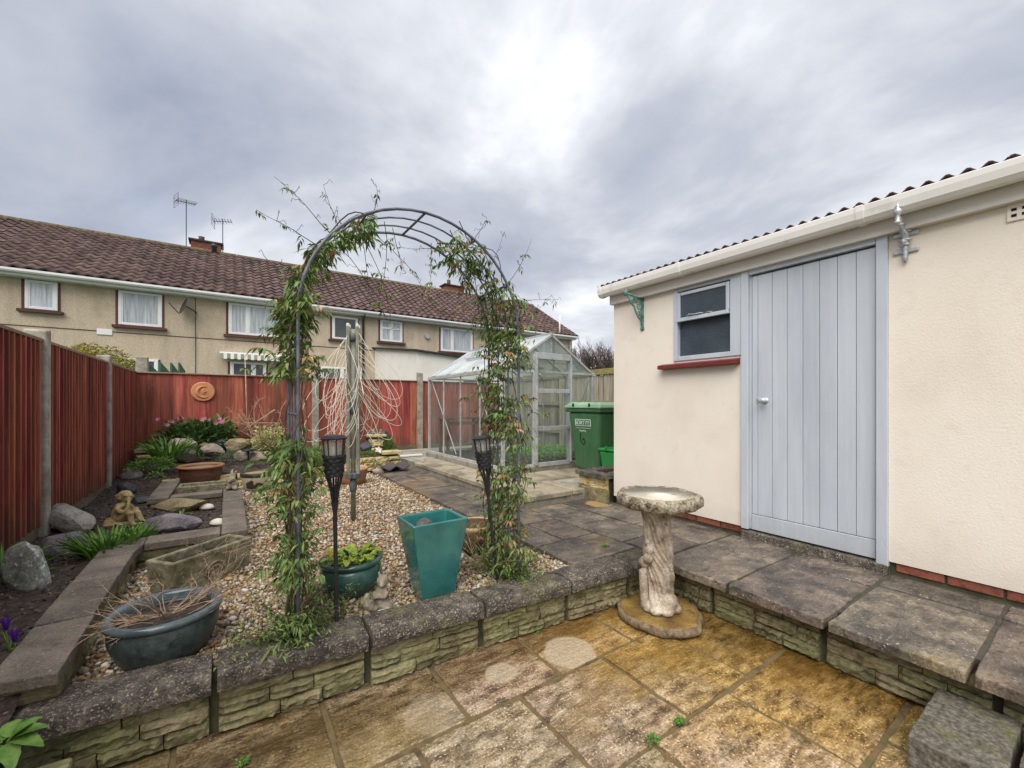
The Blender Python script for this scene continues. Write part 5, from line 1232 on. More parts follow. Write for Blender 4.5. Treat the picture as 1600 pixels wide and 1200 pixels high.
# tall square planter
sq = thing('square_planter', 'tall tapered square planter glazed glossy teal standing by the wall', 'planter', (.94, 2.17, .23))
def rc4(x0, x1, y0, y1, z): return [(x0, y0, z), (x1, y0, z), (x1, y1, z), (x0, y1, z)]
bo_ = (.855, 1.035, 2.088, 2.235); to_ = (.772, 1.092, 2.022, 2.285); zt_ = .672
m = MB(); w_ = .022
ti = (to_[0]+w_, to_[1]-w_, to_[2]+w_, to_[3]-w_); bi = (bo_[0]+.02, bo_[1]-.02, bo_[2]+.02, bo_[3]-.02)
vs = rc4(*bo_, .232)+rc4(*to_, zt_)+rc4(*ti, zt_)+rc4(*bi, .30)
fs = [(3, 2, 1, 0)]
for k in range(4):
    q = (k+1) % 4; fs += [(k, q, 4+q, 4+k), (4+k, 4+q, 8+q, 8+k), (8+k, 8+q, 12+q, 12+k)]
fs += [(12, 13, 14, 15)]
m.add(vs, fs).build('body', 'glaze_teal', sq, bevel=.009, seg=3, angle=25)
m = MB(); m.add(rc4(to_[0]+.027, to_[1]-.027, to_[2]+.027, to_[3]-.027, .585), [(0, 1, 2, 3)]); m.build('compost', 'soil', sq)
mat('stone_ball', [(.06, .055, .05), (.16, .15, .14)], scale=40, rough=.8, bump=.6, bscale=80, rnd=0)
MB().ell((.885, 2.15, .625), (.048, .048, .046), 20).build('stone_ball', 'stone_ball', None, smooth=True, label='grey speckled stone ball lying in the square teal planter', cat='ball', org=(.885, 2.15, .58))
m = MB(); rockmesh(m, (1.0, 2.17, .60), (.05, .03, .02), 4); m.build('slate_chip', 'felt_dark', None, label='dark slate chip lying in the square teal planter', cat='stone', org=(1.0, 2.17, .59))
# pots behind the square planter
c = G(742, 858, .23); pot('bowl_pot', 'tan rimmed brown bowl behind the square teal planter', (c.x, c.y, .222), [(.09, 0), (.13, .01), (.16, .10), (.162, .19), (.15, .20), (.135, .195), (.12, .10), (.02, .06)], 'basket_brown', [(.158, .17), (.168, .185), (.168, .198), (.15, .205), (.138, .195), (.125, .12)], 'glaze_tan', 36, .10, .12)
c = G(718, 900, .23); pot('plastic_pot', 'small white plastic pot half hidden behind the square teal planter', (c.x+.005, c.y+.09, .222), [(.045, 0), (.058, .10), (.058, .105), (.02, .09)], 'pot_white', [(.056, .09), (.064, .095), (.064, .11), (.055, .112), (.053, .09)], 'pot_white', 24, .098, .052)
# brown bowl, cream pot, terracotta pot
c = onY(314, 750, 6.60); pot('wide_bowl', 'wide brown glazed bowl with tan rim in front of the rockery', (c.x, 6.60, .23), [(.15, 0), (.18, .01), (.215, .12), (.228, .25), (.22, .27), (.20, .26), (.17, .1), (.02, .08)], 'glaze_brown', [(.222, .25), (.250, .262), (.252, .28), (.235, .288), (.215, .278), (.21, .22)], 'terracotta', 44, .255, .21, smt='gravel_bed')
c = onY(403, 760, 5.98); cpt = pot('patterned_pot', 'cream pot with dark rim and brown painted pattern beside the gravel', (c.x, 5.98, .222), [(.10, 0), (.125, .004), (.148, .06), (.172, .15), (.178, .20), (.175, .205), (.155, .2), (.13, .1), (.02, .08)], 'glaze_cream', [(.1775, .188), (.186, .20), (.187, .232), (.178, .24), (.160, .238), (.155, .20)], 'ink_brown', 44, .228, .162, smt='gravel_bed')
random.seed(17); cc_ = Vector((c.x, 5.98, .222))
fa = math.atan2(-cc_.y, -cc_.x)
for (da, zz, w2, h2) in ((-.55, .10, .05, .09), (-.45, .07, .07, .04), (-.1, .09, .05, .03), (.05, .105, .035, .05), (.2, .10, .04, .03), (.0, .075, .09, .012), (-.4, .14, .02, .04)):
    m = MB(); n = 6; vs = []
    for j in range(n+1):
        for i in range(n+1):
            u, v_ = (i/n-.5), (j/n-.5)
            k_ = math.sqrt(max(0, 1-(2*v_)**2))*(1+.4*nz((u*3, v_*3, da*9), 2)); z = zz+v_*h2; a = fa+da+u*w2/.165*k_*2
            rad = .10+.025*min(1, z/.004) if z < .004 else (.125+(z-.004)/.056*.023 if z < .06 else .148+(z-.06)/.09*.024)
            vs.append(cc_+Vector(((rad+.0015)*math.cos(a), (rad+.0015)*math.sin(a), z)))
    m.add(vs, [(j*(n+1)+i, j*(n+1)+i+1, (j+1)*(n+1)+i+1, (j+1)*(n+1)+i) for j in range(n) for i in range(n)]).build('painted_motif', 'ink_brown', cpt, smooth=True)
c = onY(551, 752, 5.75); pot('terracotta_pot', 'round terracotta coloured glazed pot behind the rotary dryer', (c.x, 5.75, .222), [(.11, 0), (.135, .005), (.165, .08), (.182, .17), (.185, .21), (.165, .215), (.14, .1), (.02, .08)], 'terracotta', [(.182, .19), (.197, .205), (.198, .225), (.183, .232), (.168, .222), (.165, .17)], 'glaze_tan', 40, .19, .165)

# ------------------------------------------------------------------ carved stone troughs
mat('trough_stone', [(.08, .07, .04), (.20, .18, .115), (.34, .31, .215)], scale=16, rough=.9, bump=.9, bscale=70, rnd=.1, speck=((.45, .42, .33), 55, .64, .7), moss=((.15, .14, .035), 6, .54, .6))
def trough(lab, A_, B_, wv, z0, z1, nm='stone_trough'):
    A_ = Vector((A_[0], A_[1], 0)); B_ = Vector((B_[0], B_[1], 0)); d = (B_-A_).normalized(); s = Vector((-d.y, d.x, 0)); Ln = (B_-A_).length
    t = thing(nm, lab, 'trough', (A_+d*Ln/2+s*wv/2)+Vector((0, 0, z0)))
    def ring(ins, z, tp): return [A_+d*(ins+tp)+s*(ins+tp)+Vector((0, 0, z)), A_+d*(Ln-ins-tp)+s*(ins+tp)+Vector((0, 0, z)), A_+d*(Ln-ins-tp)+s*(wv-ins-tp)+Vector((0, 0, z)), A_+d*(ins+tp)+s*(wv-ins-tp)+Vector((0, 0, z))]
    vs = ring(0, z0, .02)+ring(0, z1, 0)+ring(.032, z1, 0)+ring(.035, z1-.1, 0); fs = [(3, 2, 1, 0)]
    for k in range(4):
        q = (k+1) % 4; fs += [(k, q, 4+q, 4+k), (4+k, 4+q, 8+q, 8+k), (8+k, 8+q, 12+q, 12+k)]
    fs.append((12, 13, 14, 15)); MB().add(vs, fs).build('body', 'trough_stone', t, bevel=.008)
    m = MB(); q = ring(.0345, z1-.045, 0); m.add(q, [(0, 1, 2, 3)]); m.build('compost', 'soil', t)
    ctr = A_+d*Ln*.5-s*.002
    m = MB()
    for rr in (.062, .04): m.tube([ctr+d*rr*math.cos(math.pi*i/12)+Vector((0, 0, z0+.07+rr*math.sin(math.pi*i/12)*1.1))+s*.013*(1-((.07+rr*math.sin(math.pi*i/12))/(z1-z0))) for i in range(13)], .006, 6)
    m.build('carved_arch', 'trough_stone', t, smooth=True)
    return t
trough('long mossy stone trough with carved arch set at an angle on the gravel', (-.255, 2.90), (.135, 3.215), .21, .215, .425)
twigs('dry_plant', 'thin dead stems in the angled mossy stone trough', (-.10, 3.13, .385), 9, 1.0, .6, .0016, (0, 0), 6, base_r=.14, sub=2)
trough('small stone trough with carved arch behind the dark edging slab', (-.44, 5.46), (.02, 5.44), .26, .215, .435)

# ================================================================== statues
mat('statue_gold', [(.13, .085, .035), (.34, .25, .12), (.48, .37, .20)], scale=12, rough=.8, bump=.5, bscale=60, rnd=0, speck=((.10, .075, .03), 16, .60, .6))
mat('statue_grey', [(.09, .07, .05), (.27, .225, .165), (.46, .40, .32)], scale=18, rough=.85, bump=.6, bscale=70, rnd=0, moss=((.15, .14, .04), 12, .58, .5))
mat('statue_white', [(.38, .37, .34), (.55, .53, .5)], scale=14, rough=.8, bump=.4, rnd=0)
# seated child figure, knees drawn up, chin on hand, facing along the bed (to the right)
b0 = G(192, 818, .31); b0 = Vector((b0.x, b0.y, .305)); r_ = rr_; f_ = ff_; Z = Vector((0, 0, 1))
def Q(a, b, c): return b0+r_*a+f_*b+Z*c
S_ = .235/ .235
st = thing('cherub_statue', 'mossy golden stone figurine of a seated child resting head on hand', 'statue', b0)
blob('figure', 'statue_gold', [
    ('e', Q(-.02, 0, .055), (.062, .06, .055)),                    # seat
    ('t', [Q(-.025, 0, .06), Q(-.018, 0, .11), Q(.0, 0, .155)], [.055, .054, .042]),   # back, bent forward
    ('e', Q(.0, 0, .155), (.045, .06, .032)),                     # shoulders
    ('t', [Q(.008, 0, .165), Q(.02, 0, .19)], [.022, .022]),        # neck
    ('e', Q(.028, 0, .222), (.042, .040, .044)),                   # head
    ('e', Q(.064, .012, .214), (.012, .010, .010)),                 # nose / chin
    ('e', Q(.058, .008, .196), (.014, .016, .012)),
    ('t', [Q(.0, .028, .05), Q(.07, .035, .105), Q(.10, .035, .10)], [.034, .028, .022]),  # near thigh
    ('t', [Q(.095, .035, .105), Q(.10, .038, .055), Q(.112, .038, .015)], [.025, .022, .016]),   # near calf
    ('t', [Q(.11, .038, .012), Q(.155, .042, .010)], [.016, .012]),      # near foot
    ('t', [Q(.0, -.028, .05), Q(.065, -.03, .095), Q(.09, -.03, .09)], [.034, .028, .022]),
    ('t', [Q(.088, -.03, .095), Q(.11, -.032, .05), Q(.135, -.032, .015)], [.025, .021, .016]),
    ('t', [Q(.13, -.032, .012), Q(.175, -.035, .010)], [.016, .012]),
    ('t', [Q(.0, .055, .15), Q(.035, .06, .115), Q(.075, .05, .115)], [.020, .018, .015]),   # near arm on knee
    ('t', [Q(.07, .05, .115), Q(.08, .04, .15), Q(.07, .022, .19)], [.016, .014, .012]),     # forearm up to chin
    ('e', Q(.068, .02, .196), (.014, .012, .016)),
    ('t', [Q(.0, -.05, .15), Q(.04, -.055, .11), Q(.09, -.035, .12)], [.020, .018, .014]),
], .0065, st, noise_amp=.002)
blob('hair', 'statue_gold', [('e', Q(.015, 0, .238), (.05, .050, .040)), ('e', Q(-.012, 0, .222), (.036, .046, .036))]+[('e', Q(.015+.048*math.cos(a), .046*math.sin(a), .232+.012*math.sin(3*a)), (.014, .014, .014)) for a in [k*.785 for k in range(8)]], .006, st, noise_amp=.004)
blob('base_rock', 'statue_gold', [('e', Q(0, 0, .0), (.13, .09, .035)), ('e', Q(.12, 0, -.005), (.08, .06, .02)), ('e', Q(-.05, .03, .03), (.06, .05, .04))], .009, st, noise_amp=.008)
# squirrel figurine
b0 = G(598, 958, .225); b0 = Vector((b0.x, b0.y+.02, .222))
st = thing('squirrel_statue', 'weathered stone squirrel figurine with bushy tail on the gravel', 'statue', b0)
blob('figure', 'statue_grey', [('e', Q(.0, 0, .055), (.036, .035, .055)), ('e', Q(.005, .012, .10), (.028, .028, .034)), ('e', Q(.010, .018, .145), (.027, .026, .029)), ('e', Q(.014, .042, .138), (.013, .014, .012)),
    ('e', Q(-.008, .008, .175), (.007, .007, .013)), ('e', Q(.028, .008, .175), (.007, .007, .013)), ('e', Q(-.03, .02, .03), (.024, .032, .026)), ('e', Q(.03, .02, .03), (.024, .032, .026)),
    ('t', [Q(-.025, .02, .10), Q(-.018, .045, .085), Q(.0, .05, .09)], [.012, .010, .009]), ('t', [Q(.03, .02, .10), Q(.025, .045, .085), Q(.01, .05, .09)], [.012, .010, .009]),
    ('t', [Q(-.02, -.01, .02), Q(-.055, -.005, .025), Q(-.075, .0, .05), Q(-.06, -.005, .08)], [.022, .028, .026, .012])], .005, st, noise_amp=.003)
for o in st.children: o.scale = (1.15,)*3
ab_ = blob('acorn_base', 'statue_white', [('e', Q(.03, .045, .012), (.04, .028, .014)), ('e', Q(-.03, .03, .006), (.04, .03, .010)), ('t', [Q(.0, .055, .022), Q(.05, .05, .028)], [.014, .014])], .005, st, noise_amp=.003)
ab_.scale = (1.15,)*3
# rabbit on the edging corner
b0 = Vector((-.005, 5.30, .386))
c_ = onY(365, 760, 5.28); b0 = Vector((c_.x+.0, 5.28, .386))
st = thing('rabbit_statue', 'mottled stone rabbit figurine sitting on the end of the edging', 'statue', b0)
blob('figure', 'statue_grey', [('e', Q(0, 0, .055), (.052, .05, .055)), ('e', Q(0, .03, .115), (.038, .036, .036)), ('e', Q(0, .06, .105), (.02, .02, .018)), ('t', [Q(-.012, .01, .14), Q(-.022, -.008, .19), Q(-.018, -.01, .215)], [.014, .016, .007]), ('t', [Q(.016, .01, .14), Q(.022, -.004, .185), Q(.028, -.002, .205)], [.014, .015, .007]),
    ('e', Q(-.035, .03, .025), (.024, .04, .026)), ('e', Q(.035, .03, .025), (.024, .04, .026)), ('e', Q(0, -.05, .03), (.02, .02, .02)), ('e', Q(-.055, .0, .09), (.02, .02, .05))], .007, st, noise_amp=.006)
# shells
mat('shell', [(.56, .49, .41), (.70, .65, .58)], scale=10, rough=.45, bump=.2, rnd=.06)
def shell(px, py, w_, lab):
    c = G(px, py, .325); t = MB()
    def fn(a, z, j): return 1+.05*math.cos(14*a)*(1 if j < 7 else 0)
    t.lathe((c.x, c.y, .318), [(w_*1.0, 0), (w_*.98, w_*.2), (w_*.86, w_*.45), (w_*.66, w_*.62), (w_*.42, w_*.74), (w_*.18, w_*.80), (.002, w_*.82)], 42, fn, 1.15, .85, -YAW)
    t.build('scallop_shell', 'shell', None, smooth=True, label=lab, cat='shell', org=(c.x, c.y, .318))
shell(341, 817, .055, 'large white scallop shell lying by the inner corner of the edging')
shell(323, 793, .055, 'pinkish white shell beside the flat yellow rock in the bed')

# ================================================================== terracotta moon plaque on the end fence
mat('plaque', [(.42, .17, .075), (.56, .26, .13)], scale=9, rough=.8, bump=.3, rnd=0)
pc_ = onY(317.5, 612, BY-.03); pq = thing('wall_plaque', 'round terracotta moon plaque hung on the red end fence', 'plaque', (pc_.x, BY-.03, pc_.z))
M_ = rot3(R(90), 0, 0)
def disc(r0, r1, y0, y1, n=40):
    m = MB(); vs = []
    for (r, y) in ((r0*.01, y0), (r0, y0), (r0+.006, (y0+y1)/2), (r1, y1), (r1*.01, y1)):
        for k in range(n): a = 2*math.pi*k/n; vs.append((pc_.x+r*math.cos(a), y, pc_.z+r*math.sin(a)))
    m.add(vs, [(j*n+k, (j+1)*n+k, (j+1)*n+(k+1) % n, j*n+(k+1) % n) for j in range(4) for k in range(n)]); return m
disc(.15, .143, BY-.024, BY-.052).build('disc', 'plaque', pq, smooth=False)
m = MB(); n = 22; pts_o = []; rs_ = []
for i in range(n+1):
    a = R(70)+R(235)*i/n; w_ = math.sin(math.pi*i/n); pts_o.append((pc_.x+.012+.088*math.cos(a), BY-.055, pc_.z-.005+.088*math.sin(a))); rs_.append(.004+.018*w_)
m.tube(pts_o, rs_, 8); m.build('crescent', 'plaque', pq, smooth=True)
blob('face_relief', 'plaque', [('e', (pc_.x-.005, BY-.055, pc_.z+.005), (.022, .012, .05)), ('e', (pc_.x+.022, BY-.058, pc_.z+.0), (.02, .014, .012)), ('e', (pc_.x+.012, BY-.058, pc_.z-.03), (.018, .01, .008)), ('e', (pc_.x+.008, BY-.057, pc_.z+.03), (.018, .008, .007))], .005, pq)

# ================================================================== solar torches
mat('torch_black', [(.014, .014, .016), (.03, .03, .033)], scale=20, rough=.5, bump=.15, rnd=0)
glass('torch_glass', (.5, .45, .4), alpha=.75, rough=.15)
def torch(lab, base, top):
    base = Vector(base); top = Vector(top); t = thing('solar_torch', lab, 'torch', base); ax = (top-base); hgt = ax.length; ax.normalize()
    Mq = Vector((0, 0, 1)).rotation_difference(ax).to_matrix()
    def T(m): m.v = [tuple(base+Mq @ Vector(v)) for v in m.v]; return m
    h = hgt
    m = MB(); m.tube([(0, 0, 0), (0, 0, h-.33)], .0095, 10); m.tube([(0, 0, h-.40), (0, 0, h-.39)], .0115, 10); m.tube([(0, 0, .28), (0, 0, .29)], .0115, 10); m.tube([(0, 0, h-.36), (0, 0, h-.315)], [.010, .017], 10); T(m).build('pole', 'torch_black', t, smooth=False)
    for k in range(8):
        a = 2*math.pi*k/8; m = MB(); m.tube([(.008*math.cos(a), .008*math.sin(a), h-.33), (.020*math.cos(a), .020*math.sin(a), h-.25), (.036*math.cos(a), .036*math.sin(a), h-.185)], .0045, 5); T(m).build('strut', 'torch_black', t)
    for j in range(6):        # woven bands
        m = MB(); n = 32; pts_ = []
        zc = h-.187+j*.0175; rr = .037+.0022*j
        for i in range(n+1):
            a = 2*math.pi*i/n; r = rr+.0035*math.sin(8*a+math.pi*(j % 2)); pts_.append((r*math.cos(a), r*math.sin(a), zc+.003*math.sin(3*a+j)))
        vs = []
        for p in pts_[:-1]: vs += [(p[0], p[1], p[2]-.0085), (p[0]*1.06, p[1]*1.06, p[2]), (p[0], p[1], p[2]+.0085)]
        m.add(vs, [(3*i+k, 3*((i+1) % n)+k, 3*((i+1) % n)+k+1, 3*i+k+1) for i in range(n) for k in (0, 1)]); T(m).build('woven_band', 'torch_black', t, smooth=True)
    m = MB(); m.lathe((0, 0, 0), [(.03, h-.185), (.033, h-.09), (.012, h-.088)], 16); T(m).build('inner_cup', 'torch_black', t)
    m = MB(); m.lathe((0, 0, 0), [(.040, h-.092), (.046, h-.020)], 20, close=False); T(m).build('lantern_glass', 'torch_glass', t, smooth=True)
    for k in range(8):
        a = 2*math.pi*k/8; m = MB(); m.bar((.0425*math.cos(a), .0425*math.sin(a), h-.095), (.049*math.cos(a), .049*math.sin(a), h-.018), .005, .005); T(m).build('lantern_bar', 'torch_black', t)
    m = MB(); m.lathe((0, 0, 0), [(.04, h-.020), (.058, h-.018), (.060, h-.012), (.050, h-.004), (.046, h), (.01, h+.001)], 28); T(m).build('cap', 'torch_black', t)
    m = MB(); m.lathe((0, 0, 0), [(.008, h-.088), (.010, h-.06), (.004, h-.045)], 10); T(m).build('flame_bulb', 'pot_white', t)
b1_ = G(526, 985, .225); zz = 1.3-(680-630)/650*(b1_.x*_fx+b1_.y*_fy); torch('black solar torch with woven basket upright beside the round teal pot', b1_, (b1_.x-.012, b1_.y, zz))
b2_ = G(778, 912, .225); zz = 1.3-(681-630)/650*(b2_.x*_fx+b2_.y*_fy); torch('black solar torch with woven basket leaning at the right arch leg', b2_, Vector((b2_.x, b2_.y, zz))-rr_*.098)

# ================================================================== rotary clothes dryer, folded
mat('dryer_steel', [(.13, .135, .10), (.24, .24, .19), (.33, .33, .28)], scale=14, rough=.55, bump=.2, metal=.2, rnd=.05, moss=((.12, .13, .07), 7, .52, .6))
mat('dryer_plastic', [(.06, .07, .075), (.11, .12, .125)], scale=9, rough=.5, bump=.1, rnd=0)
mat('line_cream', [(.60, .54, .44), (.72, .67, .57)], scale=30, rough=.6, bump=0, rnd=.1)
dp = G(552, 815, .225); dl = thing('rotary_dryer', 'folded rotary clothes dryer with looped cream washing line on the gravel', 'clothes dryer', dp)
dx, dy = dp.x, dp.y
MB().tube([(dx, dy, .15), (dx, dy, 1.97)], .021, 14).build('pole', 'dryer_steel', dl, smooth=True)
m = MB(); m.lathe((dx, dy, 0), [(.025, .50), (.032, .51), (.034, .57), (.028, .60), (.028, .62)], 14); m.build('sleeve', 'dryer_plastic', dl, smooth=True)
m = MB(); m.box((dx, dy, .645), (.13, .075, .05), .5); m.box((dx, dy, .645), (.075, .13, .051), .5); m.build('hub', 'dryer_plastic', dl, bevel=.01)
m = MB(); m.lathe((dx, dy, 0), [(.03, 1.86), (.045, 1.87), (.045, 1.92), (.03, 1.93)], 14); m.build('top_cap', 'dryer_plastic', dl, smooth=True)
m = MB(); m.lathe((dx, dy, 0), [(.026, 1.20), (.034, 1.21), (.034, 1.27), (.026, 1.28)], 14); m.build('slider', 'dryer_plastic', dl, smooth=True)
arms = []
for k in range(4):
    a = .5+k*math.pi/2; u = Vector((math.cos(a), math.sin(a), 0)); arms.append(u)
    p0 = Vector((dx, dy, .66))+u*.058; p1 = Vector((dx, dy, 1.99))+u*(.05 if k % 2 else .062)
    MB().bar(p0, p1, .02, .026).build('arm', 'dryer_steel', dl, bevel=.003, seg=1)
    MB().box(p1+Vector((0, 0, .012)), (.024, .024, .03)).build('arm_tip', 'line_cream', dl, bevel=.006)
random.seed(44); ln_ = MB()
for lvl in range(12):
    for k in range(4):
        u0, u1 = arms[k], arms[(k+1) % 4]; zt2 = 1.93-.048*lvl+U(-.02, .02)
        pa = Vector((dx, dy, zt2))+u0*.066; pb_ = Vector((dx, dy, zt2+U(-.05, .02)))+u1*.066
        th_ = math.atan2((u0+u1).y, (u0+u1).x)+U(-.7, .7); out = Vector((math.cos(th_), math.sin(th_), 0))
        pb_.z = max(1.2, zt2-U(.05, .45)); bul = .10+.22*random.random()
        P1 = pa+out*bul*2.0+Vector((0, 0, -U(.30, .50))); P2 = pb_+out*bul*1.2+Vector((0, 0, -U(.50, .85)*(1-.03*lvl)))
        P1 += Vector((-out.y, out.x, 0))*U(-.12, .12); n = 22; pts_ = []
        for i in range(n+1):
            t_ = i/n; k_ = 1-t_; pts_.append(pa*k_**3+P1*3*k_*k_*t_+P2*3*k_*t_*t_+pb_*t_**3)
        ln_.tube(pts_, .0021, 4, cap=False)
ln_.build('washing_line', 'line_cream', dl, smooth=True, kind='stuff')
mat('peg_red', [(.4, .03, .03), (.5, .05, .04)], rough=.5, bump=0)
MB().box((dx-.04, dy-.05, 1.435), (.012, .01, .05)).build('clothes_peg', 'peg_red', dl, bevel=.003)
MB().box((dx-.055, dy-.05, 1.45), (.012, .01, .05)).build('clothes_peg', 'caddy_green', dl, bevel=.003)
# ================================================================== rocks
mat('rock_purple', [(.10, .085, .10), (.19, .165, .185), (.26, .23, .24)], scale=6, rough=.75, bump=.6, bscale=30, rnd=.1, speck=((.07, .05, .06), 11, .60, .5))
mat('rock_pale', [(.17, .15, .13), (.30, .275, .245), (.40, .37, .33)], scale=7, rough=.85, bump=.7, bscale=30, rnd=.12, moss=((.20, .18, .10), 6, .56, .5))
mat('rock_lichen', [(.15, .16, .14), (.30, .32, .28), (.42, .44, .38)], scale=9, rough=.85, bump=.7, bscale=40, rnd=.1, speck=[((.62, .62, .56), 34, .58, .9), ((.30, .26, .08), 14, .66, .7)])
mat('rock_yellow', [(.14, .11, .055), (.27, .22, .125), (.36, .30, .19)], scale=8, rough=.85, bump=.7, bscale=35, rnd=.1, moss=((.14, .13, .04), 8, .52, .6))
mat('rock_slate', [(.03, .03, .036), (.075, .078, .088)], scale=7, rough=.55, bump=.5, bscale=25, rnd=.15)
mat('rock_pink', [(.19, .145, .12), (.33, .265, .22), (.42, .35, .30)], scale=7, rough=.85, bump=.7, bscale=30, rnd=.14, moss=((.12, .13, .045), 7, .58, .6))
for q in ('rock_purple', 'rock_pale', 'rock_lichen', 'rock_yellow', 'rock_slate', 'rock_pink'): add_grain(q, 70, (1, 1, 1), .62, 1.25, 4, .6)
def depth(p): return p[0]*_fx+p[1]*_fy
def rock(px, py, wpx, hpx, mt, lab, seed, z=None, Y=None, dr=.8, tilt=(0, 0), nm='rock', rz=None, cuts=7):
    p = G(px, py, z) if Y is None else onY(px, py, Y); t = depth(p); k = t/F
    st_ = math.sqrt(1+((px-CX)/F)**2)**.5
    sx, sz = wpx*k/2/st_*1.08, hpx*k/2*1.1
    m = MB(); rockmesh(m, (p.x, p.y, p.z+sz*.55), (sx, sx*dr, sz), seed, -YAW if rz is None else rz, 3, cuts, .16, tilt)
    return m.build(nm, mt, None, smooth=False, label=lab, cat='rock', org=(p.x, p.y, p.z))
rock(42, 922, 84, 92, 'rock_lichen', 'lichen spotted grey rock standing on edge in the soil bed', 3, .30, tilt=(0, -.25), dr=.35)
rock(100, 866, 84, 44, 'rock_purple', 'smooth purple grey boulder beside the strap leaved clump', 5, .31, dr=.6, cuts=4)
rock(112, 830, 92, 50, 'rock_pale', 'big pale slab shaped rock leaning by the side fence', 8, .31, tilt=(.1, .2), dr=.55)
rock(283, 796, 104, 22, 'rock_yellow', 'long flat yellowish rock lying in front of the dark edging', 11, .312, dr=.5)
rock(262, 832, 112, 34, 'rock_purple', 'long low purple slab of rock in front of the shells', 13, .312, dr=.35, tilt=(0, -.12), cuts=5)
rock(207, 754, 36, 30, 'rock_pale', 'grey angular rock in the soil beside the green edging plants', 14, .312)
rock(197, 772, 34, 22, 'rock_slate', 'flat blue grey slate behind the seated figurine', 15, .312, dr=.6)
rock(222, 786, 40, 12, 'rock_slate', 'thin slate lying flat left of the edging corner', 16, .312, dr=.7)
# rockery stones: pixel, width, height, distance
RK = [(284, 703, 42, 24, 7.75, 'rock_pink', 'brownish rockery boulder beneath the pink flowered hellebore'), (285, 719, 44, 22, 7.35, 'rock_pale', 'pale grey rounded boulder at the rockery front left'),
      (331, 712, 38, 24, 7.45, 'rock_pink', 'rounded pinkish boulder left of the silver moss cushion'), (373, 702, 44, 20, 7.75, 'rock_yellow', 'broad tan boulder behind the solar ground light'),
      (402, 700, 26, 22, 7.9, 'rock_yellow', 'upright tan boulder beside the variegated shrub'), (380, 718, 28, 18, 7.4, 'rock_pink', 'small pinkish boulder right of the moss cushion'),
      (403, 721, 36, 18, 7.35, 'rock_pink', 'low purple pink boulder right of the solar ground light'), (305, 694, 30, 10, 7.95, 'rock_slate', 'thin dark slate resting on the upper rockery'),
      (348, 697, 34, 14, 7.9, 'rock_slate', 'dark jagged slate at the middle of the rockery'), (322, 700, 22, 10, 7.8, 'rock_yellow', 'small tan stone under the dark slate'),
      (590, 690, 40, 22, 7.8, 'rock_slate', 'dark rock heap behind the mossy low wall'), (578, 704, 30, 18, 7.4, 'rock_slate', 'small dark rock beside the washing line pole'),
      (566, 745, 16, 12, 6.4, 'rock_pink', 'small brown stone at the end of the gravel'), (595, 742, 22, 14, 6.3, 'rock_pink', 'brown stone beside the dark roof tile'), (660, 722, 6, 4, 6.25, 'rock_pale', 'tiny pale stone on the path end'),
      (452, 770, 40, 12, 5.9, 'rock_pale', 'flat grey stone at the gravel edge behind the arch')]
for i, (a, b, c, d, Y, mt, lab) in enumerate(RK): rock(a, b, c, d, mt, lab, 40+i, Y=Y)
# low rows of buff walling along the rockery front
re_ = thing('rockery_edging', 'low broken row of buff stones along the front of the rockery', 'edging', (.3, 6.6, .22)); random.seed(6)
x = -.95
while x < 1.62:
    w_ = U(.16, .30); y = 6.60+.05*nz((x, 0, 0), 1.5)+(.12 if x > .9 else 0)
    for r in range(2):
        if r == 1 and random.random() < .25: continue
        inst('stone', random.choice(WP), (x+w_/2+U(-.03, .03), y, .255+.075*r), re_, (0, 0, U(-.06, .06)), (w_-.012, .12, .07))
    x += w_
MB().bx(-1.0, 1.7, 6.66, 6.70, .12, .33).build('mortar_core', 'wall_mortar', re_)
mw = thing('mossy_wall', 'small buff stone raised bed with moss at the end of the path', 'wall', (1.95, 6.65, .25))
for i in range(4):
    for r in range(3):
        inst('stone', random.choice(WP), (1.60+.2*i+.02*(r % 2), 6.62, .265+.075*r), mw, (0, 0, 0), (.19, .10, .07))
MB().bx(1.5, 2.3, 6.66, 7.2, .1, .46).build('soil_fill', 'soil', mw)
slabmesh(MB(), 2.02, 2.33, 6.56, 6.80, .485, .535, 9, 4, 4).build('cap_stone', 'planter_stone', mw, bevel=.008)
pz_ = thing('stone_pillar', 'little buff stone pillar carrying two owl ornaments', 'pillar', (2.14, 7.35, .45))
for r in range(3): inst('stone', WP[r], (2.14, 7.35, .50+.07*r), pz_, (0, 0, .1*r), (.20, .18, .068))
MB().box((2.14, 7.35, .735), (.30, .22, .04)).build('cap', 'planter_stone', pz_, bevel=.008)
for k, x in enumerate((2.08, 2.21)):
    b0 = Vector((x, 7.33, .756))
    blob('owl_ornament', 'statue_gold', [('e', Q(0, 0, .028), (.028, .026, .032)), ('e', Q(0, .004, .066), (.024, .022, .020)), ('e', Q(-.014, .004, .082), (.007, .006, .008)), ('e', Q(.014, .004, .082), (.007, .006, .008)), ('e', Q(-.009, .024, .068), (.007, .005, .007)), ('e', Q(.009, .024, .068), (.007, .005, .007))], .005, None, org=b0,
         label='small stone owl ornament on the buff pillar'+(' nearer the concrete post' if k else ' nearer the washing line'), cat='ornament')
pc2 = thing('stone_step', 'short stack of buff stones with slab top in the fence corner', 'pedestal', (-.86, 7.75, .35)); random.seed(3)
for r in range(3):
    for i in range(2): inst('stone', random.choice(WP), (-.95+.19*i, 7.62, .42+.07*r), pc2, (0, 0, 0), (.185, .14, .066))
MB().bx(-1.03, -.68, 7.65, 8.1, .3, .61).build('fill', 'wall_mortar', pc2)
slabmesh(MB(), -1.06, -.66, 7.54, 8.12, .622, .672, 3, 4, 4).build('slab', 'terrace_stone', pc2, bevel=.008)
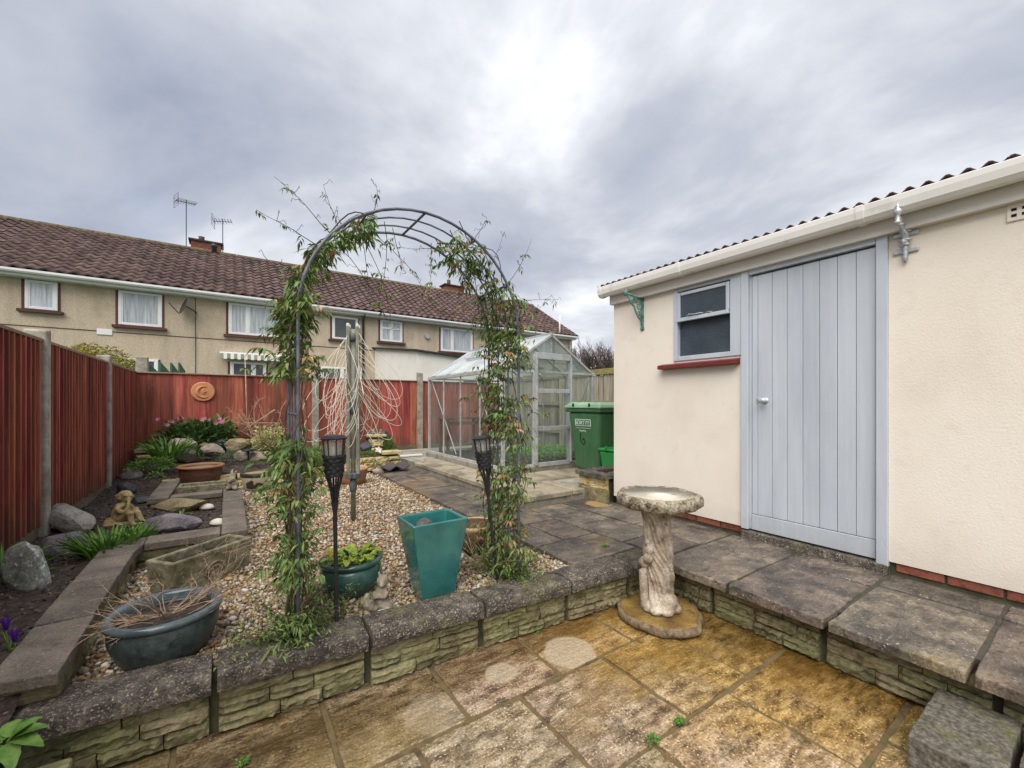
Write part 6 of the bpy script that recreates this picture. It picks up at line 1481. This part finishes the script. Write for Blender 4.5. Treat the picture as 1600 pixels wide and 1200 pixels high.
# roof tile lying on the path end
m = MB(); q0 = Vector((2.06, 6.22, PZ)); n = 10; vs = []
for yy in (0, .30):
    for th in (0, .014):
        for i in range(n+1):
            u = i/n; vs.append((q0.x-.20+.42*u, q0.y-.12+yy, PZ+.055+.028*math.cos(u*4*math.pi)+.09*yy+th))
fs = []; q = n+1
for i in range(n): fs += [(i, i+1, 2*q+i+1, 2*q+i), (q+i, 3*q+i, 3*q+i+1, q+i+1), (i, q+i, q+i+1, i+1), (2*q+i, 2*q+i+1, 3*q+i+1, 3*q+i)]
fs += [(0, 2*q, 3*q, q), (n, q+n, 3*q+n, 2*q+n)]
m.add(vs, fs); m.bx(q0.x-.19, q0.x+.21, q0.y+.1, q0.y+.17, PZ+.004, PZ+.05); mat('tile_dark', [(.045, .035, .038), (.085, .07, .072)], scale=8, rough=.8, bump=.3)
m.build('loose_roof_tile', 'tile_dark', None, label='loose dark corrugated roof tile lying at the path end', cat='tile', org=q0)
MB().bx(2.45, 2.85, 7.0, 7.06, .372, .40).build('white_strip', 'pvc_white', None, bevel=.004, label='white plastic strip lying below the concrete fence post', cat='strip', org=(2.65, 7.03, .372))
# solar ground light
c = onY(388, 722, 7.25); sgl = thing('ground_light', 'small dark mushroom shaped solar light in the rockery', 'light', c)
MB().lathe(c, [(.02, .155), (.085, .165), (.09, .18), (.05, .195), (.004, .20)], 20).build('cap', 'torch_black', sgl, smooth=True); MB().tube([c, c+Vector((0, 0, .16))], .012, 8).build('stem', 'torch_black', sgl, smooth=True)

# ================================================================== plants of the bed and rockery
mat('leaf_strap', [(.05, .13, .015), (.11, .24, .035), (.18, .33, .06)], scale=12, rough=.4, bump=0, rnd=.3, hue=.01, island=True, transl=.2)
mat('leaf_hell', [(.04, .09, .025), (.08, .165, .045), (.15, .25, .08)], scale=12, rough=.45, bump=0, rnd=.35, island=True, transl=.15)
mat('leaf_varieg', [(.20, .26, .10), (.48, .47, .22), (.60, .57, .33)], scale=30, rough=.5, bump=0, rnd=.3, island=True, transl=.2)
mat('moss_silver', [(.06, .10, .05), (.13, .18, .10), (.20, .25, .15)], scale=30, rough=.8, bump=0, rnd=.3, island=True)
mat('moss_green', [(.045, .08, .012), (.10, .16, .025), (.17, .22, .04)], scale=30, rough=.8, bump=0, rnd=.3, island=True)
def straps(nm, lab, c, n, rad, Lr, Wr, seed, mt='leaf_strap', el=(.5, 1.4), bend=(.5, 1.4)):
    random.seed(seed); m = MB()
    for i in range(n):
        a = U(0, 6.28); r = rad*math.sqrt(random.random()); e_ = U(*el)
        m.strap(Vector(c)+Vector((r*math.cos(a), r*math.sin(a), -.005)), (math.cos(a)*math.cos(e_), math.sin(a)*math.cos(e_), math.sin(e_)), U(*Lr), U(*Wr), U(*bend))
    return m.build(nm, mt, None, smooth=True, label=lab, cat='plant', org=c)
c = G(168, 868, .31); straps('strap_leaf_plant', 'dense clump of glossy green strap leaves beside the purple boulder', c, 150, .12, (.13, .22), (.016, .028), 2, el=(.8, 1.5), bend=(.4, 1.2))
c = G(212, 850, .31); straps('strap_leaf_plant', 'smaller clump of strap leaves in front of the seated figurine', c, 70, .06, (.12, .19), (.014, .022), 3, el=(.8, 1.5), bend=(.4, 1.2))
c = G(8, 905, .31); straps('strap_leaf_plant', 'tall strap leaved clump by the fence beside the lichen rock', c, 50, .10, (.14, .26), (.016, .028), 4)
c = G(288, 800, .315); straps('strap_leaf_plant', 'tiny yellow green strap leaved seedling on the bare soil', G(283, 806, .32), 12, .02, (.05, .09), (.008, .014), 5)
c = onY(265, 712, 7.2); straps('strap_leaf_plant', 'bright green strap leaved clump left of the rockery boulders', c, 110, .20, (.20, .34), (.02, .036), 6, el=(.7, 1.5))
straps('strap_leaf_plant', 'sparse green strap leaved plant between the rockery boulders', onY(313, 714, 7.35), 16, .05, (.10, .20), (.012, .02), 7)
straps('strap_leaf_plant', 'short green tuft on the boulder at the rockery left', onY(296, 706, 7.45), 22, .06, (.06, .14), (.012, .02), 8)
straps('strap_leaf_plant', 'small green tuft below the bamboo cane frame', onY(358, 698, 7.95), 12, .04, (.08, .18), (.01, .016), 9)
def leafmass(nm, lab, c, rad, n, Lr, Wr, mt, seed, flat=.7, stem=True, kindlab='plant', flowers=0, fl='petal_pink'):
    random.seed(seed); t = thing(nm, lab, kindlab, c); m = MB(); st_ = MB()
    for i in range(n):
        d = Vector((random.gauss(0, 1), random.gauss(0, 1), abs(random.gauss(0, 1)))).normalized(); r = U(.55, 1.05)*(1+.35*nz(d, 2.2, seed))
        p = Vector(c)+Vector((d.x*rad[0]*r, d.y*rad[1]*r, d.z*rad[2]*r))
        m.leaf(p, d+Vector((U(-.6, .6), U(-.6, .6), U(-.4, .5))), (U(-.3, .3), U(-.3, .3), 1), U(*Lr), U(*Wr), U(.1, .6))
    m.build('foliage', mt, t, kind='stuff')
    if stem:
        for i in range(7): a = U(0, 6.28); st_.tube([Vector(c), Vector(c)+Vector((math.cos(a)*rad[0]*.7, math.sin(a)*rad[1]*.7, rad[2]*.75))], [.006, .003], 5)
        st_.build('stems', 'twig', t, kind='stuff')
    for i in range(flowers):
        a = U(0, 6.28); p = Vector(c)+Vector((rad[0]*U(-.9, .9), rad[1]*U(-.9, .2), rad[2]*U(.8, 1.1))); flower(t, p, .035, fl, 5, (U(-.3, .3), -.8, .5))
    return t
leafmass('hellebore', 'hellebore with dark leaves and dusky pink flowers below the moon plaque', onY(300, 694, 8.0), (.45, .18, .36), 620, (.10, .18), (.035, .06), 'leaf_hell', 1, flowers=12)
leafmass('hellebore', 'right hand hellebore clump with pink flowers by the dark slate', onY(340, 694, 8.02), (.26, .15, .38), 320, (.10, .18), (.035, .06), 'leaf_hell', 2, flowers=7)
leafmass('ground_cover', 'low fresh green leafy ground cover at the rockery left corner', onY(238, 731, 6.85), (.26, .20, .12), 520, (.03, .06), (.015, .028), 'leaf_fresh', 3)
leafmass('moss_cushion', 'silvery green moss cushion among the rockery boulders', onY(358, 719, 7.2), (.19, .15, .14), 1500, (.012, .022), (.005, .009), 'moss_silver', 4, stem=False)
leafmass('moss_cushion', 'bright green moss strip behind the cream patterned pot', onY(412, 722, 6.95), (.22, .10, .06), 700, (.012, .025), (.006, .010), 'moss_green', 5, stem=False)
leafmass('variegated_shrub', 'variegated cream and green leaved shrub at the right of the rockery', onY(424, 708, 7.7), (.30, .24, .42), 900, (.05, .09), (.025, .04), 'leaf_varieg', 6)
leafmass('evergreen_shrub', 'bushy green shrub behind the left arch leg', onY(492, 742, 6.6), (.24, .2, .42), 900, (.035, .06), (.015, .025), 'leaf_fresh', 7)
leafmass('evergreen_shrub', 'dark green bush behind the arch beside the variegated shrub', onY(462, 735, 7.0), (.30, .2, .45), 700, (.05, .08), (.02, .03), 'leaf_dark', 8)
leafmass('moss_cushion', 'green moss covering the small buff raised bed', Vector((1.78, 6.85, .46)), (.30, .18, .07), 1400, (.014, .028), (.006, .011), 'moss_green', 9, stem=False)
leafmass('moss_cushion', 'trailing moss hanging over the buff raised bed edge', Vector((1.9, 6.60, .34)), (.32, .05, .06), 700, (.012, .024), (.006, .011), 'moss_green', 10, stem=False)
leafmass('evergreen_shrub', 'small upright green plant beside the buff pillar', onY(608, 706, 7.25), (.12, .1, .24), 360, (.04, .07), (.018, .03), 'leaf_fresh', 11)
leafmass('lavender_bush', 'small grey green bush behind the moss covered raised bed', onY(590, 716, 7.25), (.2, .14, .14), 420, (.04, .08), (.008, .014), 'moss_silver', 12)
b0 = onY(610, 706, 6.75); m = MB()
for k in range(5): a = k*1.257; m.leaf(Vector((1.98, 6.70, .55)), (math.cos(a), math.sin(a)*.5, .8*math.sin(a)+.3), (0, -1, .3), .07, .045, 0, .1)
m.build('starfish_ornament', 'shell', None, label='pale star shaped ornament on the moss of the raised bed', cat='ornament', org=(1.98, 6.70, .54))
leafmass('bed_weed', 'low green weed beside the small stone trough', onY(243, 746, 6.2), (.09, .08, .07), 90, (.03, .05), (.012, .02), 'leaf_fresh', 13)
# crocus
for k, (px, py) in enumerate(((10, 972), (24, 992))):
    c = G(px+5, py+45, .31); t = thing('crocus', ('purple crocus bloom standing upright in the soil' if k else 'purple crocus bloom leaning towards the lichen rock'), 'flower', c); random.seed(k+3)
    m = MB(); top = Vector(c)+Vector((-.01, .0, .085)); m.tube([c, top], .003, 5)
    for i in range(5): a = U(0, 6.28); m.strap(c, (math.cos(a)*.4, math.sin(a)*.4, 1), U(.07, .11), .005, .5)
    m.build('stem', 'leaf_strap', t)
    for i in range(6): a = i*1.047; m = MB(); m.strap(top, (math.cos(a)*.35, math.sin(a)*.35, 1), .05, .022, -.3 if i % 2 else .2); m.build('petal', 'petal_purple', t, smooth=True)
# hellebore leaves in the near corner
c0 = G(12, 1150, .29); hb = thing('corner_hellebore', 'broad toothed green leaves of a plant at the wall end', 'plant', (c0.x-.02, c0.y-.05, .2)); random.seed(19)
mat('leaf_broad', [(.06, .15, .025), (.13, .27, .05), (.22, .36, .09)], scale=26, rough=.45, bump=.3, bscale=50, rnd=.15, hue=.012, transl=.2, moss=((.30, .24, .06), 12, .62, .7))
ctr = Vector((c0.x, c0.y, .275))
for i, (a, e_, Ln) in enumerate(((.55, .45, .10), (.0, .15, .11), (-.7, -.25, .09), (-1.5, -.4, .09), (1.3, .5, .09), (2.2, .4, .10), (2.9, .2, .10), (-2.4, .1, .09), (.9, .9, .07))):
    d = (rr_*math.cos(a)+(-ff_)*math.sin(a)*.8+Z*e_).normalized(); sd = d.cross(Z).normalized(); up = sd.cross(d); m = MB(); vs = []; nr = 8
    for j in range(nr+1):
        t_ = j/nr; wv = .021*math.sin(math.pi*min(1, .06+.92*t_**.85))**.8*(1+.10*(j % 2)); cc = ctr+d*Ln*(.12+.88*t_)-Z*Ln*.30*t_*t_
        vs += [cc-sd*wv+up*wv*.3, cc, cc+sd*wv+up*wv*.3]
    m.add(vs, [(j*3+k, j*3+k+1, j*3+k+4, j*3+k+3) for j in range(nr) for k in (0, 1)]).build('leaf', 'leaf_broad', hb, smooth=True)
m = MB(); m.tube([ctr-Z*.14+rr_*.005, ctr], .004, 6); m.tube([ctr, ctr+d*.02], .003, 5); m.build('stalk', 'leaf_strap', hb)
# weeds in joints
WD = [(1062, 1130, 0, .028, 'small green weed in the patio joint beside the dandelion'), (1020, 1160, 0, .042, 'leafy green weed where four patio slabs meet'), (838, 988, 0, .03, 'green weed growing at the foot of the front wall'), (945, 853, PZ, .035, 'tiny weed in the path joint beside the bird bath'), (380, 1195, 0, .03, 'seedling in the patio joint at the foot of the wall')]
for i, (px, py, z, r, lab) in enumerate(WD):
    c = G(px, py, z+.003); random.seed(50+i); m = MB()
    for k in range(34): a = U(0, 6.28); m.leaf(c+Vector((U(-r, r)*.6, U(-r, r)*.6, U(0, .012))), (math.cos(a), math.sin(a), U(.1, .9)), (0, 0, 1), U(.012, .026), U(.008, .014), .3)
    m.build('weed', 'leaf_fresh', None, label=lab, cat='weed', org=c)

# ------------------------------------------------------------------ cane frame and bare shrub against the end fence
cf = thing('cane_frame', 'frame of thin bamboo canes tied in front of the red fence', 'canes', onY(385, 695, 8.1))
for (x0, y0, x1, y1) in ((383, 563, 387, 695), (357, 661, 442, 661), (362, 662, 363, 685), (352, 690, 430, 640), (345, 684, 400, 668)):
    MB().tube([onY(x0, y0, 8.1), onY(x1, y1, 8.12)], .009, 6).build('cane', 'twig_pale', cf, smooth=True)
tw3 = twigs('bare_shrub', 'bare reddish twiggy shrub against the red fence beside the canes', onY(412, 690, 8.0), 16, .9, 1.8, .003, (0, 0), 14, cat='shrub', mt='twig_pale', base_r=.10)
for o in tw3.children: o.scale = (2.0, .8, 2.4)

# ================================================================== garden arch
mat('arch_metal', [(.07, .08, .10), (.13, .145, .17), (.19, .20, .23)], scale=14, rough=.5, bump=.2, metal=.3, rnd=0, moss=((.10, .07, .05), 12, .60, .5))
ar = thing('garden_arch', 'tall dark metal rose arch with four rounded hoops on the gravel', 'arch', (.84, 2.2, .222))
AX0, AX1 = .252, 1.432; AR = (AX1-AX0)/2; AM = (AX0+AX1)/2; ZS = 1.70; ZT = 2.285
AYs = [2.03, 2.145, 2.26, 2.375]
def hoop(y, r):
    pts_ = [(AX0, y, .1), (AX0, y, .8), (AX0, y, ZS)]
    for i in range(1, 24): a = math.pi*(1-i/24); pts_.append((AM+AR*math.cos(a), y, ZS+(ZT-ZS)*math.sin(a)))
    pts_ += [(AX1, y, ZS), (AX1, y, .8), (AX1, y, .1)]; return pts_
for i, y in enumerate(AYs):
    r = .0075 if i in (0, 3) else .005
    MB().tube(hoop(y, r), r, 8).build('hoop', 'arch_metal', ar, smooth=True)
for k in range(1, 6):
    a = math.pi*(1-k/6); x, z = AM+AR*math.cos(a), ZS+(ZT-ZS)*math.sin(a); MB().tube([(x, AYs[0], z), (x, AYs[-1], z)], .0065, 8).build('rung', 'arch_metal', ar, smooth=True)
for x in (AX0, AX1):
    for z in (.45, .85, 1.25, 1.65): MB().tube([(x, AYs[0], z), (x, AYs[-1], z)], .0055, 8).build('rung', 'arch_metal', ar, smooth=True)
# climbers 
mat('vine_leaf', [(.055, .10, .022), (.115, .18, .045), (.20, .26, .08)], scale=12, rough=.45, bump=0, rnd=.4, hue=.022, island=True, transl=.15)
mat('vine_brown', [(.17, .085, .03), (.33, .21, .08), (.42, .30, .16)], scale=12, rough=.6, bump=0, rnd=.3, island=True, transl=.15)
mat('vine_stem', [(.05, .03, .022), (.11, .07, .045)], scale=20, rough=.8, bump=0, rnd=.2)
def climber(lab, x, seed, dens, brown, tops, loose):
    random.seed(seed); t = thing('climbing_jasmine', lab, 'climbing plant', (x, 2.2, .225)); g_ = MB(); b_ = MB(); s_ = MB()
    def cluster(p, d, k=1.0):
        n = random.choice((3, 5, 5, 7)); d = Vector(d).normalized(); sd = d.cross(Z)
        if sd.length < .1: sd = Vector((1, 0, 0))
        sd.normalize(); tgt = b_ if random.random() < brown else g_
        Ln = U(.03, .054)*k
        for i in range(n):
            f_i = i/(n-1) if n > 1 else 1; q = p+d*.05*k*(f_i*.8)
            dd = d if i == n-1 else (d*.5+sd*(1 if i % 2 else -1)*.9)
            tgt.leaf(q, dd+Vector((U(-.2, .2), U(-.2, .2), U(-.9, -.1))), Vector((U(-.5, .5), U(-.5, .5), 1)), Ln*U(.75, 1.15)*(1.2 if i == n-1 else 1), U(.0115, .0175)*k, U(.3, .9), .2)
    # stems twining the legs
    for k in range(7):
        pts_ = []; ph = U(0, 6.28); yy = random.choice(AYs); zt2 = U(1.3, 1.8)
        for i in range(26):
            z = .22+(zt2-.22)*i/25; pts_.append((x+.035*math.cos(ph+z*7)+U(-.008, .008), yy+.04*math.sin(ph+z*7)+U(-.008, .008), z))
        s_.tube(pts_, .0035, 4, cap=False)
    for i in range(dens):
        z = .28+1.5*random.random(); yy = 2.0+.40*random.random(); w_ = .046*(1+.6*nz((x, yy, z*3.0), 1.5, seed))
        if nz((yy*1.5, z*2.4, seed), 1.6) < -.22: continue
        a = U(0, 6.28); p = Vector((x+random.gauss(0, w_), yy+random.gauss(0, .05), z)); cluster(p, (math.cos(a), math.sin(a), U(-.3, .4)))
    for (a0, a1, n) in tops:
        for i in range(n):
            a = R(U(a0, a1)); yy = U(AYs[0]-.02, AYs[-1]+.02); rr2 = U(.97, 1.06)
            p = Vector((AM+AR*rr2*math.cos(a), yy, ZS+(ZT-ZS)*rr2*math.sin(a)-abs(random.gauss(0, .05)))); aa = U(0, 6.28); cluster(p, (math.cos(aa), math.sin(aa), U(-.7, .2)))
        for k in range(5):
            ph = U(0, 6.28); yy = U(AYs[0], AYs[-1]); pts_ = []
            for i in range(20): a = R(a0+(a1-a0)*i/19); pts_.append((AM+AR*1.02*math.cos(a), yy+.04*math.sin(ph+i*.8), ZS+(ZT-ZS)*1.02*math.sin(a)+.015*math.cos(ph+i*.9)))
            s_.tube(pts_, .003, 4, cap=False)
    for (p0, d, ln, nc) in loose:      # free shoots: thin stem, few leaves
        p = Vector(p0); d = Vector(d).normalized(); pts_ = [p.copy()]
        for i in range(10):
            d = (d+Vector((U(-.16, .16), U(-.16, .16), U(-.10, .10)))).normalized(); p = p+d*ln/10; pts_.append(p.copy())
        s_.tube(pts_, [.0022*(1-.07*i) for i in range(11)], 4, cap=False)
        for k in range(nc): q = random.choice(pts_[2:]); aa = U(0, 6.28); cluster(q, (math.cos(aa), math.sin(aa), U(-1, .1)), U(.45, .8))
        for k in range(6):
            q = random.choice(pts_[3:]); dd = Vector((U(-1, 1), U(-1, 1), U(-.6, .9))).normalized(); s_.tube([q, q+dd*.02, q+dd*.035+Vector((0, 0, .012)), q+dd*.04+Vector((U(-.01, .01), 0, -.004))], .0012, 3, cap=False)
    g_.build('green_leaves', 'vine_leaf', t, kind='stuff'); b_.build('brown_leaves', 'vine_brown', t, kind='stuff'); s_.build('stems', 'vine_stem', t, kind='stuff')
    return t
def ap(deg, y, k=1): a = R(deg); return (AM+AR*k*math.cos(a), y, ZS+(ZT-ZS)*k*math.sin(a))
lo1 = [(ap(140, 2.05), (-.8, 0, .9), .30, 3), (ap(148, 2.05), (-1, 0, .45), .27, 3), (ap(130, 2.2), (-.5, 0, .9), .22, 2), (ap(115, 2.1), (.3, 0, 1), .16, 1), (ap(165, 2.05), (-1, -.2, .2), .18, 1), (ap(120, 2.2, .97), (.35, 0, -1), .34, 5), (ap(108, 2.15, .97), (.2, 0, -1), .46, 9), (ap(110, 2.3, .97), (.9, 0, -.75), .45, 5), (ap(125, 2.1, .97), (.5, 0, -1), .5, 2), (ap(100, 2.25, .97), (.1, 0, -1), .25, 5), (ap(135, 2.2, .97), (.8, .1, -.9), .5, 2)]
lo2 = [(ap(30, 2.1), (.9, 0, .7), .40, 6), (ap(38, 2.2), (.5, 0, 1), .34, 2), (ap(22, 2.1), (1, 0, .25), .34, 6), (ap(55, 2.2, .97), (-.3, 0, -1), .30, 6), (ap(75, 2.3, .97), (-.2, 0, -1), .28, 7), (ap(65, 2.2, .97), (-.9, 0, -.3), .34, 2), (ap(48, 2.3, .97), (-.8, 0, -.9), .32, 5), (ap(10, 2.05), (1, -.1, .5), .26, 3), (ap(60, 2.05), (.4, 0, .9), .18, 1), (ap(30, 2.35, .97), (-.2, 0, -1), .25, 5)]
climber('leafy climbing jasmine covering the arch leg nearer the soil bed', AX0, 61, 1000, .07, [(112, 180, 220)], lo1)
climber('jasmine with browning leaves covering the arch leg nearer the path', AX1, 62, 800, .16, [(0, 72, 210)], lo2)
# feathery growth at the foot of each leg
def feather(lab, c, n, rad, seed, dry):
    random.seed(seed); t = thing('jasmine_shoots', lab, 'plant', c); g_ = MB(); s_ = MB()
    for i in range(n):
        a = U(0, 6.28); p = Vector(c); d = Vector((math.cos(a)*U(.3, 1), math.sin(a)*U(.3, 1), U(.4, 1.6))).normalized(); ln = U(.12, .34); pts_ = [p+Vector((U(-.04, .04), U(-.04, .04), 0))]
        for k in range(6): d = (d+Vector((U(-.2, .2), U(-.2, .2), -.10))).normalized(); pts_.append(pts_[-1]+d*ln*rad/6)
        s_.tube(pts_, .0016, 3, cap=False)
        for q in pts_[1:]:
            for k in range(random.choice((4, 5, 6))):
                if random.random() < dry: continue
                g_.leaf(q+Vector((U(-.012, .012),)*3), (U(-1, 1), U(-1, 1), U(-.7, .5)), (0, 0, 1), U(.018, .034), U(.006, .010), .4)
    g_.build('leaves', 'vine_leaf', t, kind='stuff'); s_.build('stems', 'twig_pale' if dry > .4 else 'vine_stem', t, kind='stuff')
feather('feathery green jasmine shoots around the foot of the arch beside the dark bowl', (AX0-.02, 2.10, .225), 75, 1.0, 5, .1)
feather('feathery jasmine shoots around the foot of the arch beside the leaning torch', (AX1, 2.10, .225), 60, .9, 6, .35)
feather('tangle of dry stems and shoots behind the leaning torch', (AX1-.08, 2.3, .225), 55, 1.25, 7, .55)
feather('thin jasmine runners creeping over the gravel in front of the round pot', (.47, 2.16, .225), 9, .9, 8, .3)
